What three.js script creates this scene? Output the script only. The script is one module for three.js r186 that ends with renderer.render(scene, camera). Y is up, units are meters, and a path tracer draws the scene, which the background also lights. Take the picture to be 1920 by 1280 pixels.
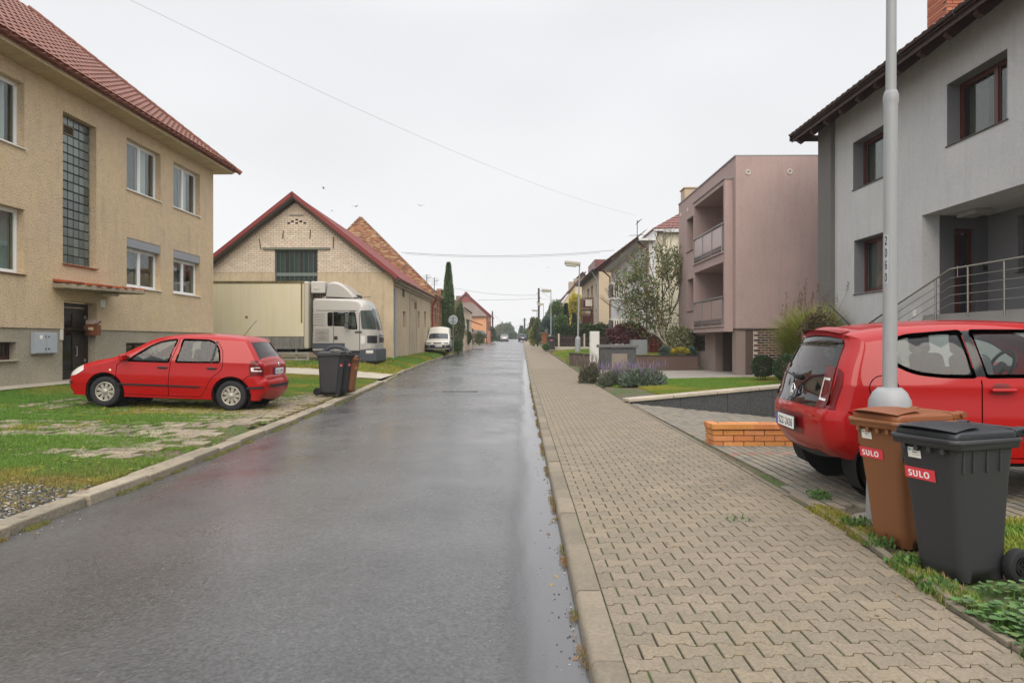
import * as THREE from 'three';
import { RoundedBoxGeometry } from 'three/addons/geometries/RoundedBoxGeometry.js';
import { mergeGeometries } from 'three/addons/utils/BufferGeometryUtils.js';
import { TessellateModifier } from 'three/addons/modifiers/TessellateModifier.js';

// ---------------------------------------------------------------- camera, sky, sun, exposure
const HC = 1.42, F = 1300;                       // camera height above the road; focal length for a 1920 px wide frame
const scene = new THREE.Scene();
const camera = new THREE.PerspectiveCamera(2 * Math.atan(640 / F) * 180 / Math.PI, 1.5, 0.1, 4000);
camera.position.set(0, HC, 0);
camera.lookAt(0, HC, -10);
const renderer = new THREE.WebGLRenderer({ antialias: true });
renderer.setSize(1024, 682);
renderer.toneMapping = THREE.LinearToneMapping;
renderer.toneMappingExposure = 1.85;
renderer.shadowMap.enabled = true;
const sky = (() => {                              // overcast: pale all over, clouds barely told apart, brighter overhead
  const w = 256, h = 128, a = new Float32Array(w * h * 4);
  const hash = (x, y) => { const s = Math.sin(x * 127.1 + y * 311.7) * 43758.5453; return s - Math.floor(s); };
  const vn = (x, y, per) => {
    const xi = Math.floor(x), yi = Math.floor(y), f = x - xi, g = y - yi, s = f * f * (3 - 2 * f), t = g * g * (3 - 2 * g);
    const H = (i, j) => hash(((i % per) + per) % per, j);
    return (H(xi, yi) * (1 - s) + H(xi + 1, yi) * s) * (1 - t) + (H(xi, yi + 1) * (1 - s) + H(xi + 1, yi + 1) * s) * t;
  };
  for (let j = 0; j < h; j++) for (let i = 0; i < w; i++) {
    const el = (j + .5) / h * Math.PI - Math.PI / 2, s = Math.max(0, Math.sin(el));
    const u = i / w;
    const n = vn(u * 9, j / h * 11, 9) * .55 + vn(u * 20, j / h * 26, 20) * .3 + vn(u * 44, j / h * 50, 44) * .15 - .5;
    const fade = Math.min(1, s * 4);
    let L = (.525 - .07 * Math.min(1, s * 2.1) + .80 * Math.max(0, (s - .42) / .58)) * (1 + n * .36 * fade);
    if (el < 0) L = .24;
    const k = (j * w + i) * 4, c = Math.min(1, s * 3);
    a[k] = L * (1 - .012 * c); a[k + 1] = L; a[k + 2] = L * (1.005 + .022 * c); a[k + 3] = 1;
  }
  const t = new THREE.DataTexture(a, w, h, THREE.RGBAFormat, THREE.FloatType);
  t.mapping = THREE.EquirectangularReflectionMapping; t.magFilter = t.minFilter = THREE.LinearFilter; t.needsUpdate = true;
  return t;
})();
scene.background = sky;
scene.environment = sky;
const sun = new THREE.DirectionalLight(0xfff4e6, 1.5);
sun.position.set(-3, 48, 40); sun.target.position.set(0, 0, -18);
sun.castShadow = true; sun.shadow.radius = 105;
Object.assign(sun.shadow.camera, { left: -60, right: 60, top: 60, bottom: -60, near: 1, far: 220 });
scene.add(sun, sun.target);
scene.fog = new THREE.FogExp2(0xe4e6e8, 0.0006);

// ---------------------------------------------------------------- helpers
const V3 = (x, y, z) => new THREE.Vector3(x, y, z);
let seed = 7; const rnd = () => { seed = (seed * 1664525 + 1013904223) >>> 0; return seed / 4294967296; };
const rr = (a, b) => a + (b - a) * rnd();
const clamp = (x, a, b) => Math.max(a, Math.min(b, x)), mix = (a, b, t) => a + (b - a) * t;
const sst = (a, b, x) => { const t = clamp((x - a) / (b - a), 0, 1); return t * t * (3 - 2 * t); };
const lerpT = (T, x) => {                         // piecewise linear table [[x, y], ...]
  if (x <= T[0][0]) return T[0][1];
  for (let i = 1; i < T.length; i++) if (x <= T[i][0]) return mix(T[i - 1][1], T[i][1], (x - T[i - 1][0]) / (T[i][0] - T[i - 1][0]));
  return T[T.length - 1][1];
};
const XA = (px, d) => (px - 960) / F * d, YA = (py, d) => HC - (py - 640) / F * d;   // metres from measurements on the photograph at a distance d
const counts = {};
function numbered(n) { const k = counts[n] = (counts[n] || 0) + 1; return k === 1 ? n : n + '_' + String(k - 1).padStart(3, '0'); }
function thing(name, label, category, x = 0, y = 0, d = 0, turn = 0, group) {
  const o = new THREE.Group(); o.name = numbered(name); o.position.set(x, y, -d); o.rotation.y = turn;
  o.userData = { label, category }; if (group) o.userData.group = group;
  scene.add(o); return o;
}
function part(name, parent) { const g = new THREE.Group(); g.name = name; parent.add(g); return g; }
function shadow(m) { m.castShadow = m.receiveShadow = true; return m; }
function mesh(name, geo, mat, parent = scene) { const m = shadow(new THREE.Mesh(geo, mat)); m.name = parent === scene ? numbered(name) : name; parent.add(m); return m; }
function structure(o) { o.userData.kind = 'structure'; return o; }
function stuff(o) { o.userData.kind = 'stuff'; return o; }
function uvm(g) {                                 // uv in metres from the dominant axis of each face
  g = g.index ? g.toNonIndexed() : g;
  const p = g.attributes.position, uv = new Float32Array(p.count * 2), a = V3(), b = V3(), c = V3();
  for (let i = 0; i < p.count; i += 3) {
    a.fromBufferAttribute(p, i); b.fromBufferAttribute(p, i + 1); c.fromBufferAttribute(p, i + 2);
    const n = b.clone().sub(a).cross(c.clone().sub(a)), ax = Math.abs(n.x), ay = Math.abs(n.y), az = Math.abs(n.z);
    [a, b, c].forEach((v, k) => {
      const [s, t] = ax >= ay && ax >= az ? [v.z, v.y] : ay >= az ? [v.x, v.z] : [v.x, v.y];
      uv[(i + k) * 2] = s; uv[(i + k) * 2 + 1] = t;
    });
  }
  g.setAttribute('uv', new THREE.BufferAttribute(uv, 2)); return g;
}
const M4 = new THREE.Matrix4();
class GB {                                        // collects shapes and joins them into one geometry
  constructor() { this.g = []; }
  add(g, x = 0, y = 0, z = 0, rx = 0, ry = 0, rz = 0) {
    g = g.index ? g.toNonIndexed() : g.clone();
    for (const k of Object.keys(g.attributes)) if (!['position', 'normal', 'uv', 'color'].includes(k)) g.deleteAttribute(k);
    if (!g.attributes.normal) g.computeVertexNormals();
    if (!g.attributes.uv) g.setAttribute('uv', new THREE.BufferAttribute(new Float32Array(g.attributes.position.count * 2), 2));
    if (rx || ry || rz) g.applyMatrix4(M4.makeRotationFromEuler(new THREE.Euler(rx, ry, rz)));
    if (x || y || z) g.translate(x, y, z);
    this.g.push(g); return this;
  }
  box(x0, x1, y0, y1, z0, z1) { return this.add(new THREE.BoxGeometry(x1 - x0, y1 - y0, z1 - z0), (x0 + x1) / 2, (y0 + y1) / 2, (z0 + z1) / 2); }
  rbox(x0, x1, y0, y1, z0, z1, r = .01) { return this.add(new RoundedBoxGeometry(x1 - x0, y1 - y0, z1 - z0, 1, r), (x0 + x1) / 2, (y0 + y1) / 2, (z0 + z1) / 2); }
  bar(a, b, r, n = 6, r2 = r) {                   // round bar between two points
    const d = b.clone().sub(a), L = d.length(), g = new THREE.CylinderGeometry(r2, r, L, n);
    g.translate(0, L / 2, 0);
    g.applyQuaternion(new THREE.Quaternion().setFromUnitVectors(V3(0, 1, 0), d.normalize())); g.translate(a.x, a.y, a.z);
    return this.add(g);
  }
  tube(pts, r, n = 6, seg = pts.length * 4) { return this.add(new THREE.TubeGeometry(new THREE.CatmullRomCurve3(pts), seg, r, n)); }
  quad(a, b, c, d) {                              // counter-clockwise seen from outside
    const g = new THREE.BufferGeometry();
    g.setAttribute('position', new THREE.Float32BufferAttribute([a, b, c, a, c, d].flatMap((v) => [v.x, v.y, v.z]), 3));
    g.computeVertexNormals(); return this.add(g);
  }
  geo(uvs = true) {
    const hasC = this.g.some((g) => g.attributes.color);
    if (hasC) for (const g of this.g) if (!g.attributes.color) g.setAttribute('color', new THREE.BufferAttribute(new Float32Array(g.attributes.position.count * 3).fill(1), 3));
    const m = this.g.length === 1 ? this.g[0] : mergeGeometries(this.g); return uvs ? uvm(m) : m;
  }
  build(name, mat, parent, uvs = true) { return mesh(name, this.geo(uvs), mat, parent); }
}
function rawGeo(pos, nor, uv, idx, col) {
  const g = new THREE.BufferGeometry();
  g.setAttribute('position', new THREE.Float32BufferAttribute(pos, 3));
  if (uv) g.setAttribute('uv', new THREE.Float32BufferAttribute(uv, 2));
  if (col) g.setAttribute('color', new THREE.Float32BufferAttribute(col, 3));
  if (idx) g.setIndex(idx);
  if (nor) g.setAttribute('normal', new THREE.Float32BufferAttribute(nor, 3)); else g.computeVertexNormals();
  return g;
}
function pieces(parent, name, list, mat, limit = 300) {   // list of geometries, nearest first: each its own mesh, past the limit one joined part
  list.slice(0, limit).forEach(([g, m]) => mesh(name, g, m || mat, parent));
  const by = new Map();
  list.slice(limit).forEach(([g, m]) => { const k = m || mat; if (!by.has(k)) by.set(k, new GB()); by.get(k).add(g); });
  for (const [m, b] of by) stuff(b.build(name + '_field', m, parent, false));
}

// ---------------------------------------------------------------- noise and materials
const hsh = (x, y, s) => { let h = (x * 374761393 + y * 668265263 + s * 1442695041) | 0; h = Math.imul(h ^ (h >>> 13), 1274126177); h ^= h >>> 16; return (h >>> 0) / 4294967296; };
function tn(x, y, per, s) {                       // tileable value noise, x and y in 0..1
  x *= per; y *= per; const xi = Math.floor(x), yi = Math.floor(y), f = x - xi, g = y - yi, a = f * f * (3 - 2 * f), b = g * g * (3 - 2 * g);
  const X0 = xi % per, X1 = (xi + 1) % per, Y0 = yi % per, Y1 = (yi + 1) % per;
  return mix(mix(hsh(X0, Y0, s), hsh(X1, Y0, s), a), mix(hsh(X0, Y1, s), hsh(X1, Y1, s), a), b);
}
const fbm = (x, y, per, s, o = 4) => { let v = 0, a = .5, t = 0; for (let i = 0; i < o; i++) { v += a * tn(x, y, per << i, s + i); t += a; a *= .55; } return v / t; };
const enc = (v) => { v = clamp(v, 0, 1); return 255 * (v <= .0031308 ? 12.92 * v : 1.055 * Math.pow(v, 1 / 2.4) - .055); };
let texPixels = 0;
function mkTex(n, fn, srgb = true, m = n) {
  const a = new Uint8Array(n * m * 4); texPixels += n * m;
  for (let j = 0; j < m; j++) for (let i = 0; i < n; i++) {
    const c = fn(i / n, j / m), k = (j * n + i) * 4, v = typeof c === 'number' ? [c, c, c] : c;
    for (let q = 0; q < 3; q++) a[k + q] = srgb ? enc(v[q]) : clamp(v[q], 0, 1) * 255;
    a[k + 3] = 255;
  }
  const t = new THREE.DataTexture(a, n, m, THREE.RGBAFormat); t.wrapS = t.wrapT = THREE.RepeatWrapping;
  t.magFilter = THREE.LinearFilter; t.minFilter = THREE.LinearMipmapLinearFilter; t.generateMipmaps = true;
  if (srgb) t.colorSpace = THREE.SRGBColorSpace; t.needsUpdate = true; return t;
}
const rep = (t, s, s2 = s) => { t.repeat.set(1 / s, 1 / s2); return t; };
const lin = (hex) => { const c = new THREE.Color(hex); return [c.r, c.g, c.b]; };
const mat = (hex, rough = .8, o = {}) => new THREE.MeshStandardMaterial({ color: hex, roughness: rough, side: THREE.DoubleSide, ...o });
// plaster, render, concrete: base colour, coarse blotches, fine grain and relief; size = metres per repeat
const plasterCache = new Map();
function plaster(col, { size = 4, blot = .12, grain = .1, per = 90, bump = .004, rough = .92, s = 1, streak = 0 } = {}) {
  per = per < 75 ? 60 : per < 115 ? 90 : 140;
  const q = (v, k) => Math.round(v * k) / k; blot = q(blot, 12); grain = q(grain, 12); streak = q(streak, 6);
  const key = [blot, grain, per, streak].join(), bk = 'b' + per;
  if (!plasterCache.has(key)) plasterCache.set(key, mkTex(512, (x, y) => {
    const b = fbm(x, y, 4, 1) - .5, g = fbm(x, y, per, 10, 2) - .5, st = streak ? (fbm(x, y * .12, 40, 6, 3) - .45) * streak : 0;
    const k = .62 * (1 + b * 2 * blot + g * 2 * grain - Math.max(0, st)), w = clamp(b * 2, 0, 1) * blot * 2;
    return [k, k * mix(1, .96, w), k * mix(1, .9, w)];
  }));
  if (!plasterCache.has(bk)) plasterCache.set(bk, mkTex(512, (x, y) => fbm(x, y, per, 10, 2) * .8 + fbm(x, y, 8, 4, 2) * .2, false));
  const t = rep(plasterCache.get(key).clone(), size), bm = rep(plasterCache.get(bk).clone(), size);
  t.offset.set((s * .37) % 1, (s * .61) % 1); bm.offset.copy(t.offset);
  return new THREE.MeshStandardMaterial({ color: new THREE.Color().setRGB(...col.map((c) => Math.min(1, c / .62))), map: t, bumpMap: bm, bumpScale: bump, roughness: rough, side: THREE.DoubleSide });
}
// ---------------------------------------------------------------- the lie of the land
const YR = (d) => d < 18 ? 0 : d < 24 ? .011 * (d - 18) * (d - 18) / 12 : d < 210 ? .033 + .011 * (d - 24) : d < 260 ? .033 + .011 * 186 + .3 * (d - 210) / 50 * (1 - (d - 210) / 100) : .033 + 2.046 + .15;
const LXT = [[-5, -3.7], [5.4, -3.72], [8.1, -3.73], [14.2, -3.93], [21.2, -4.25], [26.9, -4.55], [39, -4.83], [56, -4.76], [82, -4.95], [110, -4.65], [138, -3.75], [200, -2.6], [300, 0], [600, 6]];
const leftX = (d) => lerpT(LXT, d), rightX = (d) => .29 + .0137 * d;
const walkX = (d) => d < 15.2 ? lerpT([[0, 2.1], [3.4, 2.22], [5, 2.4], [9.2, 2.49], [15.2, 2.54]], d) : 2.33 + .0137 * d;
const COL = [0, .5, 2, 4.5, 7.5, 12];
const LG = [[-5, [.05, .05, .06, .07, .2, .3]], [11, [.05, .06, .07, .1, .34, .4]], [13.3, [.05, .06, .08, .14, .36, .4]], [20, [.05, .07, .12, .22, .38, .40]], [26, [.04, .08, .2, .33, .38, .38]],
  [30, [.04, .1, .28, .36, .36, .36]], [36, [.05, .2, .42, .46, .46, .46]], [50, [.05, .25, .36, .38, .38, .38]], [80, [.05, .2, .4, .5, .5, .5]], [125, [.05, .2, .5, .7, .8, .8]], [300, [.1, .1, .2, .2, .2, .2]]];
const RG = [[-5, [.07, .09, .13, .14, .14, .14]], [7.4, [.06, .09, .14, .15, .15, .15]], [8.8, [.06, .055, .05, .05, .05, .05]], [9.2, [.06, .055, .05, .05, .05, .05]], [15, [.06, .08, .16, .22, .3, .3]], [17, [.06, .09, .17, .24, .3, .3]], [22, [.07, .1, .16, .22, .26, .3]], [28.5, [.08, .1, .12, .14, .16, .2]],
  [34, [.1, .14, .5, .6, .6, .6]], [40, [.1, .2, .4, .5, .5, .5]], [56, [.1, .3, .4, .45, .5, .5]], [100, [.1, .25, .4, .5, .5, .5]], [300, [.1, .1, .2, .2, .2, .2]]];
function gTab(T, d, x) {
  let i = 1; while (i < T.length - 1 && d > T[i][0]) i++;
  const t = clamp((d - T[i - 1][0]) / (T[i][0] - T[i - 1][0]), 0, 1);
  const f = (r) => lerpT(COL.map((c, k) => [c, r[k]]), x);
  return mix(f(T[i - 1][1]), f(T[i][1]), t);
}
// the brown retaining wall of the mauve house: A - B - C in plan; soil is higher behind it
const BW = [[2.95, 34.5], [4.05, 28.9], [7.7, 28.7]];
const behindBW = (x, d) => x > 3.2 && x < 7.6 && d < 40 && d > lerpT(BW, x) + .12;
const inRamp = (x, d) => x > 2.5 && x < 9 && d > 9.2 && d < lerpT([[2.5, 15.3], [6, 16.2], [9, 17]], x);
function G(x, d) {
  const yr = YR(d);
  if (x < leftX(d)) return yr + gTab(LG, d, leftX(d) - x);
  if (x > walkX(d)) {
    if (inRamp(x, d)) return .055 - .115 * Math.max(0, x - 2.6);
    if (behindBW(x, d)) return .80 + (d - 29) * .004;
    return yr + gTab(RG, d, x - walkX(d));
  }
  return yr;
}
// ---------------------------------------------------------------- ground, road, kerbs, pavement
const soilMat = (() => {
  const t = rep(mkTex(512, (x, y) => {
    const a = fbm(x, y, 6, 31), b = fbm(x, y, 60, 33, 3), g = sst(.42, .58, a + (b - .5) * .5);
    const s = [.105, .082, .052], gr = [.055, .085, .02];
    return s.map((c, i) => mix(c, gr[i], g) * (.55 + b * .9));
  }), 3);
  const bm = rep(mkTex(512, (x, y) => fbm(x, y, 60, 33, 3), false), 3);
  return new THREE.MeshStandardMaterial({ map: t, bumpMap: bm, bumpScale: .03, roughness: 1, side: THREE.DoubleSide });
})();
{
  const xs = [], ds = [];
  for (let x = -400; x < -40; x += 30) xs.push(x);
  for (let x = -40; x < -14; x += 2) xs.push(x);
  for (let x = -14; x <= 14; x += .3) xs.push(x);
  for (let x = 16; x <= 40; x += 2) xs.push(x);
  for (let x = 60; x <= 400; x += 30) xs.push(x);
  for (let d = -20; d < 2; d += 2) ds.push(d);
  for (let d = 2; d < 42; d += .3) ds.push(d);
  for (let d = 42; d < 130; d += 1.5) ds.push(d);
  for (let d = 130; d < 300; d += 10) ds.push(d);
  for (let d = 300; d <= 2400; d += 150) ds.push(d);
  const pos = [], uv = [], idx = [];
  for (const d of ds) for (const x of xs) {
    let y = inRamp(x, d - .45) ? .055 - .115 * Math.max(0, x - 2.6) : behindBW(x, d) && !behindBW(x, d - .35) ? YR(d) + .1 : G(x, d); if (x >= leftX(d) - .28 && x <= walkX(d) - .02) y = YR(d) - .09;
    if (d > 300) y = YR(d) - .02;
    pos.push(x, y - .012, -d); uv.push(x, -d);
  }
  const n = xs.length;
  for (let j = 0; j < ds.length - 1; j++) for (let i = 0; i < n - 1; i++) { const a = j * n + i; idx.push(a, a + 1, a + n, a + 1, a + n + 1, a + n); }
  structure(mesh('ground', rawGeo(pos, null, uv, idx), soilMat));
}
function strip(name, ds, cols, material, parent = scene) {      // cols(d) -> [[x, y], ...] across
  const pos = [], uv = [], idx = [], n = cols(ds[0]).length;
  for (const d of ds) for (const [x, y] of cols(d)) { pos.push(x, y, -d); uv.push(x, -d); }
  for (let j = 0; j < ds.length - 1; j++) for (let i = 0; i < n - 1; i++) { const a = j * n + i; idx.push(a, a + 1, a + n, a + 1, a + n + 1, a + n); }
  return mesh(name, rawGeo(pos, null, uv, idx), material, parent);
}
const roadDs = []; for (let d = -14; d < 60; d += .5) roadDs.push(d); for (let d = 60; d <= 520; d += 4) roadDs.push(d);
const asphaltMat = (() => {                       // damp asphalt: bright grit in dark binder, wetter in places
  const N = 1024;
  const t = rep(mkTex(N, (x, y) => {
    const g = tn(x, y, 340, 3), g2 = tn(x, y, 512, 8), b = fbm(x, y, 5, 12), st = tn(x, y, 420, 44);
    let v = .07 + .05 * (b - .5) + .034 * (g - .5) + .03 * (g2 - .5); if (st > .93) v += .13 * (st - .93) / .07;
    return [v * 1.0, v * .985, v * .975];
  }), 5);
  const bm = rep(mkTex(N, (x, y) => tn(x, y, 340, 3) * .6 + tn(x, y, 512, 8) * .4, false), 5);
  const rm = rep(mkTex(512, (x, y) => { const b = fbm(x, y, 5, 71, 4), c = fbm(x, y, 30, 72, 3); return .27 + (b - .5) * .26 + (c - .5) * .16; }, false), 9, 14);
  return new THREE.MeshStandardMaterial({ map: t, bumpMap: bm, bumpScale: .0019, roughnessMap: rm, roughness: 1, side: THREE.DoubleSide });
})();
structure(strip('road', roadDs, (d) => {
  const a = leftX(d), b = rightX(d) + .02, r = [];
  for (let i = 0; i <= 10; i++) { const t = i / 10; r.push([mix(a, b, t), YR(d) + .045 * 4 * t * (1 - t) * (d < 60 ? 1 : .6) - .022]); }
  return r;
}, asphaltMat));
// film of rain water lying in the gutter, thinning out towards the crown of the road
{
  const wet = new THREE.MeshPhysicalMaterial({ color: new THREE.Color().setRGB(.1, .1, .105), roughness: .1, ior: 1.75, side: THREE.DoubleSide, transparent: true });
  wet.bumpMap = rep(mkTex(256, (x, y) => fbm(x, y, 30, 6, 2), false), 1.2); wet.bumpScale = .0008;
  wet.alphaMap = mkTex(128, (x, y) => { const n = fbm(x * .25, y, 12, 5, 4) - .5; return sst(.06, .62, x + n * .34) * .93; }, false, 1024); wet.alphaMap.wrapS = THREE.ClampToEdgeWrapping;
  const pos = [], uv = [], idx = [], ds = roadDs.filter((d) => d < 46);
  ds.forEach((d, j) => { const b = rightX(d), w = d < 16 ? .46 : .4; [[b - w, 0], [b - w * .5, .5], [b + .012, 1]].forEach(([x, u]) => { const t = (x - leftX(d)) / (rightX(d) + .02 - leftX(d)); pos.push(x, YR(d) + .18 * t * (1 - t) - .0178, -d); uv.push(u, d / 16); }); if (j) { const k = j * 3; for (let q = 0; q < 2; q++) idx.push(k - 3 + q, k - 2 + q, k + q, k - 2 + q, k + 1 + q, k + q); } });
  structure(mesh('gutter_water', rawGeo(pos, null, uv, idx), wet));
}
{ // sunken manhole line and patch in the asphalt
  const g = new GB(); const d = 19.2;
  g.box(XA(828, d), XA(895, d), YR(d) + .012, YR(d) + .0235, -d - .3, -d + .05);
  const m = structure(g.build('road_patch', mat(0x2e2d2c, .7)));
}
const kerbMat = [0, 1, 2].map((k) => plaster([[.19, .16, .117], [.168, .143, .106], [.205, .172, .127]][k], { size: 2, blot: .22, grain: .16, per: 120, bump: .003, s: 50 + k }));
const oldKerb = [0, 1, 2].map((k) => plaster([[.255, .215, .155], [.22, .19, .14], [.28, .24, .18]][k], { size: 2, blot: .28, grain: .2, per: 110, bump: .006, s: 60 + k }));
{ // right-hand kerb: stones about a metre long with a rounded top edge
  const kerb = structure(new THREE.Group()); kerb.name = 'right_kerb'; scene.add(kerb);
  const list = []; let d = 1.2;
  const lens = [.9, .86, .84, .88, .85, .52, .34, .9, .6, .86, .34, .88];
  for (let k = 0; d < 120; k++) {
    const L = d < 40 ? lens[k % lens.length] : 3, a = d + .006, b = d + L - .006, w = .145, top = YR(d + L / 2) + .055 + rr(-.004, .004), n = 5;
    const sh = new THREE.Shape(); sh.moveTo(0, -.14); sh.lineTo(w, -.14); sh.lineTo(w, -.004); sh.lineTo(w - .005, 0); sh.lineTo(.035, 0); sh.quadraticCurveTo(.012, -.004, .006, -.03); sh.lineTo(0, -.14);
    const g = new THREE.ExtrudeGeometry(sh, { depth: b - a, bevelEnabled: false, curveSegments: n });
    g.translate(0, 0, -(b - a)); g.rotateY(-Math.atan(.0137)); g.rotateX(Math.atan((YR(b) - YR(a)) / (b - a)));
    g.translate(rightX(a), top, -a);
    list.push([uvm(g), kerbMat[k % 3]]); d += L;
  }
  pieces(kerb, 'kerb_stone', list, kerbMat[0]);
}
{ // left-hand kerb: old, uneven stones, dropped at the concrete crossing
  const kerb = structure(new THREE.Group()); kerb.name = 'left_kerb'; scene.add(kerb);
  const list = []; let d = 1.5;
  for (let k = 0; d < 108; k++) {
    const L = d < 60 ? rr(.72, 1.1) : 2.5, a = d + .012, b = d + L - .012, w = rr(.2, .24) * (d > 24 ? .8 : 1), m = d + L / 2;
    const drop = (m > 23.6 && m < 27.6) ? -.055 : 0, top = YR(m) + .052 + drop + rr(-.012, .012) + (m > 28 ? .03 : 0);
    const g = new RoundedBoxGeometry(w, .2, b - a, 2, .018);
    const sl = Math.atan2(leftX(b) - leftX(a), b - a);
    g.rotateZ(rr(-.04, .04)); g.rotateX(rr(-.008, .008)); g.rotateY(-sl + rr(-.012, .012));
    g.translate(leftX(m) - w / 2 + rr(-.015, .015), top - .1, -m);
    list.push([uvm(g), oldKerb[k % 3]]); d += L;
  }
  pieces(kerb, 'kerb_stone', list, oldKerb[0]);
}
// pavement of interlocking bone-shaped pavers
const paverMats = [[.198, .163, .115], [.209, .171, .12], [.184, .153, .111], [.204, .167, .122]].map((c, k) => plaster(c, { size: 1.3, blot: .16, grain: .22, per: 150, bump: .0015, s: 80 + k, rough: .82 }));
const jointMat = (() => {
  const t = rep(mkTex(512, (x, y) => { const a = sst(.38, .62, fbm(x, y, 8, 91)), b = .6 + .8 * fbm(x, y, 90, 92, 2); return [[.035, .055], [.032, .088], [.022, .015]].map(([p, q]) => mix(p, q, a) * b); }), 2.5);
  return new THREE.MeshStandardMaterial({ map: t, roughness: 1, side: THREE.DoubleSide });
})();
const paverFar = (() => {                         // too far to tell the pavers apart
  const t = rep(mkTex(512, (x, y) => { const r = Math.floor(y * 16), f = y * 16 - r, u = ((x * 11 + (r % 2) * .5) % 1), j = f < .1 || u < .06, h = hsh(r, Math.floor(x * 11 + (r % 2) * .5), 3); const k = j ? .6 : .9 + .25 * h; return [.205 * k, .165 * k, .118 * k]; }), 11 * .176, 16 * .123);
  return new THREE.MeshStandardMaterial({ map: t, roughness: .85, side: THREE.DoubleSide });
})();
const PW = .176, PP = .1228;
function paverShape(clipL, clipR) {               // clip = how much of the length is kept (0..1) at either end
  const a = .0125, j = .0046, half = PP / 2, c = .017, top = [];
  const y = (u) => { const t = Math.abs(u - .5) * PW; return t > PW * .25 + c / 2 ? half + a : t < PW * .25 - c / 2 ? half - a : half - a + 2 * a * (t - (PW * .25 - c / 2)) / c; };
  const us = [clipL, .25 - c / 2 / PW, .25 + c / 2 / PW, .75 - c / 2 / PW, .75 + c / 2 / PW, clipR].filter((u) => u >= clipL && u <= clipR);
  const up = us.map((u, i) => [(u - .5) * PW + (i === 0 ? j : i === us.length - 1 ? -j : 0), y(u) - j]);
  return [...up, ...up.slice().reverse().map(([x, v]) => [x, -v])];
}
function paverGeo(pts, h = .02, bev = .0035) {   // top face, chamfer and sides
  const n = pts.length, pos = [], idx = [], cx = pts.reduce((s, p) => s + p[0], 0) / n;
  const inset = pts.map(([x, y]) => [x - Math.sign(x - cx) * bev, y - Math.sign(y) * bev]);
  const ring = (P, y) => P.forEach(([x, z]) => pos.push(x, y, -z));
  ring(inset, 0); ring(pts, -bev); ring(pts, -h);
  const tri = THREE.ShapeUtils.triangulateShape(inset.map(([x, y]) => new THREE.Vector2(x, y)), []);
  tri.forEach((t) => idx.push(...t));
  for (let r = 0; r < 2; r++) for (let i = 0; i < n; i++) { const k = (i + 1) % n, A = r * n + i, B = r * n + k, C = A + n, D = B + n; idx.push(A, C, B, B, C, D); }
  const g = rawGeo(pos, null, null, idx).toNonIndexed(); g.computeVertexNormals(); return g;
}
{
  const walk = structure(new THREE.Group()); walk.name = 'pavement'; scene.add(walk);
  const near = []; for (let d = -12; d <= 32; d += .5) near.push(d);
  const far = []; for (let d = 32; d <= 180; d += 3) far.push(d);
  const lay = (d) => [[rightX(d) + .14, YR(d) + .048], [mix(rightX(d), walkX(d), .5), YR(d) + .052], [walkX(d) + .02, YR(d) + .058]];
  strip('bedding', near, (d) => lay(d).map(([x, y]) => [x, y - .0065]), jointMat, walk);
  strip('paving', far, lay, paverFar, walk);
  const list = [], cache = new Map();
  const rows = Math.round((32 - 2.2) / PP);
  for (let r = 0; r < rows; r++) {
    const d = 2.2 + r * PP, x0 = rightX(d) + .148, x1 = walkX(d) - .004;
    const skew = -.0;                              // rows run square to the kerb
    for (let k = -1; k < 16; k++) {
      const xl = x0 + (k + (r % 2 ? .5 : 0)) * PW - .0, xr = xl + PW;
      const cl = Math.round(clamp((x0 - xl) / PW, 0, 1) * 20) / 20, cr = Math.round(clamp((x1 - xl) / PW, 0, 1) * 20) / 20;
      if (cr - cl < .12) continue;
      const key = cl + '_' + cr; if (!cache.has(key)) cache.set(key, paverGeo(paverShape(cl, cr)));
      const g = cache.get(key).clone();
      g.rotateX(rr(-.012, .012)); g.rotateZ(rr(-.010, .010)); g.rotateY(rr(-.012, .012));
      const cx = xl + PW / 2, t = (cx - x0) / (x1 - x0);
      g.translate(cx, YR(d) + mix(.05, .059, clamp(t, 0, 1)) + rr(-.0012, .0012) + .0015, -(d + (cx - x0) * .0137 + (cx - x0) * .012));
      const nz = fbm(((cx * .21) % 1 + 1) % 1, ((d * .21) % 1 + 1) % 1, 5, 77, 3); list.push([uvm(g), paverMats[clamp(Math.floor((nz - .5) * 7 + rnd() * 2.2 + 1), 0, 3)], d]);
    }
  }
  pieces(walk, 'paver', list, paverMats[0]);
}
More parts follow.
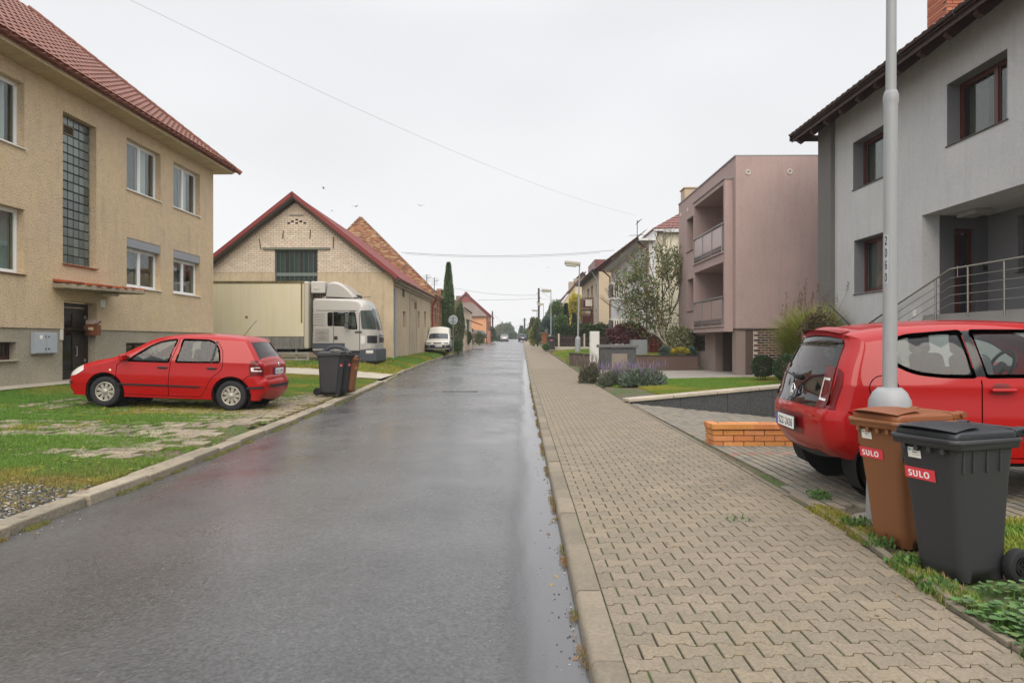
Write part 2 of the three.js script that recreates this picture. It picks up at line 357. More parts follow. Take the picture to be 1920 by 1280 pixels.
// driveway of small grey block pavers beside the pavement, and the ramp going down to the garage
const blockMats = [[.185, .167, .135], [.215, .19, .15], [.16, .148, .122], [.225, .19, .145], [.24, .145, .105]].map((c, k) => plaster(c, { size: 1.1, blot: .25, grain: .2, per: 130, bump: .002, s: 100 + k, rough: .8 }));
{
  const drive = structure(new THREE.Group()); drive.name = 'driveway'; scene.add(drive);
  const box = (x, d, w, l, y, tilt = 0) => { const g = new RoundedBoxGeometry(w - .012, .03, l - .012, 1, .005); g.rotateX(rr(-.01, .01)); g.rotateZ(rr(-.01, .01) + tilt); g.translate(x, y - .015, -d); return uvm(g); };
  const list = [], ramp = [];
  for (let c = 0; c < 44; c++) for (let r = 0; r < 26; r++) {
    const x = 2.44 + c * .1, d = 5.05 + r * .2 + (c % 2) * .1;
    if (x < walkX(d) + .11 || d > 9.12 || (d < 5.6 && x > 2.5 && x < 3.6)) continue;
    const red = d > 8.2 && d < 8.42;
    list.push([box(x, d, .1, .2, G(x, d) + .012), red ? blockMats[4] : blockMats[Math.floor(rnd() * 4)], d + (x - 2.4) * .8]);
  }
  list.sort((a, b) => a[2] - b[2]);
  for (let c = 0; c < 40; c++) for (let r = 0; r < 38; r++) {
    const x = 2.56 + c * .1, d = 9.35 + r * .2 + (c % 2) * .1;
    if (x < walkX(d) + .11 || d > lerpT([[2.5, 15.1], [6, 16], [9, 16.8]], x)) continue;
    ramp.push([box(x, d, .1, .2, G(x, d) + .012, -Math.atan(.115)), blockMats[Math.floor(rnd() * 4)], d]);
  }
  pieces(drive, 'paver', list, blockMats[0]);
  const rp = structure(new THREE.Group()); rp.name = 'garage_ramp'; scene.add(rp);
  pieces(rp, 'paver', ramp, blockMats[1]);
}
// edging stones between the pavement and the verge
{
  const e = structure(new THREE.Group()); e.name = 'pavement_edging'; scene.add(e);
  const list = [];
  for (let d = 1.6; d < 6.1; d += .5) { const g = new RoundedBoxGeometry(.05, .16, .49, 1, .008); const sl = Math.atan2(walkX(d + .5) - walkX(d), .5); g.rotateY(-sl + rr(-.02, .02)); g.rotateZ(rr(-.1, .1)); g.translate(walkX(d + .25) + .04, .005 + rr(-.01, .01), -d - .25); list.push([uvm(g), kerbMat[0]]); }
  for (let d = 6.1; d < 15; d += .98) { const g = new RoundedBoxGeometry(.05, .16, .97, 1, .006), a = walkX(d), b = walkX(d + .98); g.rotateY(-Math.atan2(b - a, .98)); g.translate((a + b) / 2 + .03, -.018 + rr(-.003, .003), -d - .49); list.push([uvm(g), kerbMat[1]]); }
  for (let d = 37; d < 75; d += 1) { const g = new RoundedBoxGeometry(.06, .2, .98, 1, .008); g.translate(walkX(d + .5) + .05, YR(d + .5) + .03, -d - .5); list.push([uvm(g), kerbMat[1]]); }
  pieces(e, 'edging_stone', list, kerbMat[0]);
}
// paved strips of the mauve house: path above the lawn and the strip along the granite wall
const pathMat = plaster([.26, .235, .205], { size: 2, blot: .12, grain: .14, per: 70, s: 120 });
const stripMat = (() => { const t = rep(mkTex(256, (x, y) => { const r = Math.floor(y * 10), f = y * 10 - r, u = ((x * 5 + (r % 2) * .5) % 1), j = f < .09 || u < .05; const k = j ? .55 : .85 + .3 * hsh(r, Math.floor(x * 5 + (r % 2) * .5), 3); return [.165 * k, .155 * k, .14 * k]; }), 1); return new THREE.MeshStandardMaterial({ map: t, roughness: .85, side: THREE.DoubleSide }); })();
{
  const sheet = (name, x0, x1, dl, dh, m, lift = .008) => {
    const pos = [], uv = [], idx = [], nx = 24, nd = 10;
    for (let j = 0; j <= nd; j++) for (let i = 0; i <= nx; i++) { const x = mix(x0, x1, i / nx), d = mix(dl(x), dh(x), j / nd); pos.push(x, G(x, d) + lift, -d); uv.push(x, -d); }
    for (let j = 0; j < nd; j++) for (let i = 0; i < nx; i++) { const a = j * (nx + 1) + i; idx.push(a, a + 1, a + nx + 1, a + 1, a + nx + 2, a + nx + 1); }
    return structure(mesh(name, rawGeo(pos, null, uv, idx), m));
  };
  sheet('garden_path', 2.75, 9.5, () => 22.6, () => 28.55, pathMat);
  sheet('paved_strip', 2.62, 9, (x) => lerpT([[2.5, 15.5], [6, 16.4], [9, 17.2]], x), (x) => lerpT([[2.5, 16.6], [6, 17.5], [9, 18.2]], x), stripMat);
  const con = plaster([.37, .33, .26], { size: 3, blot: .2, grain: .12, per: 60, s: 130 });
  sheet('concrete_crossing', -12.5, -4.62, () => 24.3, () => 27.2, con, .02);
  sheet('house_apron', -11.9, -10.95, () => 13, () => 26.3, con, .05);
}
// ---------------------------------------------------------------- grass, moss, gravel and slabs of the left verge
const bladeMat = (hex, o = {}) => new THREE.MeshStandardMaterial({ color: hex, roughness: .75, side: THREE.DoubleSide, ...o });
function tuftGeo(n, h, spread, lean, w) {
  const pos = [], idx = [];
  for (let i = 0; i < n; i++) {
    const a = rr(0, 6.283), r = spread * Math.sqrt(rnd()), x = Math.cos(a) * r, z = Math.sin(a) * r, b = rr(0, 6.283), hh = h * rr(.5, 1.1), l = lean * hh * rr(.2, 1.3), ww = w * rr(.6, 1.2);
    const dx = Math.cos(b), dz = Math.sin(b), px = -dz * ww, pz = dx * ww, k = pos.length / 3;
    pos.push(x - px, 0, z - pz, x + px, 0, z + pz, x + dx * l * .35 - px * .7, hh * .6, z + dz * l * .35 - pz * .7, x + dx * l * .35 + px * .7, hh * .6, z + dz * l * .35 + pz * .7, x + dx * l, hh, z + dz * l);
    idx.push(k, k + 1, k + 2, k + 1, k + 3, k + 2, k + 2, k + 3, k + 4);
  }
  return rawGeo(pos, null, null, idx);
}
function scatter(name, geo, material, count, place, color) {   // place() -> [x, d, scale] or null
  const im = new THREE.InstancedMesh(geo, material, count), o = new THREE.Object3D(), c = new THREE.Color(); let n = 0;
  for (let i = 0; i < count * 4 && n < count; i++) {
    const p = place(); if (!p) continue;
    const [x, d, s, y] = p;
    o.position.set(x, y ?? G(x, d) - .012, -d); o.rotation.set(rr(-.15, .15), rr(0, 6.283), rr(-.15, .15)); o.scale.set(s, s * rr(.8, 1.2), s); o.updateMatrix();
    im.setMatrixAt(n, o.matrix); const q = color(x, d); im.setColorAt(n, c.setRGB(q[0], q[1], q[2])); n++;
  }
  im.count = n; im.name = numbered(name); shadow(im); im.userData = { kind: 'stuff' }; scene.add(im); return im;
}
const gtuft = tuftGeo(16, .055, .05, .7, .0028), gtuftFar = tuftGeo(16, .075, .10, .6, .006);
const lawnNoise = (x, d, p = .37) => { const u = ((x * p * .1) % 1 + 1) % 1, v = ((d * p * .1) % 1 + 1) % 1; return fbm(u, v, 10, 15, 4); };
// how much of the ground is grass (0..1) on the left verge: bare bands where the old slabs lie, gravel near the camera
const slabRows = [[9.7, 11.6], [8.0, 8.8], [12.1, 12.5]];
function bare(x, d) {
  const e = leftX(d) - x; let b = 0;
  const nz = lawnNoise(x * 2.3, d * 2.3);
  for (const [a, c] of slabRows) if (d > a && d < c) b = Math.max(b, sst(0, .15, d - a) * sst(0, .15, c - d) * (nz > .42 ? .94 : .6) * sst(9.8, 8.2, -x - (c > 9 ? 0 : 1.2)));
  if (d > 8.9 && d < 17.6) b = Math.max(b, sst(1.7, .7, e + (nz - .5) * 1.8) * .85);           // setts beside the kerb
  if (d < 7.4) b = Math.max(b, sst(7.2, 5.9, d + (nz - .5) * 2.4) * sst(2.6, 1.4, Math.abs(e - 1.4) + (nz - .5) * 1.2) * .93);   // gravel
  if (d > 10.8 && d < 17 && x < -4.8 && x > -9.4) b = Math.max(b, sst(12.2, 13, d) * sst(16, 15, d) * .8);   // under the car
  return b;
}
const tint = (x, d, k = 1) => {
  const a = lawnNoise(x, d), b = lawnNoise(x * 4, d * 4), y = sst(.42, .62, a + (b - .5) * .6), br = rr(.65, 1.25) * k;
  return [mix(.105, .24, y) * br, mix(.2, .228, y) * br, mix(.016, .026, y) * br];
};
const LH = -11.3;
const okLeft = (x, d) => x < leftX(d) - .26 && x > -11.05 + .0115 * (d - 18) && !(d > 24.1 && d < 27.4);
scatter('verge_grass', gtuft, bladeMat(0xffffff), 90000, () => {
  const d = 4.2 + 20 * Math.pow(rnd(), 1.5), x = -3.8 - 8 * rnd();
  if (x < -.78 * d - .5 || !okLeft(x, d) || rnd() < bare(x, d)) return null;
  return [x, d, rr(.7, 1.25) * (1 - .35 * sst(2.5, .4, leftX(d) - x))];
}, (x, d) => {
  const t = tint(x, d), dry = sst(7.6, 6.2, d + (lawnNoise(x * 3, d * 3) - .5) * 3) * .75 + sst(1.6, .5, leftX(d) - x) * .45 * rnd();
  const g = sst(-7, -10, x) * .3; return [mix(t[0], .22, dry * .7) * (1 - g * .4), mix(t[1], .145, dry * .7), mix(t[2], .05, dry * .5)];
});
scatter('roadside_grass', gtuftFar, bladeMat(0xffffff), 26000, () => {
  const d = rr(27, 78), x = leftX(d) - .12 - rr(0, d < 31 ? 9 : 3.4);
  if (d > 35 && x < -6.35 && d < 62) return null;
  if (x < -.74 * d) return null;
  return [x, d, rr(.8, 1.6) * (1 + .5 * sst(1, 2.4, leftX(d) - x))];
}, (x, d) => tint(x, d, 1.05));
scatter('lawn_strip', gtuft, bladeMat(0xffffff), 42000, () => {            // mown lawn of the mauve house
  const x = rr(3.0, 9.2), d = rr(lerpT([[2.5, 16.7], [6, 17.6], [9, 18.3]], x), 22.55); if (x < 3.6 && d < 20) return null; return [x, d, rr(.75, 1.1)];
}, (x, d) => { const t = tint(x, d, 1.15), y = sst(18.9, 17.4, d) * rnd() * .7; return [mix(t[0], .24, y), mix(t[1], .2, y), t[2]]; });
scatter('raised_lawn', gtuftFar, bladeMat(0xffffff), 5000, () => { const x = rr(3.2, 7.4), d = rr(29.1, 37.5); return behindBW(x, d) ? [x, d, rr(.6, .9)] : null; }, (x, d) => tint(x, d, 1.2));
scatter('far_verge_lawn', gtuftFar, bladeMat(0xffffff), 9000, () => { const d = rr(36, 56), x = rr(walkX(d) + .12, 7); return d < 40 && behindBW(x, d) ? null : [x, d, rr(.55, .9)]; }, (x, d) => tint(x, d, 1.2));
scatter('corner_grass', gtuft, bladeMat(0xffffff), 5200, () => { const d = rr(2.6, 5.0), x = rr(2.45, 4.6); if (x < walkX(d) + .1 || (d > 3.1 && x < 3.02) || (d > 4.75 && x < 3.4)) return null; return [x, d, rr(.8, 1.5)]; }, (x, d) => tint(x, d, 1.1));
const mossT = tuftGeo(9, .022, .02, .9, .0022);
scatter('joint_moss', mossT, bladeMat(0xffffff), 11000, () => {              // moss and weeds in the pavement joints, thicker to the right
  const d = 2.6 + 9 * Math.pow(rnd(), 1.6), r = Math.round((d - 2.2) / PP) , dd = 2.2 + (r + .5) * PP, t = Math.pow(rnd(), .45), x = mix(rightX(d) + .16, walkX(d), t);
  if (lawnNoise(x * 5, d * 5) < .5 - .14 * t) return null; return [x, dd + (x - rightX(d)) * .026 + rr(-.012, .012), rr(.25, .5), YR(d) + .047];
}, () => [rr(.07, .16), rr(.12, .2), .025]);
scatter('kerb_weeds', gtuft, bladeMat(0xffffff), 2600, () => {
  const d = 3 + 24 * Math.pow(rnd(), 1.4); if (lawnNoise(31, d * 6) < .47) return null; return [leftX(d) + rr(-.01, .06), d, rr(.25, .6), YR(d) - .02];
}, () => [rr(.1, .2), rr(.12, .17), .03]);
scatter('kerb_weeds', gtuft, bladeMat(0xffffff), 420, () => { const d = 3 + 20 * rnd(); if (lawnNoise(77, d * 9) < .58) return null; return [rightX(d) + rr(-.03, .01), d, rr(.3, .6), YR(d) - .01]; }, () => [rr(.12, .25), rr(.1, .15), .03]);
scatter('edging_weeds', gtuft, bladeMat(0xffffff), 1500, () => { const d = rr(2.9, 6.0), x = walkX(d) + rr(-.05, .17); return lawnNoise(x * 6, d * 6) < .46 ? null : [x, d, rr(.5, 1.1)]; }, (x, d) => { const t = tint(x, d); return rnd() < .25 ? [.24, .17, .07] : t; });
scatter('ramp_moss', mossT, bladeMat(0xffffff), 7000, () => { const d = rr(5.2, 9.1), x = rr(2.45, 5), k = Math.round((x - 2.49) / .1) * .1 + 2.49; if (lawnNoise(x * 3, d * 3) < .42) return null; return [k + rr(-.004, .004), d, rr(.3, .5), G(x, d) + .004]; }, () => [rr(.08, .2), rr(.11, .17), .03]);
{ // loose gravel by the kerb and grit along the gutter
  const peb = new THREE.IcosahedronGeometry(.013, 0); peb.scale(1, .6, .8);
  scatter('gravel', peb, mat(0xffffff, .9), 3400, () => {
    const d = rr(4.7, 7.6), x = leftX(d) - rr(.2, 3); if (x < -.75 * d - .2) return null; if (rnd() > bare(x, d)) return null; return [x, d, rr(.5, 1.5), G(x, d) - .004];
  }, () => { const q = rnd(); return q < .6 ? [.05, .05, .052] : q < .9 ? [.17, .15, .12] : [.36, .33, .28]; });
  scatter('road_grit', peb, mat(0xffffff, .9), 260, () => { const d = 3 + 8 * rnd() * rnd(); return rnd() < .5 ? [rightX(d) - .02 - .25 * rnd() * rnd(), d, rr(.15, .6), YR(d) - .012] : [leftX(d) + .05 + rnd() * rnd() * .9, d + 2, rr(.15, .5), YR(d) - .005]; }, () => { const q = rnd(); return q < .75 ? [.05, .05, .055] : [.4, .38, .33]; });
}
{ // old concrete slabs half grown over, and setts by the kerb
  const slabM = [0, 1, 2].map((k) => plaster([[.235, .19, .14], [.20, .165, .12], [.265, .22, .16]][k], { size: 1.7, blot: .3, grain: .2, per: 80, bump: .005, s: 140 + k }));
  const v = structure(new THREE.Group()); v.name = 'slab_paving'; scene.add(v);
  const list = [];
  const put = (x, d, w, l) => { if (!okLeft(x - w / 2, d) || !okLeft(x + w / 2 + .02, d) || x < -.75 * d) return; const g = new RoundedBoxGeometry(w, .06, l, 1, .008); g.rotateX(rr(-.03, .03)); g.rotateZ(rr(-.03, .03)); g.rotateY(rr(-.05, .05)); g.translate(x, G(x, d) - .018 + rr(-.006, .006), -d); list.push([uvm(g), slabM[Math.floor(rnd() * 3)], d]); };
  for (const [a, c] of slabRows) for (let d = a + .15; d < c; d += .31) for (let x = -4.2; x > -9.5; x -= .42) if (rnd() < .85) put(x + rr(-.05, .05) + (Math.round(d / .31) % 2) * .2, d, rr(.3, .41), rr(.24, .3));
  for (let d = 9; d < 18; d += .27) for (let k = 0; k < 6; k++) if (!slabRows.some(([a, c]) => d > a && d < c) && rnd() < .92) put(leftX(d) - .45 - k * .33 - (Math.round(d / .27) % 2) * .15, d, .31, .245);
  for (let d = 12.4; d < 16; d += .34) for (let x = -6.3; x > -9.4; x -= .5) if (rnd() < .55) put(x, d, .46, .31);
  list.sort((p, q) => p[2] - q[2]);
  pieces(v, 'slab', list, slabM[0]);
}

{ // fallen leaves on the verge, in the gutters and on the pavement
  const lf = rawGeo([0, 0, -.022, .013, .004, 0, 0, .007, .024, -.013, .003, .002], null, null, [0, 2, 1, 0, 3, 2]); const q = () => { const k = rnd(); return k < .4 ? [.17, .085, .03] : k < .75 ? [.25, .16, .05] : [.1, .06, .035]; };
  scatter('fallen_leaves', lf, bladeMat(0xffffff), 420, () => { const d = 3 + 22 * rnd() * rnd(), x = leftX(d) - 6 * rnd() * rnd() - .05; return x < -.75 * d ? null : [x, d, rr(.7, 1.4), G(x, d) + .03]; }, q);
  scatter('fallen_leaves', lf, bladeMat(0xffffff), 110, () => { const d = 2.8 + 12 * rnd(), t = rnd(), x = mix(rightX(d) + .1, walkX(d) + .3, 1 - t * t); return [x, d, rr(.5, 1.1), YR(d) + .064]; }, q);
  scatter('fallen_leaves', lf, bladeMat(0xffffff), 60, () => { const d = 3 + 18 * rnd(); return [rnd() < .5 ? rightX(d) - .2 * rnd() : leftX(d) + .3 * rnd(), d, rr(.5, 1.1), YR(d) - .012]; }, q);
}
// ---------------------------------------------------------------- building parts shared by the houses
const glassMat = new THREE.MeshPhysicalMaterial({ color: 0xe8efee, roughness: .02, transmission: 1, thickness: 0, ior: 1.5, side: THREE.DoubleSide });
const darkGlass = mat(0x14181a, .04), roomMat = mat(0x2a2622, .9), pvc = mat(0xe6e6e4, .35), woodBrown = mat(0x3a160c, .45), curtainMat = mat(0xd9d7d2, .95), curtainGrey = mat(0x6a6a6c, .95);
function wallShape(x0, x1, y0, y1, holes = []) {
  const s = new THREE.Shape([[x0, y0], [x1, y0], [x1, y1], [x0, y1]].map(([x, y]) => new THREE.Vector2(x, y)));
  for (const h of holes) s.holes.push(new THREE.Path([[h[0], h[2]], [h[0], h[3]], [h[1], h[3]], [h[1], h[2]]].map(([x, y]) => new THREE.Vector2(x, y))));
  return s;
}
function wallGeo(shape, t) { const g = new THREE.ExtrudeGeometry(shape, { depth: t, bevelEnabled: false }); g.translate(0, 0, -t); return g; }
// a window set back r from the wall face: frame bars, sash bars, panes, sill, room behind. Local x along the wall, z outwards.
function makeWindow(parent, [x0, x1, y0, y1], { r = .17, frame = pvc, fw = .06, split = [.5], sill = pvc, sillOut = .05, pane = glassMat, curtain = null, room = true, name = 'window', curtains, box = 0, boxMat, cd = .1 } = {}) {
  const w = part(name, parent), f = new GB(), z0 = -r - .06, z1 = -r, yT = y1 - box;
  f.rbox(x0, x1, y0, y0 + fw, z0, z1, .006); f.rbox(x0, x1, yT - fw, yT, z0, z1, .006); f.rbox(x0, x0 + fw, y0 + fw, yT - fw, z0, z1, .006); f.rbox(x1 - fw, x1, y0 + fw, yT - fw, z0, z1, .006);
  const xs = [x0 + fw, ...split.map((s) => mix(x0, x1, s)), x1 - fw];
  split.forEach((s) => { const c = mix(x0, x1, s); f.rbox(c - fw * .75, c + fw * .75, y0 + fw, yT - fw, z0, z1 + .012, .006); });
  f.build('frame', frame, w);
  for (let i = 0; i < xs.length - 1; i++) {
    const a = xs[i] + (i ? fw * .75 : 0), b = xs[i + 1] - (i < xs.length - 2 ? fw * .75 : 0), s = new GB();
    const q = .035; s.box(a, b, y0 + fw, y0 + fw + q, z0 + .01, z1 - .012); s.box(a, b, yT - fw - q, yT - fw, z0 + .01, z1 - .012); s.box(a, a + q, y0 + fw + q, yT - fw - q, z0 + .01, z1 - .012); s.box(b - q, b, y0 + fw + q, yT - fw - q, z0 + .01, z1 - .012);
    s.build('sash', frame, w);
    new GB().box(a + q, b - q, y0 + fw + q, yT - fw - q, z0 + .026, z0 + .032).build('pane', pane, w);
    const cu = curtains ? curtains[i] : curtain;
    if (cu) {
      const [m, u0, u1, v0] = cu, g = new THREE.PlaneGeometry((u1 - u0) * (b - a), (1 - v0) * (yT - y0), 24, 1), p = g.attributes.position;
      for (let k = 0; k < p.count; k++) p.setZ(k, .015 * Math.sin(p.getX(k) * 60) + .01 * Math.sin(p.getX(k) * 23));
      g.computeVertexNormals(); g.translate(mix(a, b, (u0 + u1) / 2), y0 + (yT - y0) * (v0 + (1 - v0) / 2), z0 - cd); mesh('curtain', g, m, w);
    }
  }
  if (box) new GB().rbox(x0 + .002, x1 - .002, yT, y1 - .002, -r - .03, -.012, .012).build('shutter_box', boxMat, w);
  if (sill) { const g = new GB(); const bx = new RoundedBoxGeometry(x1 - x0 + .06, .025, r + sillOut, 1, .008); g.add(bx, (x0 + x1) / 2, y0 - .0145, (sillOut - r) / 2, .06); g.build('sill', sill, w); }
  if (room) { const g = new GB(); g.box(x0 - .3, x1 + .3, y0 - .3, y1 + .2, z0 - 1.25, z0 - 1.2); g.box(x0 - .32, x0 - .3, y0 - .3, y1 + .2, z0 - 1.2, z0 - .08); g.box(x1 + .3, x1 + .32, y0 - .3, y1 + .2, z0 - 1.2, z0 - .08); g.box(x0 - .3, x1 + .3, y1 + .2, y1 + .22, z0 - 1.2, z0 - .08); g.box(x0 - .3, x1 + .3, y0 - .32, y0 - .3, z0 - 1.2, z0 - .08); g.build('room_lining', roomMat, w); }
  return w;
}
// a tiled roof plane: o = left end of the eave, ux along the eave, up the slope; xl(v), xr(v) limit it; tiles are waves with a step at every course
function tileGeo(o, ux, up, len, xl, xr, { w = .3, h = .34, amp = .028, step = .03 } = {}) {
  const n = ux.clone().cross(up).normalize(), pos = [], idx = [], rows = Math.ceil(len / h), V = (u, v, e) => { const p = o.clone().addScaledVector(ux, u).addScaledVector(up, v).addScaledVector(n, e); pos.push(p.x, p.y, p.z); return pos.length / 3 - 1; };
  for (let r = 0; r < rows; r++) {
    const v0 = r * h, v1 = Math.min(len, v0 + h), off = 0, a = Math.min(xl(v0), xl(v1)), b = Math.max(xr(v0), xr(v1)); if (b - a < .05) continue;
    const k0 = Math.floor(a / w * 6), k1 = Math.ceil(b / w * 6); let prev = null;
    for (let k = k0; k <= k1; k++) {
      const u = k / 6 * w, e = amp * Math.pow(.5 + .5 * Math.cos(6.283 * k / 6), 1.4) + .004 * hsh(Math.floor(k / 6), r, 5), u0 = clamp(u, xl(v0), Math.max(xr(v0), xl(v0))), u1 = clamp(u, xl(v1), Math.max(xr(v1), xl(v1)));
      const q = [V(u0, v0, -.01), V(u0, v0, e + step), V(u1, v1, e)];
      if (prev) { idx.push(prev[0], q[0], prev[1], q[0], q[1], prev[1], prev[1], q[1], prev[2], q[1], q[2], prev[2]); }
      prev = q;
    }
  }
  const g = rawGeo(pos, null, null, idx).toNonIndexed(); g.computeVertexNormals(); return g;
}
function gutter(parent, pts, r, m, name = 'gutter') {          // half-round channel along a line
  const g = new GB(), a = pts[0], b = pts[1], L = a.distanceTo(b), c = new THREE.CylinderGeometry(r, r, L, 10, 1, true, Math.PI / 2, Math.PI);
  const c2 = new THREE.CylinderGeometry(r * .93, r * .93, L, 10, 1, true, Math.PI / 2, Math.PI);
  const q = new THREE.Quaternion().setFromUnitVectors(V3(0, 1, 0), b.clone().sub(a).normalize());
  for (const cc of [c, c2]) { cc.rotateY(name === 'z' ? 0 : 0); cc.applyQuaternion(q); cc.translate((a.x + b.x) / 2, (a.y + b.y) / 2, (a.z + b.z) / 2); g.add(cc); }
  for (let s = 1; s < L; s += 1.9) { const p = a.clone().lerp(b, s / L), t = new THREE.TorusGeometry(r * 1.04, r * .09, 4, 12, Math.PI); t.rotateZ(Math.PI); t.applyQuaternion(new THREE.Quaternion().setFromUnitVectors(V3(0, 0, 1), b.clone().sub(a).normalize())); g.add(t, p.x, p.y, p.z); }
  return g.build(name, m, parent);
}
function textTex(w, h, draw) { const c = document.createElement('canvas'); c.width = w; c.height = h; draw(c.getContext('2d'), w, h); const t = new THREE.CanvasTexture(c); t.colorSpace = THREE.SRGBColorSpace; return t; }
const decalMat = (t, rough = .5) => new THREE.MeshStandardMaterial({ map: t, roughness: rough, side: THREE.DoubleSide });

// ---------------------------------------------------------------- beige house on the left
{
  const D0 = 12.4, Yb = .42, xw = (d) => -11.6 + .0115 * d, dOf = (px) => 15080 / (975 - px), U = (px) => dOf(px) - D0;   // distance along the wall of an image column
  const H = thing('apartment_house', 'two-storey house with beige pebbledash, glass-block stairwell and red tiled roof', 'house', xw(D0), Yb, D0, Math.PI / 2 - Math.atan(.0115));
  const yy = (y) => y - Yb, uEnd = 26.2 - D0;
  const pebble = (() => {
    const N = 1024, size = 5;
    const cell = (x, y, per, s) => { x *= per; y *= per; let m = 9; const xi = Math.floor(x), yi = Math.floor(y); for (let j = -1; j < 2; j++) for (let i = -1; i < 2; i++) { const a = ((xi + i) % per + per) % per, b = ((yi + j) % per + per) % per, dx = xi + i + hsh(a, b, s) - x, dy = yi + j + hsh(b, a, s + 7) - y; m = Math.min(m, dx * dx + dy * dy); } return Math.sqrt(m); };
    const hgt = new Float32Array(N * N); for (let j = 0; j < N; j++) for (let i = 0; i < N; i++) hgt[j * N + i] = clamp(1.05 - cell(i / N, j / N, 150, 3), 0, 1) * .8 + .2 * tn(i / N, j / N, 40, 8);
    const at = (x, y) => hgt[Math.floor(y * N) * N + Math.floor(x * N)];
    const t = rep(mkTex(N, (x, y) => { const h = at(x, y), b = fbm(x, y, 5, 61), st = Math.max(0, fbm(x, y * .15, 30, 64, 3) - .5) * .5, k = .62 + .45 * h + (b - .5) * .16 - st * .6; return [.67 * k, .515 * k, .335 * k * (1 - (b - .5) * .2)]; }), size);
    const bm = rep(mkTex(N, (x, y) => at(x, y), false), size);
    return new THREE.MeshStandardMaterial({ map: t, bumpMap: bm, bumpScale: .02, roughness: .95, side: THREE.DoubleSide });
  })();
  const plinthM = plaster([.33, .295, .225], { size: 3, blot: .2, grain: .28, per: 130, bump: .008, s: 150 });
  const upT = yy(7.45), upB = yy(5.93), loT = yy(4.5), loB = yy(3.05), w = 1.93;
  const w0 = U(45), w1 = U(237), w2 = U(324.5), gb = [U(117), U(180)];
  const door = [U(119), U(181)];
  const holes = [[w0 - w, w0, upB, upT], [w0 - w, w0, loB - .06, loT], [w1, w1 + w, upB, upT], [w2, w2 + w, upB, upT], [w1, w1 + w, loB, loT], [w2, w2 + w, loB, loT], [gb[0], gb[1], yy(3.42), yy(7.27)], [door[0], door[1], yy(1.74), yy(2.46)]];
  const wall = new GB(); wall.add(wallGeo(wallShape(-.5, uEnd, yy(1.74), yy(7.84), holes), .34)); wall.box(uEnd - .34, uEnd, yy(1.74), yy(7.84), -9.5, -.345); wall.build('wall', pebble, H);
  const ph = [[U(0) - 1.6, U(33), yy(1.0), yy(1.41)], [U(238), U(238) + 1.5, yy(.98), yy(1.38)], [door[0], door[1], -.05, yy(1.735)]];
  const pl = new GB(); pl.add(wallGeo(wallShape(-.5, uEnd - .03, -.5, yy(1.735), ph), .31), 0, 0, -.035); pl.box(uEnd - .33, uEnd - .03, -.5, yy(1.735), -9.5, -.36); pl.build('plinth', plinthM, H);
  const greyShut = mat(0x8d9096, .5), brownSill = mat(0x6b4a33, .6), copper = mat(0x8a4a2c, .55);
  const cw = [curtainMat, 0, .75, .02], cg = [curtainGrey, 0, 1, 0];
  makeWindow(H, [w0 - w, w0, upB, upT], { curtains: [[curtainMat, 0, 1, 0], [curtainMat, 0, .8, .02]] });
  makeWindow(H, [w0 - w, w0, loB - .06, loT], { curtains: [[curtainMat, 0, 1, 0], [mat(0x9aa39a, .9), 0, 1, .05]], sill: brownSill });
  makeWindow(H, [w1, w1 + w, upB, upT], { curtains: [cg, [curtainMat, 0, .7, .02]] });
  makeWindow(H, [w2, w2 + w, upB, upT], { curtains: [cg, [curtainMat, 0, .6, .02]] });
  makeWindow(H, [w1, w1 + w, loB, loT], { box: .27, boxMat: greyShut, curtains: [cg, [curtainMat, .05, .3, .02]] });
  makeWindow(H, [w2, w2 + w, loB, loT], { box: .27, boxMat: greyShut, curtains: [cg, [mat(0x8b8578, .9), 0, .6, .3]] });
  makeWindow(H, ph[0].slice(0, 4), { r: .2, frame: woodBrown, split: [.5], sill: plinthM, name: 'basement_window' });
  makeWindow(H, ph[1].slice(0, 4), { r: .2, frame: woodBrown, split: [.5], sill: null, name: 'basement_window' });
  { // stairwell of glass blocks, each block a piece
    const st = part('glass_block_window', H), nx = 6, ny = 16, a = gb[0], b = gb[1], y0 = yy(3.42), y1 = yy(7.27), bw = (b - a) / nx, bh = (y1 - y0) / ny;
    new GB().box(a, b, y0, y1, -.3, -.235).build('mortar', mat(0x4a4d48, .9), st);
    const blockBump = rep(mkTex(64, (x, y) => .5 + .3 * Math.sin(x * 12.566) + .2 * tn(x, y, 8, 1), false), .12);
    const bm = [0x59655f, 0x4d5953, 0x667069, 0x3f4a45].map((h, k) => new THREE.MeshPhysicalMaterial({ color: h, roughness: .16, bumpMap: blockBump, bumpScale: .003, clearcoat: .6, clearcoatRoughness: .1 }));
    for (let j = 0; j < ny; j++) for (let i = 0; i < nx; i++) {
      if (j === ny - 2 && (i === 1 || i === 2)) continue;
      mesh('glass_block', uvm(new RoundedBoxGeometry(bw - .022, bh - .022, .1, 2, .016).translate(a + (i + .5) * bw, y0 + (j + .5) * bh, -.23)), bm[Math.floor(rnd() * 4)], st);
    }
    const g = new GB(), vx0 = a + bw * 1.05, vx1 = a + bw * 2.95, vy = y0 + (ny - 2) * bh; g.box(vx0, vx1, vy, vy + .03, -.25, -.16); g.box(vx0, vx1, vy + bh - .03, vy + bh, -.25, -.16); g.box(vx0, vx0 + .03, vy + .03, vy + bh - .03, -.25, -.16); g.box(vx1 - .03, vx1, vy + .03, vy + bh - .03, -.25, -.16);
    for (let k = 0; k < 5; k++) g.add(new THREE.BoxGeometry(vx1 - vx0 - .06, .006, .05), (vx0 + vx1) / 2, vy + .05 + k * .035, -.2, .6);
    g.build('air_vent', mat(0x7a6a55, .7), st);
    new GB().add(new RoundedBoxGeometry(b - a + .04, .03, .36, 1, .008), (a + b) / 2, y0 - .016, -.12, .08).build('sill', copper, st);
  }
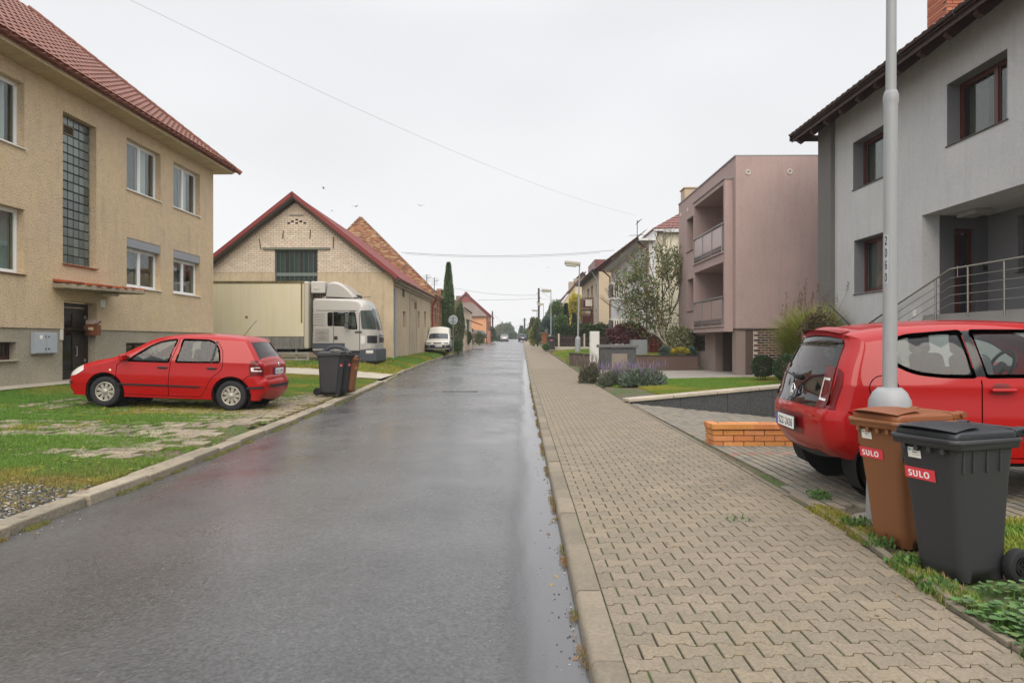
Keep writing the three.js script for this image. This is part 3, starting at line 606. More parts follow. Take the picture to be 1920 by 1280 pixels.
  { // front door standing in its recess
    const dg = part('front_door', H), [a, b] = door, f = new GB(), z = -.24, dt = yy(2.44);
    f.rbox(a + .002, a + .09, -.04, dt, z - .08, z, .008); f.rbox(b - .09, b - .002, -.04, dt, z - .08, z, .008); f.rbox(a + .09, b - .09, dt - .12, dt, z - .08, z, .008); f.build('door_frame', mat(0x2c1710, .5), dg);
    const lf = new GB(); lf.rbox(a + .1, a + .22, 0, dt - .13, z - .07, z - .02, .006); lf.rbox(a + .74, b - .1, 0, dt - .13, z - .07, z - .02, .006); lf.box(a + .22, a + .74, dt - .28, dt - .13, z - .07, z - .02); lf.box(a + .22, a + .74, 0, .22, z - .07, z - .02); lf.build('door_leaf', mat(0x1d0f0b, .4), dg);
    new GB().box(a + .22, a + .74, .22, dt - .28, z - .055, z - .045).build('pane', mat(0x0b0908, .06), dg);
    const hd = new GB(); hd.bar(V3(a + .87, .62, z + .02), V3(a + .87, .86, z + .02), .014, 8); hd.box(a + .855, a + .885, .6, .64, z - .03, z + .02); hd.box(a + .855, a + .885, .84, .88, z - .03, z + .02); hd.build('handle', mat(0xb8b8b8, .3, { metalness: .8 }), dg);
    for (const y of [.45, 1.35, 1.62]) new GB().box(b - .15, b - .11, y, y + .07, z - .02, z + .006).build('lock_plate', mat(0xc8c8c8, .35, { metalness: .7 }), dg);
    new GB().rbox(a - .1, b + .05, -.12, -.03, -.3, .25, .01).build('doorstep', plaster([.34, .3, .24], { size: 1, s: 160 }), dg);
    new GB().box(a - .3, b + .3, -.05, yy(2.5), -1.2, -1.15).build('hall_wall', roomMat, dg);
  }
  { // concrete canopy with a rim of tiles
    const c = part('door_canopy', H), a = U(98), b = U(206), y = yy(2.75), cm = plaster([.33, .28, .2], { size: 2, blot: .25, grain: .15, s: 170, streak: .6 });
    const sh = new THREE.Shape([[a, 0], [b, 0], [b, .98], [b - .15, 1.03], [mix(a, b, .5), .72], [a, .3]].map(([x, z]) => new THREE.Vector2(x, z)));
    const g = new THREE.ExtrudeGeometry(sh, { depth: .09, bevelEnabled: true, bevelSize: .012, bevelThickness: .012, bevelSegments: 1 }); g.rotateX(Math.PI / 2); g.translate(0, y + .1, 0); mesh('slab', uvm(g), cm, c);
    const tl = part('tile_rim', c), tm = [mat(0x9c4a22, .75), mat(0x8a3d1c, .8), mat(0xa9582e, .75)];
    for (let k = 0; k < 9; k++) { const t0 = a + (b - a) * k / 9, t1 = a + (b - a) * (k + 1) / 9 - .01, dep = lerpT([[a, .3], [mix(a, b, .5), .73], [b, 1.03]], (t0 + t1) / 2); const q = new RoundedBoxGeometry(t1 - t0, .07, dep + .05, 1, .02); q.rotateX(.12 - .1 * k / 9); q.translate((t0 + t1) / 2, y + .17 - .04 * k / 9 + rr(-.006, .006), dep / 2); mesh('tile', uvm(q), tm[k % 3], tl); }
    const lm = new GB(); lm.rbox(U(176), U(190), y - .1, y - .015, .22, .5, .03); lm.build('porch_lamp', mat(0xcfcab8, .3), c);
  }
  { // roof: hipped, clay tiles, copper-brown gutter and a plastered eave
    const ov = .62, yE = yy(7.86), tanp = .85, cosp = 1 / Math.hypot(1, tanp), L = 6.2, uR = uEnd + ov, zE = ov;
    const tileM = (() => { const t = rep(mkTex(256, (x, y) => { const b = fbm(x, y, 20, 3), q = hsh(Math.floor(x * 20), Math.floor(y * 18), 4), k = .75 + .5 * b + (q - .5) * .2; return [.19 * k, .066 * k, .04 * k]; }), 6); return new THREE.MeshStandardMaterial({ map: t, roughness: .6, side: THREE.DoubleSide }); })();
    const roof = part('roof', H), o = V3(0, yE + .14, zE), len = L / cosp;
    stuff(mesh('roof_tiles', uvm(tileGeo(o, V3(1, 0, 0), V3(0, tanp * cosp, -cosp), len, () => -.5, (v) => uR - v * cosp, { w: .3, h: .36, amp: .04, step: .035 })), tileM, roof));
    stuff(mesh('roof_tiles', uvm(tileGeo(V3(uR, yE + .14, zE), V3(0, 0, -1), V3(-cosp, tanp * cosp, 0), len, (v) => v * cosp, () => 9.5, { w: .3, h: .36, amp: .04, step: .035 })), tileM, roof));
    for (let k = 0; k < 22; k++) { const t = k * .38, p = V3(uR - t * cosp * .76, yE + .14 + t * tanp * cosp * .76 + .06, zE - t * cosp * .76); const g = new THREE.CylinderGeometry(.085, .1, .42, 8, 1, false, 0, Math.PI * 2); g.applyQuaternion(new THREE.Quaternion().setFromUnitVectors(V3(0, 1, 0), V3(-1, tanp, -1).normalize())); g.translate(p.x, p.y, p.z); mesh('hip_tile', uvm(g), tileM, roof); }
    const lw = new GB(); lw.tube([0, 2, 4, 6, 8].map((t) => V3(uR - t * cosp * .76, yE + .27 + t * tanp * cosp * .76, zE - t * cosp * .76)), .008, 4); for (let t = .3; t < 7; t += 1.1) lw.bar(V3(uR - t * cosp * .76, yE + .2 + t * tanp * cosp * .76, zE - t * cosp * .76), V3(uR - t * cosp * .76, yE + .28 + t * tanp * cosp * .76, zE - t * cosp * .76), .012, 4); lw.build('lightning_wire', mat(0x55504c, .6), roof);
    const so = new GB(); so.quad(V3(-.5, yE - .03, .002), V3(uEnd + .002, yE - .03, .002), V3(uR - .1, yE, zE - .1), V3(-.5, yE, zE - .1)); so.box(-.5, uR - .1, yE - .0, yE + .09, zE - .14, zE - .06); so.box(uR - .14, uR - .06, yE, yE + .09, -9.5, zE - .145);
    so.quad(V3(uEnd + .002, yE - .03, .002), V3(uEnd + .002, yE - .03, -9.5), V3(uR - .1, yE, -9.5), V3(uR - .1, yE, zE - .1)); so.build('eave', plaster([.5, .4, .24], { size: 3, blot: .2, s: 175, streak: .4, grain: .06 }), roof);
    gutter(roof, [V3(-.5, yE + .17, zE + .03), V3(uR + .1, yE + .17, zE + .03)], .085, copper);
    gutter(roof, [V3(uR + .03, yE + .17, zE + .1), V3(uR + .03, yE + .17, -9)], .085, copper);
    const sn = new GB(); sn.rbox(U(258), U(258) + 1.3, yE + 1.0, yE + 1.12, -1.0, -.55, .02); sn.build('skylight', mat(0x7d1d12, .3), roof);
  }
  // things fixed to the wall
  const wpt = (px, py, out) => { const d = dOf(px); return [xw(d) + out, YA(py, d), d]; };
  { const [x, y, d] = wpt(80.5, 643, -.03), W = dOf(102) - dOf(59), Hh = .52; const m = thing('meter_cabinet', 'grey double-door meter cabinet on the plinth left of the front door', 'meter cabinet', x, y, d, H.rotation.y);
    new GB().rbox(-W / 2, W / 2, -Hh / 2, Hh / 2, 0, .1, .012).build('cabinet', mat(0x9aa0a8, .5), m);
    for (const s of [-1, 1]) { const dr = new GB(); dr.rbox(s < 0 ? -W / 2 + .02 : .006, s < 0 ? -.006 : W / 2 - .02, -Hh / 2 + .02, Hh / 2 - .02, .1, .118, .006); const q = dr.build('door', mat(0xa7adb4, .5), m); const k = new GB(); k.box(s < 0 ? -.06 : .05, s < 0 ? -.03 : .09, -.16, -.12, .118, .128); k.box(s < 0 ? -.06 : .05, s < 0 ? -.03 : .09, .14, .17, .118, .128); k.build('lock', mat(0x33363a, .5), q); }
    const wl = new GB(); wl.box(-W / 4 - .05, -W / 4 + .05, .1, .19, .118, .1215); wl.build('warning_label', decalMat(textTex(64, 96, (c, w, h) => { c.fillStyle = '#e9c21f'; c.fillRect(0, 0, w, h * .55); c.fillStyle = '#efeae4'; c.fillRect(0, h * .55, w, h * .45); c.fillStyle = '#c0392b'; c.fillRect(w * .3, h * .62, w * .35, h * .2); c.fillStyle = '#3a3a20'; c.beginPath(); c.moveTo(w * .5, h * .08); c.lineTo(w * .8, h * .48); c.lineTo(w * .2, h * .48); c.fill(); })), m);
  }
  { const [x, y, d] = wpt(191, 569, 0), m = thing('house_number_plate', 'small white house number plate right of the canopy', 'number plate', x, y, d, H.rotation.y); new GB().rbox(-.11, .11, -.1, .1, .002, .02, .006).build('plate', mat(0xe4e3de, .4), m); new GB().box(-.075, .075, -.07, .075, .0205, .0225).build('number', decalMat(textTex(64, 64, (c, w, h) => { c.fillStyle = '#dfe2e3'; c.fillRect(0, 0, w, h); c.fillStyle = '#2b3f63'; c.font = 'bold 44px sans-serif'; c.textAlign = 'center'; c.fillText('71', w / 2, h * .75); })), m); }
  { const d = dOf(171), m = thing('mailbox', 'brown mailbox stuffed with papers on the door jamb', 'mailbox', xw(d) - .02, YA(617, d), d - .0, H.rotation.y);
    const bm = mat(0x7a4526, .6); new GB().rbox(-.02, .16, -.17, .12, -.16, .18, .01).build('box', bm, m); new GB().add(new THREE.BoxGeometry(.2, .012, .36), .07, .17, .02, 0, 0, .5).build('lid', bm, m);
    const pp = new GB(); for (let k = 0; k < 6; k++) pp.add(new THREE.BoxGeometry(.03, .2, .22), .02 + k * .022, .14, rr(-.05, .05), rr(-.3, .3), 0, rr(-.25, .35)); pp.build('papers', mat(0xb9a9a0, .8), m); new GB().box(-.026, -.021, -.03, .05, -.06, .08).build('name_card', mat(0xcfc39c, .6), m); }
  { const [x, y, d] = wpt(116, 622, -.03), m = mesh('cable_cover', uvm(new RoundedBoxGeometry(.03, .42, .12, 1, .008).translate(.01, 0, 0)), mat(0xd3d0c6, .6)); m.position.set(x, y, -d); m.userData = { label: 'narrow white cover strip on the wall left of the front door', category: 'cable cover' }; }
}
// ---------------------------------------------------------------- barn with a white brick gable and red sheet roof
{
  const d = 36, K = d / F, base = G(-8, 36) - .05, X = (px) => (px - 960) * K, Y = (py) => HC - (py - 640) * K;
  const ax = X(553), xr = X(735), ridge = Y(366), half = xr - ax;
  const B = thing('barn', 'barn with white brick gable, tall green-barred window and red sheet roof', 'barn', ax, base, d);
  const yb = (y) => y - base, sl = .795, len = 15.6;
  const eaveY = ridge - sl * half - .12, renderY = Y(511);
  const beige = plaster([.46, .37, .25], { size: 5, blot: .16, grain: .08, per: 60, bump: .004, s: 180, streak: .25 });
  const beige2 = plaster([.40, .33, .225], { size: 3, blot: .2, grain: .1, per: 60, bump: .004, s: 183, streak: .3 });
  const wx = [X(515) - ax, X(595) - ax], wy = [Y(570), Y(468)];
  // gable: rendered below, brick above; the brick face is built brick by brick
  const lower = new THREE.Shape([[-half, -.4], [half, -.4], [half, yb(renderY) - .12], [half - .16, yb(renderY)], [wx[1], yb(renderY)], [wx[1], yb(wy[0])], [wx[0], yb(wy[0])], [wx[0], yb(renderY)], [-half, yb(renderY)]].map((p) => new THREE.Vector2(...p)));
  const lw = new GB(); lw.add(wallGeo(lower, .4)); lw.box(half - .42, half + .09, -.4, yb(Y(523)), .002, .12); lw.box(half - .46, half + .12, -.4, yb(Y(647)), .125, .17); lw.build('gable_wall', beige, B);
  const yTop = (x) => yb(ridge - .33) - sl * Math.abs(x);
  const core = new THREE.Shape([[-half, yb(renderY) + .002], [wx[0], yb(renderY) + .002], [wx[0], yb(wy[1])], [wx[1], yb(wy[1])], [wx[1], yb(renderY) + .002], [half - .1, yb(renderY) + .002], [half - .1, Math.max(yb(renderY) + .003, yTop(half - .1))], [0, yTop(0)], [-half, Math.max(yb(renderY) + .003, yTop(half))]].map((p) => new THREE.Vector2(...p)));
  mesh('gable_core', uvm(wallGeo(core, .3).translate(0, 0, -.03)), mat(0x8d7f6e, .95), B);
  const bms = [[.56, .475, .385], [.60, .51, .41], [.52, .44, .35], [.575, .47, .37]].map((c, k) => plaster(c, { size: 1, blot: .15, grain: .08, per: 60, bump: .002, s: 190 + k }));
  const gable = part('brick_gable', B), list = [], bw = .29, bh = .108, dark = mat(0x1c1815, .9);
  const rows = Math.floor((yTop(0) - yb(renderY)) / bh), full = new THREE.BoxGeometry(bw - .014, bh - .016, .1), shapes = new Map();
  for (let r = 0; r < rows; r++) {
    const y = yb(renderY) + .01 + (r + .5) * bh, lim = (yb(ridge - .33) - y - bh * .45) / sl; if (lim < .1) continue;
    for (let x = -half + (r % 2 ? bw / 2 : 0) - bw; x < half; x += bw) {
      let a = Math.max(x, -lim, -half), b = Math.min(x + bw, lim, half); if (b - a < .08) continue;
      if (y < yb(wy[1]) && b > wx[0] && a < wx[1]) { if (a < wx[0]) b = wx[0]; else if (b > wx[1]) a = wx[1]; else continue; if (b - a < .06) continue; }
      const key = ((b - a) * 20 | 0); if (!shapes.has(key)) shapes.set(key, new THREE.BoxGeometry(b - a - .014, bh - .016, .1));
      list.push([uvm(shapes.get(key).clone().translate((a + b) / 2, y, -.05 + rr(-.004, .004))), bms[Math.floor(rnd() * 4)], -y]);
    }
  }
  pieces(gable, 'brick', list, bms[0]);
  for (const [u, v] of [[541, 418], [548, 415], [556, 412], [556, 418], [563.5, 415], [571, 418]]) new GB().box(X(u) - ax - .07, X(u) - ax + .07, yb(Y(v)) - .045, yb(Y(v)) + .045, -.02, .006).build('vent_hole', dark, gable);
  // window with vertical bars
  const wn = part('window', B), f = new GB(), x0 = wx[0], x1 = wx[1], y0 = yb(wy[0]), y1 = yb(wy[1]), fm = mat(0x2f5450, .6);
  f.box(x0, x0 + .06, y0, y1, -.2, -.1); f.box(x1 - .06, x1, y0, y1, -.2, -.1); f.box(x0 + .06, x1 - .06, y1 - .06, y1, -.2, -.1); f.build('frame', mat(0x4a5450, .7), wn);
  for (let k = 1; k < 9; k++) new GB().box(mix(x0, x1, k / 9) - .018, mix(x0, x1, k / 9) + .018, y0, y1 - .06, -.17, -.12).build('bar', fm, wn);
  for (let k = 0; k < 9; k++) new GB().box(mix(x0, x1, k / 9) + .02, mix(x0, x1, (k + 1) / 9) - .02, y0, y1 - .06, -.155, -.15).build('pane', mat([0x2d322f, 0x333936, 0x292e2c][k % 3], .25), wn);
  new GB().box(x0 + .06, x1 - .06, mix(y0, y1, .52), mix(y0, y1, .58), -.118, -.105).build('transom', mat(0x66706a, .7), wn);
  new GB().rbox(X(493) - ax, X(619) - ax, yb(Y(468)), yb(Y(464.5)), -.06, .09, .01).build('lintel_beam', mat(0x6a6e60, .8), B);
  const plq = new GB(); plq.rbox(X(543) - ax, X(568) - ax, yb(Y(404.5)), yb(Y(401)), 0, .05, .006); plq.build('stone_plaque', mat(0x8c867e, .85), B);
  for (const [a, b, c, e] of [[486, 448, 489, 467], [531, 432, 530, 447], [582, 431, 581, 447], [625, 444, 624.5, 466]]) new GB().bar(V3(X(a) - ax, yb(Y(b)), .03), V3(X(c) - ax, yb(Y(e)), .03), .022, 6).build('wall_anchor', mat(0x3a302a, .8), B);
  // street side wall, running away along the road
  const side = part('street_wall', B), slope = .0115, dpx = (px) => 6.62 * F / (975 - px) - d, sx = (u) => half + slope * u;
  side.position.set(half, 0, 0); side.rotation.y = Math.PI / 2 - Math.atan(slope);
  const sY = (py, u) => yb(HC - (py - 640) / F * (d + u));
  const hs = [[756, 760, 0], [773.5, 777, 0], [784, 787, 0], [796, 799, 0]].map(([a, b]) => [dpx(a), dpx(b) + .15, sY(613, dpx(a)), sY(583, dpx(a))]);
  const slots = [[dpx(755), dpx(759), sY(556, dpx(755)), sY(530, dpx(755))], [dpx(768), dpx(772), sY(618, dpx(768)), sY(552, dpx(768))]];
  const sg = new GB(); sg.add(wallGeo(wallShape(.02, len, -.6, yb(eaveY) - .05, hs), .4)); sg.build('wall', beige, side);
  for (const [a, b, y0_, y1_] of hs) new GB().box(a, b, y0_, y1_, -.28, -.25).build('blocked_opening', mat(0x53493c, .9), side);
  new GB().box(slots[0][0], slots[0][1], slots[0][2], slots[0][3], .002, .004).build('niche', mat(0x4a4136, .95), side);
  { const gdd = new GB(); const a = dpx(768), b = dpx(782), t = sY(552, a); gdd.box(a, a + .25, -.5, t, .002, .05); gdd.box(b - .3, b, -.5, t, .002, .05); gdd.box(a + .25, b - .3, t - .25, t, .002, .05); gdd.build('portal', beige2, side); new GB().box(a + .25, b - .3, -.5, t - .25, .003, .012).build('walled_gateway', beige2, side); new GB().box(a + 2, a + 2.7, t - .75, t - .35, .013, .03).build('brick_patch', mat(0x7c3f28, .9), side); }
  const cor = new GB(); cor.box(.0, len, yb(eaveY) - .5, yb(eaveY) - .36, .002, .09); cor.box(.0, len, yb(eaveY) - .35, yb(eaveY) - .2, .002, .17); cor.box(.0, len, yb(eaveY) - .19, yb(eaveY) - .04, .002, .26); cor.build('cornice', beige2, side);
  new GB().bar(V3(.35, -.2, .08), V3(.35, sY(541, .5), .08), .075, 10).build('vent_pipe', mat(0x7d8790, .5), side);
  // roof: sheet panels on both slopes
  const roofM = (() => { const t = rep(mkTex(256, (x, y) => { const b = fbm(x, y, 6, 5), k = .8 + .4 * b; return [.19 * k, .034 * k, .03 * k]; }), 5); return new THREE.MeshStandardMaterial({ map: t, roughness: .6, side: THREE.DoubleSide }); })();
  const roof = part('roof', B), cs = 1 / Math.hypot(1, sl), rl = (half + .36) / cs, o = yb(ridge);
  stuff(mesh('roof_sheet', uvm(tileGeo(V3(half + .36, o - sl * (half + .36), .5), V3(0, 0, -1), V3(-cs, sl * cs, 0), rl, () => 0, () => len + .5, { w: .28, h: .45, amp: .022, step: .016 })), roofM, roof));
  stuff(mesh('roof_sheet', uvm(tileGeo(V3(-half - .36, o - sl * (half + .36), -len), V3(0, 0, 1), V3(cs, sl * cs, 0), rl, () => 0, () => len + .5, { w: .28, h: .45, amp: .022, step: .016 })), roofM, roof));
  const vg = new GB(), sg2 = new GB();
  for (const s of [-1, 1]) { const a = Math.atan(sl) * -s, L2 = rl + .05; vg.add(new RoundedBoxGeometry(L2, .2, .05, 1, .01), s * (half + .36) / 2, o - sl * (half + .36) / 2 - .02, .53, 0, 0, a); vg.add(new THREE.BoxGeometry(L2, .02, .24), s * (half + .36) / 2, o - sl * (half + .36) / 2 + .075, .44, 0, 0, a); sg2.add(new THREE.BoxGeometry(L2, .1, .5), s * (half + .36) / 2, o - sl * (half + .36) / 2 - .17, .25, 0, 0, a); }
  vg.build('verge_trim', mat(0x701d17, .55), roof); sg2.build('roof_underside', mat(0x4a4038, .9), roof);
  gutter(roof, [V3(half + .44, o - sl * (half + .36) - .06, .4), V3(half + .44 + slope * len, o - sl * (half + .36) - .06, -len)], .075, mat(0x7a2a20, .5));
  const dp = new GB(), ue = len - .1, yg = o - sl * (half + .36) - .1; dp.bar(V3(half + .58, yg, -ue), V3(half + .34, yg - .55, -ue), .06, 8); dp.bar(V3(half + .34, yg - .55, -ue), V3(half + .32, 0, -ue), .06, 8); dp.build('downpipe', mat(0x7a2016, .5), roof);
}
// ---------------------------------------------------------------- old brick building behind the barn
const brickTex = (cols, mortar, bw, bh, seedN, n = 24) => {           // too far away to tell the bricks apart
  const N = 512, per = n; const f = (x, y) => { const r = Math.floor(y * per * bw / bh * .5) , ff = y * per * bw / bh * .5 - r, u0 = x * per * .5 + (r % 2) * .5, c = Math.floor(u0), u = u0 - c; return [r, c % (per / 2), ff, u]; };
  const t = rep(mkTex(N, (x, y) => { const [r, c, ff, u] = f(x, y), h = hsh(r, c, seedN), m = ff < .13 || u < .05, b = .7 + .6 * fbm(x, y, 40, seedN, 2), st = .75 + .5 * fbm(x, y, 4, seedN + 3); const q = cols[Math.floor(h * cols.length)]; return (m ? mortar : q).map((v) => v * b * st); }), per * bw / 2, per * bw / 2);
  const bm = rep(mkTex(N, (x, y) => { const [r, c, ff, u] = f(x, y); return ff < .13 || u < .05 ? 0 : .6 + .4 * hsh(r, c, 9); }, false), per * bw / 2, per * bw / 2);
  return new THREE.MeshStandardMaterial({ map: t, bumpMap: bm, bumpScale: .02, roughness: .95, side: THREE.DoubleSide });
};
{
  const d = 51.7, K = d / F, base = G(-6.2, d) - .1, ax = (675 - 960) * K, ridge = HC + 225 * K, xr = -6.02, half = xr - ax, sl = 1.0;
  const B = thing('brick_barn', 'old orange brick building with bare gable rising behind the red sheet roof', 'barn', ax, base, d), yb = (y) => y - base, len = 9.2;
  const bm = brickTex([[.30, .125, .06], [.36, .17, .085], [.25, .10, .05], [.43, .29, .165], [.19, .08, .045]], [.36, .29, .2], .3, .085, 5);
  const gs = new THREE.Shape([[-half, -.3], [half, -.3], [half, yb(ridge) - sl * half + .3], [0, yb(ridge) + .3], [-half, yb(ridge) - sl * half + .3]].map((p) => new THREE.Vector2(...p)));
  mesh('gable_wall', uvm(wallGeo(gs, .45)), bm, B);
  const cop = new GB(); for (let k = 0; k < 46; k++) for (const s of [-1, 1]) { const x = s * k * half / 46, y = yb(ridge) + .3 - sl * Math.abs(x); cop.box(Math.min(x, x + s * half / 46), Math.max(x, x + s * half / 46), y - .08, y + .05, -.46, .04); } stuff(cop.build('brick_coping', bm, B));
  const sd = part('street_wall', B); sd.position.set(half, 0, -.46); sd.rotation.y = Math.PI / 2 - Math.atan(.0115);
  const eave = yb(ridge) - sl * half + .05;
  const ops = [[1.6, 2.5, 2.1, 3.5], [4.0, 4.9, 2.0, 3.4], [6.2, 8.6, 1.2, 5.3]];
  mesh('wall', uvm(wallGeo(wallShape(0, len, -.3, eave, ops), .4)), bm, sd);
  for (const [a, b, y0, y1] of ops) new GB().box(a, b, y0, y1, -.3, -.25).build('boarded_opening', mat(b - a > 2 ? 0x57524c : 0x4a2d24, .9), sd);
  const cn = new GB(); cn.box(-.1, len, eave - .5, eave - .36, .003, .1); cn.box(-.1, len, eave - .35, eave - .2, .003, .2); cn.box(-.1, len, eave - .19, eave, .003, .3); cn.build('cornice', bm, sd);
  const pil = new GB(); for (const u of [.05, 3.1, 5.4]) pil.box(u, u + .4, -.3, eave - .52, .004, .12); pil.build('pilasters', bm, sd); pil.name = 'pilaster';
  const rf = new GB(); rf.add(new THREE.BoxGeometry(half / .7071 + .3, .12, len + .2), half / 2, yb(ridge) - sl * half / 2, -len / 2 - .5, 0, 0, -Math.PI / 4); rf.build('roof', mat(0x5c2a1c, .8), B);
  const an = thing('roof_antenna', 'pair of thin television aerials on the brick building', 'antenna', XA(806, 55), YA(545, 55), 55);
  const g = new GB(); for (const [x, h] of [[-.25, 1.3], [.35, 1.05]]) { g.bar(V3(x, -1, 0), V3(x, h, 0), .03, 5); for (let k = 0; k < 4; k++) g.bar(V3(x - .3, h - .1 - k * .16, -.15), V3(x + .3, h - .05 - k * .16, .15), .012, 4); g.bar(V3(x, h - .3, 0), V3(x + .4, h - .2, 0), .015, 4); } g.build('mast', mat(0x4a4a4c, .6), an);
}
// ---------------------------------------------------------------- vehicles
const carPaint = (hex, o = {}) => new THREE.MeshPhysicalMaterial({ color: hex, roughness: .5, metalness: 0, specularIntensity: .35, clearcoat: .65, clearcoatRoughness: .05, side: THREE.DoubleSide, ...o });
const rubber = mat(0x17171a, .8), blackTrim = mat(0x16161a, .5), blackGap = mat(0x0a0404, .9), chrome = mat(0xc9ccd0, .18, { metalness: 1 }), carGlass = new THREE.MeshPhysicalMaterial({ color: 0xdde6e2, roughness: .02, transmission: 1, thickness: 0, ior: 1.5, side: THREE.DoubleSide });
const gloss = mat(0x0b0d0e, .04), lampRed = new THREE.MeshPhysicalMaterial({ color: 0x5a0203, roughness: .3, specularIntensity: .4, clearcoat: .35, clearcoatRoughness: .03 }), lampClear = new THREE.MeshPhysicalMaterial({ color: 0xd8d4d0, roughness: .1, clearcoat: 1, clearcoatRoughness: .03, metalness: .3 });
function smoothPts(P, per = 6) {                  // [x, y, r?, sharp?] control points -> dense list
  const out = [], n = P.length, C = (i) => P[clamp(i, 0, n - 1)];
  for (let i = 0; i < n - 1; i++) {
    const a = C(P[i][3] ? i : i - 1), b = P[i], c = P[i + 1], d = C(P[i + 1][3] ? i + 1 : i + 2);
    for (let k = 0; k < per; k++) { const t = k / per, t2 = t * t, t3 = t2 * t; const f = (q) => { const A = a[q] ?? .1, B = b[q] ?? .1, Cc = c[q] ?? .1, D = d[q] ?? .1; return .5 * (2 * B + (Cc - A) * t + (2 * A - 5 * B + 4 * Cc - D) * t2 + (3 * B - A - 3 * Cc + D) * t3); }; out.push([f(0), f(1), mix(b[2] ?? .1, c[2] ?? .1, t)]); }
  }
  out.push([...P[n - 1]]); if (out[out.length - 1][2] === undefined) out[out.length - 1][2] = .1;
  return out;
}
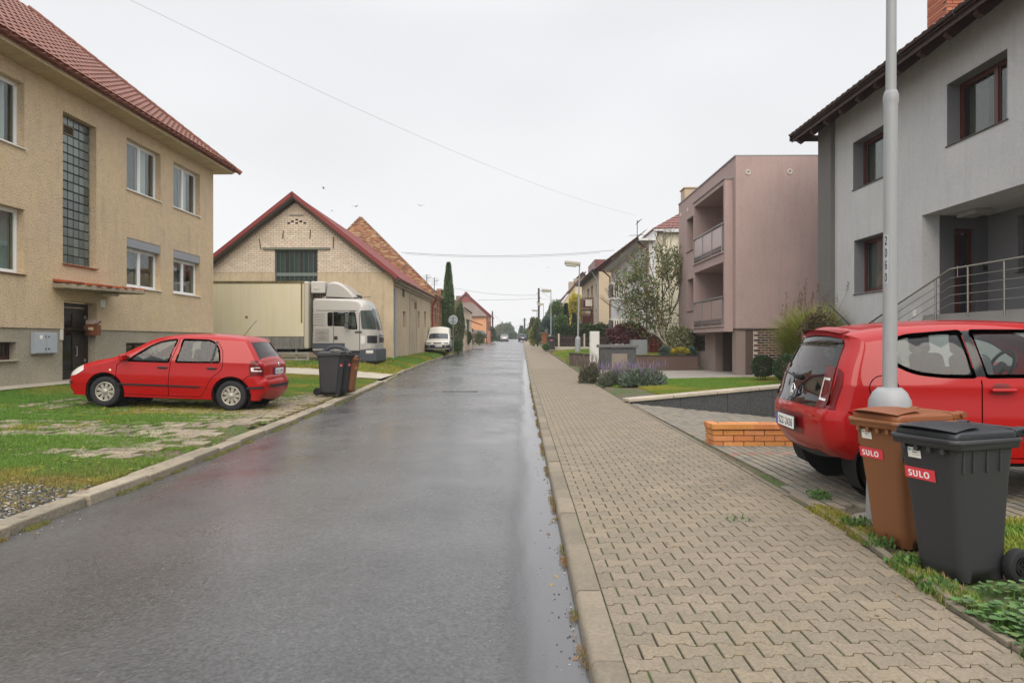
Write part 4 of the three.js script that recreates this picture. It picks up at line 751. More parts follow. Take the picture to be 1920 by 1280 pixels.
// spec: prof = upper silhouette from lower front-left over the roof to lower right (side view, nose or tail either way); y0 sill height; wheels [x, r]; width(x, y) half width
class Car {
  constructor(s) {
    this.s = s; this.P = smoothPts(s.prof, s.per || 6); this.edge = s.edge || .07;
    let L = 0; this.len = [0]; for (let i = 1; i < this.P.length; i++) { L += Math.hypot(this.P[i][0] - this.P[i - 1][0], this.P[i][1] - this.P[i - 1][1]); this.len.push(L); } this.L = L;
    const P = this.P; let A = 0; for (let i = 0; i < P.length; i++) { const a = P[i], b = P[(i + 1) % P.length]; A += a[0] * b[1] - b[0] * a[1]; } this.sgn = A < 0 ? 1 : -1;
  }
  near(x, y) {                                    // distance to the silhouette, the rounding radius there and the way out
    let m = 1e18, r = .1, k = 0; const P = this.P;
    for (let i = 0; i < P.length - 1; i++) { const ax = P[i][0], ay = P[i][1], bx = P[i + 1][0] - ax, by = P[i + 1][1] - ay, t = clamp(((x - ax) * bx + (y - ay) * by) / (bx * bx + by * by + 1e-9), 0, 1), ex = x - ax - bx * t, ey = y - ay - by * t, q = ex * ex + ey * ey; if (q < m) { m = q; r = mix(P[i][2], P[i + 1][2], t); k = i + t; } }
    return [Math.sqrt(m), r, k];
  }
  W(x, y) { const [s, r] = this.near(x, y), w = this.s.width(x, y); if (s >= r) return w; const t = 1 - s / r; return w - r * (1 - Math.sqrt(Math.max(0, 1 - t * t))); }
  vn(i) { const P = this.P, a = P[Math.max(0, i - 1)], b = P[Math.min(P.length - 1, i + 1)], l = Math.hypot(b[0] - a[0], b[1] - a[1]) || 1; return [-(b[1] - a[1]) / l * this.sgn, (b[0] - a[0]) / l * this.sgn]; }
  nrm(x, y) { const e = .01, w = this.s.width, wx = (w(x + e, y) - w(x - e, y)) / (2 * e), wy = (w(x, y + e) - w(x, y - e)) / (2 * e), [s, r, k] = this.near(x, y); if (s >= r) return V3(-wx, -wy, 1).normalize();
    const t = 1 - s / r, c = Math.sqrt(Math.max(0, 1 - t * t)), i = Math.floor(k), f = k - i, a = this.vn(i), b = this.vn(Math.min(i + 1, this.P.length - 1)); return V3(mix(a[0], b[0], f) * t - wx * c, mix(a[1], b[1], f) * t - wy * c, c).normalize(); }
  patch(shape, off, edge = this.edge, side = 1) { // a flat outline (side view) laid onto the flank
    let g = new THREE.ShapeGeometry(shape, 6); g.deleteAttribute('uv'); g = new TessellateModifier(edge, 22).modify(g.toNonIndexed());
    const p = g.attributes.position, n = new Float32Array(p.count * 3), cache = new Map();
    for (let i = 0; i < p.count; i++) {
      const x = p.getX(i), y = p.getY(i), key = Math.round(x * 4000) + '_' + Math.round(y * 4000);
      let c = cache.get(key); if (!c) { c = [this.W(x, y), this.nrm(x, y)]; cache.set(key, c); }
      p.setXYZ(i, x + c[1].x * off, y + c[1].y * off, side * (c[0] + c[1].z * off)); n[i * 3] = c[1].x; n[i * 3 + 1] = c[1].y; n[i * 3 + 2] = side * c[1].z;
    }
    g.setAttribute('normal', new THREE.BufferAttribute(n, 3)); if (side < 0) { const q = g.attributes; for (let i = 0; i < p.count; i += 3) for (const k of ['position', 'normal']) { const a = q[k]; for (let c = 0; c < 3; c++) { const t = a.array[(i + 1) * 3 + c]; a.array[(i + 1) * 3 + c] = a.array[(i + 2) * 3 + c]; a.array[(i + 2) * 3 + c] = t; } } }
    return g;
  }
  line(pts, w, off = .003, side = 1) {            // narrow band along a path on the flank
    const pos = [], nor = [], idx = [], Q = smoothPts(pts.map((p) => [p[0], p[1], 0, p[2]]), 8);
    Q.forEach(([x, y], i) => { const a = Q[Math.max(0, i - 1)], b = Q[Math.min(Q.length - 1, i + 1)], l = Math.hypot(b[0] - a[0], b[1] - a[1]) || 1, px = -(b[1] - a[1]) / l * w / 2, py = (b[0] - a[0]) / l * w / 2; for (const s of [-1, 1]) { const X = x + px * s, Y = y + py * s, n = this.nrm(X, Y); pos.push(X, Y, side * (this.W(X, Y) + off)); nor.push(n.x, n.y, side * n.z); } });
    for (let i = 0; i < Q.length - 1; i++) { const a = i * 2; idx.push(a, a + 1, a + 2, a + 1, a + 3, a + 2); } return rawGeo(pos, nor, null, idx);
  }
  loop(pts, w, off = .0035, side = 1) {            // closed band along an outline
    const pos = [], nor = [], idx = [], n = pts.length; pts.forEach(([x, y], i) => { const a = pts[(i + n - 1) % n], b = pts[(i + 1) % n], l = Math.hypot(b[0] - a[0], b[1] - a[1]) || 1, px = -(b[1] - a[1]) / l * w / 2, py = (b[0] - a[0]) / l * w / 2; for (const s of [-1, 1]) { const X = x + px * s, Y = y + py * s, m = this.nrm(X, Y); pos.push(X, Y, side * (this.W(X, Y) + off)); nor.push(m.x, m.y, side * m.z); } });
    for (let i = 0; i < n; i++) { const a = i * 2, b = ((i + 1) % n) * 2; idx.push(a, a + 1, b, a + 1, b + 1, b); } return rawGeo(pos, nor, null, idx);
  }
  at(t) { let i = 1; while (i < this.len.length - 1 && this.len[i] < t) i++; const k = (t - this.len[i - 1]) / (this.len[i] - this.len[i - 1] || 1), a = this.P[i - 1], b = this.P[i]; const dx = b[0] - a[0], dy = b[1] - a[1], l = Math.hypot(dx, dy) || 1; return { x: mix(a[0], b[0], k), y: mix(a[1], b[1], k), r: mix(a[2], b[2], k), nx: -dy / l * this.sgn, ny: dx / l * this.sgn }; }
  tAt(x, y) { let m = 1e9, t = 0; this.P.forEach((p, i) => { const q = Math.hypot(p[0] - x, p[1] - y); if (q < m) { m = q; t = this.len[i]; } }); return t; }
  strip(t0, t1, off = 0, z0 = -1, z1 = 1, nz = 10, inset = 0, step = .04) {   // across the car between two places on the silhouette; z0, z1 as fractions of the half width
    const pos = [], nor = [], idx = [], n = Math.max(2, Math.ceil((t1 - t0) / step)), cr = this.s.crown ?? .03;
    const sm = (t) => { const a = this.at(clamp(t - .06, 0, this.L)), b = this.at(clamp(t + .06, 0, this.L)); const x = a.nx + b.nx, y = a.ny + b.ny, l = Math.hypot(x, y) || 1; return [x / l, y / l]; };
    for (let i = 0; i <= n; i++) { const t = mix(t0, t1, i / n), q = this.at(t), [nx, ny] = sm(t), zw = this.s.width(q.x, q.y) - q.r; for (let j = 0; j <= nz; j++) { const f = mix(z0, z1, j / nz), z = f * zw - Math.sign(f) * inset * (Math.abs(f) > .5 ? 1 : 0), c = cr * (1 - f * f) * (this.s.crownAt ? this.s.crownAt(q.x, q.y) : 1) + off; pos.push(q.x + nx * c, q.y + ny * c, z); const dz = 2 * cr * f / Math.max(.2, zw); const v = V3(nx, ny, dz).normalize(); nor.push(v.x, v.y, v.z); } }
    for (let i = 0; i < n; i++) for (let j = 0; j < nz; j++) { const a = i * (nz + 1) + j; idx.push(a, a + 1, a + nz + 1, a + 1, a + nz + 2, a + nz + 1); }
    return rawGeo(pos, nor, null, idx);
  }
  flank() {                                       // side outline with wheel arches, windows cut out
    const s = this.s, P = this.P, sh = new THREE.Shape(), a = P[0], b = P[P.length - 1]; sh.moveTo(a[0], a[1]); for (let i = 1; i < P.length; i++) sh.lineTo(P[i][0], P[i][1]);
    const W = s.wheels.slice().sort((p, q) => q[0] - p[0]); sh.lineTo(b[0] - .02, s.y0);
    for (const [x, y, r] of W) { const dy = s.y0 - y, dx = Math.sqrt(Math.max(0, r * r - dy * dy)); sh.lineTo(x + dx, s.y0); const a0 = Math.atan2(dy, dx), a1 = Math.PI - a0; for (let k = 1; k < 22; k++) { const q = mix(a0, a1, k / 22); sh.lineTo(x + Math.cos(q) * r, y + Math.sin(q) * r); } sh.lineTo(x - dx, s.y0); }
    sh.lineTo(a[0] + .02, s.y0); sh.closePath();
    for (const w of s.windows || []) { const h = new THREE.Path(); poly(w).forEach(([x, y], i) => i ? h.lineTo(x, y) : h.moveTo(x, y)); sh.holes.push(h); }
    return sh;
  }
}
function poly(pts, r = .035) {                    // rounded polygon
  const out = [], n = pts.length;
  for (let i = 0; i < n; i++) { const a = pts[(i + n - 1) % n], b = pts[i], c = pts[(i + 1) % n], R = b[2] ?? r; const l1 = Math.hypot(a[0] - b[0], a[1] - b[1]), l2 = Math.hypot(c[0] - b[0], c[1] - b[1]), q = Math.min(R, l1 * .45, l2 * .45), p = [b[0] + (a[0] - b[0]) / l1 * q, b[1] + (a[1] - b[1]) / l1 * q], s = [b[0] + (c[0] - b[0]) / l2 * q, b[1] + (c[1] - b[1]) / l2 * q];
    for (let k = 0; k <= 4; k++) { const t = k / 4; out.push([(1 - t) * (1 - t) * p[0] + 2 * t * (1 - t) * b[0] + t * t * s[0], (1 - t) * (1 - t) * p[1] + 2 * t * (1 - t) * b[1] + t * t * s[1]]); } }
  return out;
}
const polyShape = (pts, r) => new THREE.Shape(poly(pts, r).map((p) => new THREE.Vector2(...p)));
const grow = (pts, e) => { const cx = pts.reduce((s, p) => s + p[0], 0) / pts.length, cy = pts.reduce((s, p) => s + p[1], 0) / pts.length; return pts.map(([x, y, r]) => [x + Math.sign(x - cx) * e, y + Math.sign(y - cy) * e, r]); };
function ringShape(pts, e, r) { const s = polyShape(grow(pts, e), r); s.holes.push(new THREE.Path(poly(pts, r).map((p) => new THREE.Vector2(...p)))); return s; }
function tyreGeo(R, w) { const k = R * .62, p = [[k, -w / 2 + .02], [k + .03, -w / 2], [R - .03, -w / 2 + .004], [R - .008, -w / 2 + .02], [R, -w / 2 + .045], [R, w / 2 - .045], [R - .008, w / 2 - .02], [R - .03, w / 2 - .004], [k + .03, w / 2], [k, w / 2 - .02]].map(([x, y]) => new THREE.Vector2(x, y)); const g = new THREE.LatheGeometry(p, 40); g.rotateX(Math.PI / 2); return g; }
function wheel(parent, x, y, z, R, w, side, rimMat, spokes = 9, simple = false) {
  const g = part('wheel', parent); g.position.set(x, y, z); if (side < 0) g.rotation.y = Math.PI;
  mesh('tyre', tyreGeo(R, w), rubber, g); if (simple) { mesh('rim', new THREE.CylinderGeometry(R * .62, R * .62, .05, 20).rotateX(Math.PI / 2).translate(0, 0, w / 2 - .04), rimMat, g); return g; }
  const k = R * .64, b = new GB(); b.add(new THREE.LatheGeometry([[k, w / 2 - .02], [k - .012, w / 2 - .006], [k - .03, w / 2 - .018], [k * .86, w / 2 - .03]].map((p) => new THREE.Vector2(...p)), 36).rotateX(Math.PI / 2)); b.add(new THREE.LatheGeometry([[.001, w / 2 - .0], [.035, w / 2 - .003], [.052, w / 2 - .016], [.06, w / 2 - .03]].map((p) => new THREE.Vector2(...p)), 24).rotateX(Math.PI / 2));
  for (let i = 0; i < spokes; i++) { const a = i / spokes * 6.283, s = new THREE.Shape([[.045, -.016], [k * .9, -.036], [k * .9, .036], [.045, .016]].map((p) => new THREE.Vector2(...p))), e = new THREE.ExtrudeGeometry(s, { depth: .012, bevelEnabled: true, bevelSize: .004, bevelThickness: .006, bevelSegments: 1 }); e.translate(0, 0, w / 2 - .042); b.add(e, 0, 0, 0, 0, 0, a); }
  b.build('hubcap', rimMat, g, false); mesh('brake_drum', new THREE.CylinderGeometry(k, k, .06, 24).rotateX(Math.PI / 2).translate(0, 0, w / 2 - .1), mat(0x0e0e10, .8), g); return g;
}
function plateTex(txt, gap) { return textTex(256, 56, (c, w, h) => { c.fillStyle = '#e9e9e6'; c.fillRect(0, 0, w, h); c.fillStyle = '#1d4aa6'; c.fillRect(0, 0, 26, h); c.fillStyle = '#f2d64a'; for (let k = 0; k < 8; k++) { const a = k / 8 * 6.283; c.fillRect(12 + Math.cos(a) * 7, 17 + Math.sin(a) * 7, 2, 2); } c.fillStyle = '#151515'; c.font = 'bold 46px sans-serif'; c.textAlign = 'center'; c.textBaseline = 'middle'; const [l, r] = txt; c.fillText(l, 74, h / 2 + 3); c.fillText(r, 184, h / 2 + 3); c.fillStyle = '#c33'; c.fillRect(118, 14, 7, 7); c.fillRect(118, 34, 7, 7); }); }
function plate(parent, txt, w = .52) { const g = part('number_plate', parent); new GB().rbox(-w / 2 - .008, w / 2 + .008, -.064, .064, -.008, 0, .003).build('holder', blackTrim, g); const pg = new THREE.PlaneGeometry(w, .112); pg.translate(0, 0, .003); mesh('plate', pg, decalMat(plateTex(txt)), g); return g; }
function seats(c, xs, z, h, parent, m) { for (const x of xs) for (const s of [-1, 1]) { const g = new GB(); g.add(new RoundedBoxGeometry(.14, .62, .46, 3, .06), x, h + .12, s * z, 0, 0, -.2 * c); g.add(new RoundedBoxGeometry(.5, .16, .48, 3, .06), x - .26 * c, h - .2, s * z); g.add(new RoundedBoxGeometry(.1, .2, .26, 3, .045), x + .11 * c, h + .52, s * z, 0, 0, -.1 * c); g.build('seat', m, parent, false); } }
// builds body, glass and underside common to every car
function bodyOf(C, root, paint, opts = {}) {
  const s = C.s, body = part('body', root), sh = C.flank(), g = new GB();
  for (const k of [1, -1]) g.add(C.patch(sh, 0, C.edge, k)); { let t = 0; for (const [a, b] of opts.glazed || []) { g.add(C.strip(t, a, 0, -1, 1, 14, 0, C.edge * .7)); for (const q of [[-1, -.93], [.93, 1]]) g.add(C.strip(a, b, 0, ...q, 2, 0, C.edge * .7)); t = b; } g.add(C.strip(t, C.L, 0, -1, 1, 14, 0, C.edge * .7)); }
  g.build('bodywork', paint, body, false);
  const u = new GB(), xa = C.P[0][0], xb = C.P[C.P.length - 1][0], zi = s.width((xa + xb) / 2, .6) - .16;
  u.box(Math.min(xa, xb) + .22, Math.max(xa, xb) - .22, Math.min(s.y0 - .02, .28), s.y0 + .04, -zi, zi); for (const [x, y, r] of s.wheels) { for (const k of [1, -1]) { const w = new THREE.CylinderGeometry(r + .012, r + .012, .3, 26, 1, true, Math.PI / 2 - .6 + Math.PI / 2 - Math.PI / 2, Math.PI + 1.2); w.rotateX(Math.PI / 2); u.add(w, x, y, k * (s.width(x, .5) - .165)); u.add(new THREE.CircleGeometry(r + .012, 26), x, y, k * (s.width(x, .5) - .31)); } }
  u.build('underbody', mat(0x09090a, .95), body, false);
  (s.windows || []).forEach((w, i) => { for (const k of [1, -1]) { const wn = part('side_window', root); mesh('pane', C.patch(polyShape(w), -.008, .2, k), s.glass || carGlass, wn); mesh('seal', C.loop(poly(w), .03, .0035, k), s.sealMat || blackTrim, wn); } });
  if (opts.inside !== false) { const f = new GB(), B = opts.inside; f.box(B[0], B[1], s.y0 + .05, B[2], -zi, zi); f.build('cabin_floor', mat(0x131416, .95), body, false); }
  return body;
}
{ // ------------------------------------------------------------- red five-door hatchback on the grass
  const W = .823, prof = [[.09, .25, .1], [.01, .33, .14], [.0, .47, .16], [.03, .6, .16], [.12, .70, .14], [.27, .795, .13], [.55, .885, .12], [.93, .975, .1], [1.30, 1.17, .10], [1.58, 1.325, .10], [1.82, 1.395, .1], [2.15, 1.435, .1], [2.6, 1.45, .1], [3.05, 1.438, .1], [3.3, 1.418, .1], [3.40, 1.40, .08, 1], [3.44, 1.375, .08, 1], [3.57, 1.18, .09], [3.69, .985, .09], [3.75, .94, .1], [3.775, .84, .13], [3.785, .66, .15], [3.84, .6, .16], [3.86, .5, .17], [3.83, .34, .16], [3.76, .25, .12]];
  const width = (x, y) => W - .012 - (y > .93 ? .30 * (y - .93) + .12 * (y - .93) * (y - .93) : 0) - (y < .45 ? .15 * (.45 - y) : 0) - .07 * Math.pow(clamp((.9 - x) / .9, 0, 1), 2) - .10 * Math.pow(clamp((x - 3.05) / .9, 0, 1), 2) + .012 * Math.exp(-Math.pow((y - .62) / .16, 2));
  const RW = .295, y0 = .21, wheels = [[.80 - .03, RW, .352], [3.205, RW, .352]];
  const w1 = [[1.21, .905, .03], [1.30, .985, .04], [1.58, 1.19, .08], [1.80, 1.30, .12], [2.09, 1.345, .03], [1.99, .905, .03]], w2 = [[2.13, .91, .03], [2.20, 1.35, .03], [2.76, 1.35, .1], [2.92, 1.21, .12], [2.98, .93, .05]];
  const C = new Car({ prof, width, y0, wheels, windows: [w1, w2], edge: .026, crown: .05, crownAt: (x, y) => (x < .2 || x > 3.6 ? 1.5 : .6) });
  const d = 13.32, x0 = XA(137, d) - .2, y1 = .172, y2 = .088;
  const root = thing('red_hatchback', 'red five-door hatchback parked on the grass beside the beige house', 'car', x0, y1 - .01 + .77 * (y1 - y2) / 2.43, d + .823);
  root.rotation.z = -Math.atan((y1 - y2) / 2.43);
  const red = carPaint(0x9a0203);
  const T = (x, y) => C.tAt(x, y), gz = [[T(1.0, 1.01), T(1.58, 1.31)], [T(3.47, 1.33), T(3.67, 1.02)]];
  const body = bodyOf(C, root, red, { inside: [.75, 3.5, .42], glazed: gz });
  const flk = (g, m, name, p = root) => mesh(name, g, m, p);
  const lines = [[[1.02, .25], [.99, .5], [1.0, .82, 1], [1.15, .925]], [[2.0, .25], [2.005, .6], [2.03, .9, 1], [2.14, 1.36]], [[2.62, .25], [2.72, .42], [2.83, .62], [3.0, .78], [3.03, .92], [2.99, 1.16], [2.86, 1.34]], [[1.0, .27], [2.0, .255], [2.62, .255]]];
  for (const k of [1, -1]) {
    for (const l of lines) flk(C.line(l, .009, .0025, k), blackGap, 'door_gap', body);
    flk(C.patch(polyShape([[1.02, .44], [1.02, .472], [2.0, .468], [2.0, .436]], .01), .012, .1, k), blackTrim, 'side_moulding'); flk(C.patch(polyShape([[2.01, .436], [2.01, .468], [2.62, .462], [2.62, .432]], .01), .012, .1, k), blackTrim, 'side_moulding');
    flk(C.patch(polyShape([[.012, .44], [.012, .475], [.14, .475], [.14, .44]], .01), .014, .05, k), blackTrim, 'bumper_strip');
    flk(C.patch(polyShape([[3.5, .435], [3.5, .475], [3.8, .49], [3.8, .45]], .01), .014, .05, k), blackTrim, 'bumper_strip');
    flk(C.line([[3.39, .54], [3.47, .64], [3.55, .69], [3.76, .70]], .009, .0025, k), blackGap, 'bumper_gap', body);
    flk(C.patch(polyShape([[2.79, .92], [2.84, 1.34], [2.87, 1.34], [2.83, .92]], .004), .006, .1, k), blackTrim, 'quarter_divider');
    for (const [a, b] of [[1.79, .80], [2.735, .815]]) { const hg = new GB(), z = (C.W(a + .09, b) + .018) * k; hg.add(new RoundedBoxGeometry(.19, .032, .03, 2, .014), a + .09, b, z); hg.build('door_handle', blackTrim, root); const sc = C.patch(polyShape([[a + .03, b - .035], [a + .03, b + .005], [a + .15, b + .005], [a + .15, b - .035]], .018), .003, .1, k); flk(sc, mat(0x6e0a0c, .4), 'handle_recess', body); }
    const mg = new GB(), mz = (C.W(1.2, .95) + .1) * k; mg.add(new RoundedBoxGeometry(.09, .14, .19, 3, .04), 1.16, .965, mz); mg.build('mirror', red, root, false); flk(C.patch(polyShape([[1.15, .91], [1.2, .99], [1.235, .99], [1.22, .91]], .01), .01, .1, k), blackTrim, 'mirror_mount');
    flk(C.patch(polyShape([[.86, .70], [.86, .735], [.9, .735], [.9, .70]], .015), .006, .1, k), mat(0xe8d6b0, .2), 'side_indicator');
    // lamps on the corners
    const tl = part('tail_lamp', root); flk(C.patch(polyShape([[3.55, .70], [3.53, .86], [3.57, .985], [3.67, .99], [3.765, .84], [3.77, .70]], .03), .006, .04, k), lampRed, 'red_lens', tl); flk(C.patch(polyShape([[3.575, .775], [3.565, .85], [3.71, .86], [3.75, .835], [3.75, .775]], .012), .009, .04, k), lampClear, 'clear_lens', tl); flk(C.patch(polyShape([[3.62, .80], [3.62, .845], [3.76, .845], [3.765, .80]], .008), .012, .04, k), lampRed, 'red_bar', tl);
    flk(C.patch(polyShape([[.02, .56], [.05, .65], [.2, .74], [.33, .79], [.36, .70], [.2, .6]], .03), .006, .04, k), lampClear, 'headlamp');
    for (const [x, y] of [[.77, RW], [3.205, RW]]) wheel(root, x, y, k * (W - .115), RW, .19, k, mat(0x9c978c, .38, { metalness: .35 }), 9);
    for (const [x, y, r] of wheels) { const arc = []; for (let i = 0; i <= 16; i++) { const a = mix(-.25, Math.PI + .25, i / 16); arc.push([x + Math.cos(a) * (r + .012), y + Math.sin(a) * (r + .012)]); } flk(C.line(arc, .02, .006, k), red, 'arch_lip', body); }
  }
  const rw = part('rear_window', root); mesh('pane', C.strip(...gz[1], -.004, -.95, .95), carGlass, rw); { const q = C.s.width; for (const f of [[-.97, -.9], [.9, .97]]) mesh('seal', C.strip(gz[1][0] - .02, gz[1][1] + .02, .003, ...f, 2), blackTrim, rw); }; const wp = new GB(); wp.bar(V3(3.73, .99, .02), V3(3.70, 1.02, .3), .012, 6); wp.rbox(3.71, 3.78, .965, 1.01, -.03, .05, .01); wp.build('wiper', blackTrim, rw);
  mesh('windscreen', C.strip(...gz[0], -.002, -.95, .95), carGlass, root);
  mesh('tailgate_gap', C.strip(T(3.787, .67) , T(3.793, .655), .003, -.9, .9), blackGap, body); mesh('rear_bumper_strip', C.strip(T(3.857, .525), T(3.86, .48), .012, -.98, .98), blackTrim, root);
  mesh('grille', C.strip(T(.05, .63), T(.12, .70), .006, -.45, .45), blackTrim, root);
  { const p = plate(root, ['1Z4', '2148']); const q = C.at(T(3.783, .76)); p.position.set(q.x + .072, .775, 0); p.rotation.y = Math.PI / 2; p.rotation.order = 'YXZ'; const b = new GB(); b.add(new THREE.CylinderGeometry(.04, .045, .012, 20), 0, 0, 0, 0, 0, -Math.PI / 2); b.build('badge', chrome, root).position.set(q.x + .07, .90, 0); }
  const an = new GB(); an.bar(V3(3.1, 1.44, 0), V3(3.36, 1.78, 0), .005, 5); an.add(new THREE.CylinderGeometry(.014, .025, .04, 8), 3.1, 1.45, 0); an.build('antenna', blackTrim, root);
  const sm = mat(0x2c2d30, .95); seats(1, [2.05, 2.95], .38, .72, root, sm);
  const dash = new GB(); dash.add(new RoundedBoxGeometry(.45, .22, 1.3, 3, .06), 1.2, .84, 0); dash.build('dashboard', mat(0x1c1d1f, .8), root, false);
  mesh('steering_wheel', new THREE.TorusGeometry(.18, .017, 8, 28).rotateY(Math.PI / 2).rotateZ(.45).translate(1.58, .93, .37), blackTrim, root);
}
{ // ------------------------------------------------------------- small red three-door car on the right drive (tail to the left)
  const W = .8225, prof = [[.15, .33, .16], [.05, .40, .17], [.005, .52, .17], [.0, .66, .16], [.025, .735, .14], [.06, .80, .13], [.095, .95, .13], [.15, 1.12, .13], [.215, 1.27, .13], [.235, 1.345, .13, 1], [.215, 1.375, .13, 1], [.30, 1.40, .13], [.5, 1.435, .12], [.85, 1.463, .12], [1.25, 1.476, .12], [1.7, 1.465, .12], [2.1, 1.42, .12], [2.45, 1.27, .11], [2.85, 1.03, .1], [3.1, .94, .12], [3.35, .82, .16], [3.48, .68, .18], [3.54, .5, .2], [3.5, .4, .18], [3.42, .33, .12]];
  const width = (x, y) => W - .010 - (y > .95 ? .26 * (y - .95) + .22 * (y - .95) * (y - .95) : 0) - (y < .5 ? .12 * (.5 - y) : 0) - .09 * Math.pow(clamp((2.9 - x) < 0 ? (x - 2.9) / .7 : 0, 0, 1), 2) - .05 * Math.pow(clamp((.5 - x) / .5, 0, 1), 2) + .012 * Math.exp(-Math.pow((y - .66) / .14, 2));
  const RW = .29, y0 = .33, wheels = [[.575, RW, .345], [2.995, RW, .345]];
  const wA = [[.50, 1.15, .09], [.475, 1.30, .08], [.66, 1.365, .06], [1.08, 1.40, .02], [1.125, 1.03, .02], [.88, 1.03, .1], [.66, 1.06, .1]], wB = [[1.155, 1.402, .03], [1.70, 1.40, .08], [2.08, 1.32, .1], [2.36, 1.14, .05], [2.40, 1.05, .03], [1.205, 1.03, .03]];
  const C = new Car({ prof, width, y0, wheels, windows: [wA, wB], edge: .024, crown: .045, crownAt: (x, y) => (x < .3 ? 1.3 : .8) });
  const root = thing('red_city_car', 'small red three-door car with black glass tailgate behind the street lamp', 'car', 2.585, .15, 5.5 + W, -.085); root.scale.y = .966; const red = carPaint(0x9a0203);
  const T = (x, y) => C.tAt(x, y), gz = [[T(.118, 1.03), T(.222, 1.29)], [T(2.15, 1.40), T(2.83, 1.04)]], body = bodyOf(C, root, red, { inside: [.5, 2.9, .45], glazed: gz }), flk = (g, m, name, p = root) => mesh(name, g, m, p);
  for (const k of [1, -1]) {
    for (const l of [[[1.14, .36], [1.155, .6], [1.165, 1.0]], [[1.15, .37], [2.4, .37]], [[2.42, .36], [2.43, .6], [2.41, .95]], [[.16, .735], [.24, .69], [.32, .62]]]) flk(C.line(l, .008, .0025, k), blackGap, 'door_gap', body);
    { const cc = []; for (let i = 0; i <= 26; i++) { const a = i / 26 * 6.283; cc.push([.43 + Math.cos(a) * .11, .93 + Math.sin(a) * .105]); } flk(C.line(cc, .007, .0025, k), blackGap, 'filler_gap', body); }
    flk(C.patch(polyShape([[1.085, 1.40], [1.15, 1.402], [1.20, 1.03], [1.13, 1.03]], .006), .005, .1, k), gloss, 'door_pillar');
    const hg = new GB(), hz = (C.W(1.3, .92) + .03) * k; hg.add(new RoundedBoxGeometry(.19, .032, .036, 3, .016), 1.31, .92, hz); hg.build('door_handle', red, root, false); flk(C.patch(polyShape([[1.24, .885], [1.24, .975], [1.37, .975], [1.37, .885]], .045), .003, .1, k), mat(0x650708, .4), 'handle_recess', body);
    const tl = part('tail_lamp', root), fk = (a, b) => k > 0 ? [a, b] : [-b, -a]; { const q = new GB(); q.add(C.strip(T(.03, .748), T(.135, 1.09), .008, ...fk(.77, 1.0), 6, 0, .02)); q.add(C.patch(polyShape([[.038, .748, .004], [.10, .95, .01], [.143, 1.09, .004], [.156, 1.05, .01], [.135, .95, .03], [.09, .80, .03], [.08, .745, .01]], .01), .008, .012, k)); q.build('red_lens', lampRed, tl, false); }
    { const q = new GB(), s = [...fk(.80, .826)]; const ta = T(.068, .815), tb = T(.1, .99); q.add(C.strip(ta, tb, .013, ...s, 2, 0, .02)); q.add(C.strip(tb, tb + .02, .013, ...fk(.80, .96), 3, 0, .02)); q.add(C.strip(ta - .02, ta, .013, ...fk(.80, .96), 3, 0, .02)); q.build('light_guide', lampClear, tl, false); }
    for (const [x, y] of wheels) wheel(root, x, y, k * (W - .115), RW, .185, k, mat(0xa8a8a6, .35, { metalness: .5 }), 7);
    const mg = new GB(), mz = (C.W(2.2, 1.0) + .1) * k; mg.add(new RoundedBoxGeometry(.11, .15, .2, 3, .045), 2.28, 1.02, mz); mg.build('mirror', red, root, false);
  }
  const tg = part('tailgate', root); mesh('rear_glass', C.strip(...gz[0], -.003, -.96, .96, 16), carGlass, tg); { const q = new GB(), a = T(.118, 1.03), b = T(.222, 1.29); q.add(C.strip(T(.022, .742), a + .012, .005, -.77, .77, 16)); q.add(C.strip(b - .025, T(.23, 1.325), .005, -.96, .96, 16)); for (const f of [[-1, -.86], [.86, 1]]) q.add(C.strip(a - .03, b + .02, .0045, ...f, 4)); q.build('rear_panel', gloss, tg, false); }
  { const z = new GB(), wp = C.at(T(.1, .97)); z.bar(V3(wp.x - .085, .985, -.05), V3(wp.x - .07, 1.02, -.34), .011, 6); z.rbox(wp.x - .105, wp.x - .05, .965, 1.01, -.05, .05, .012); z.build('wiper', blackTrim, tg); }
  { const em = part('badge', root), q = C.at(T(.07, .84)); const e = new GB(); e.add(new THREE.TorusGeometry(.056, .007, 8, 32).rotateY(Math.PI / 2)); const s = (a, b) => e.bar(V3(-.002, a[1], a[0]), V3(-.002, b[1], b[0]), .006, 5); s([-.026, .046], [-.002, .004]); s([.026, .046], [.002, .004]); s([-.046, .026], [-.022, -.044]); s([-.022, -.044], [0, -.008]); s([0, -.008], [.022, -.044]); s([.022, -.044], [.046, .026]); e.build('emblem', chrome, em, false); em.position.set(q.x - .092, .865, 0); em.rotation.z = -.1;
    const p = plate(root, ['5Z2', '2436']), b = C.at(T(.0, .56)); p.position.set(b.x - .09, .575, 0); p.rotation.y = -Math.PI / 2; const hd = new GB(); hd.add(new RoundedBoxGeometry(.03, .05, .09, 2, .014), q.x - .085, .775, 0); hd.build('tailgate_handle', blackTrim, tg); }
  mesh('plate_recess', C.strip(T(.012, .49), T(.0, .66), .003, -.55, .55), mat(0x6a0406, .4), body); { const q = new GB(); q.add(C.strip(T(.0, .665), T(.003, .68), .012, -.85, .85, 14, 0, .02)); q.build('bumper_ledge', red, body, false); } mesh('lower_lip', C.strip(0, T(.07, .385), .004, -.8, .8), blackTrim, body);
  const sp = new GB(); sp.add(C.strip(T(.215, 1.375), T(.3, 1.4), .012, -.98, .98)); sp.build('roof_spoiler', red, body, false);
  mesh('windscreen', C.strip(...gz[1], -.002, -.95, .95), carGlass, root);
  const an = new GB(); an.bar(V3(.50, 1.45, 0), V3(.30, 1.66, 0), .0065, 5, .004); an.add(new RoundedBoxGeometry(.09, .03, .03, 2, .012), .52, 1.447, 0); an.build('antenna', blackTrim, root);
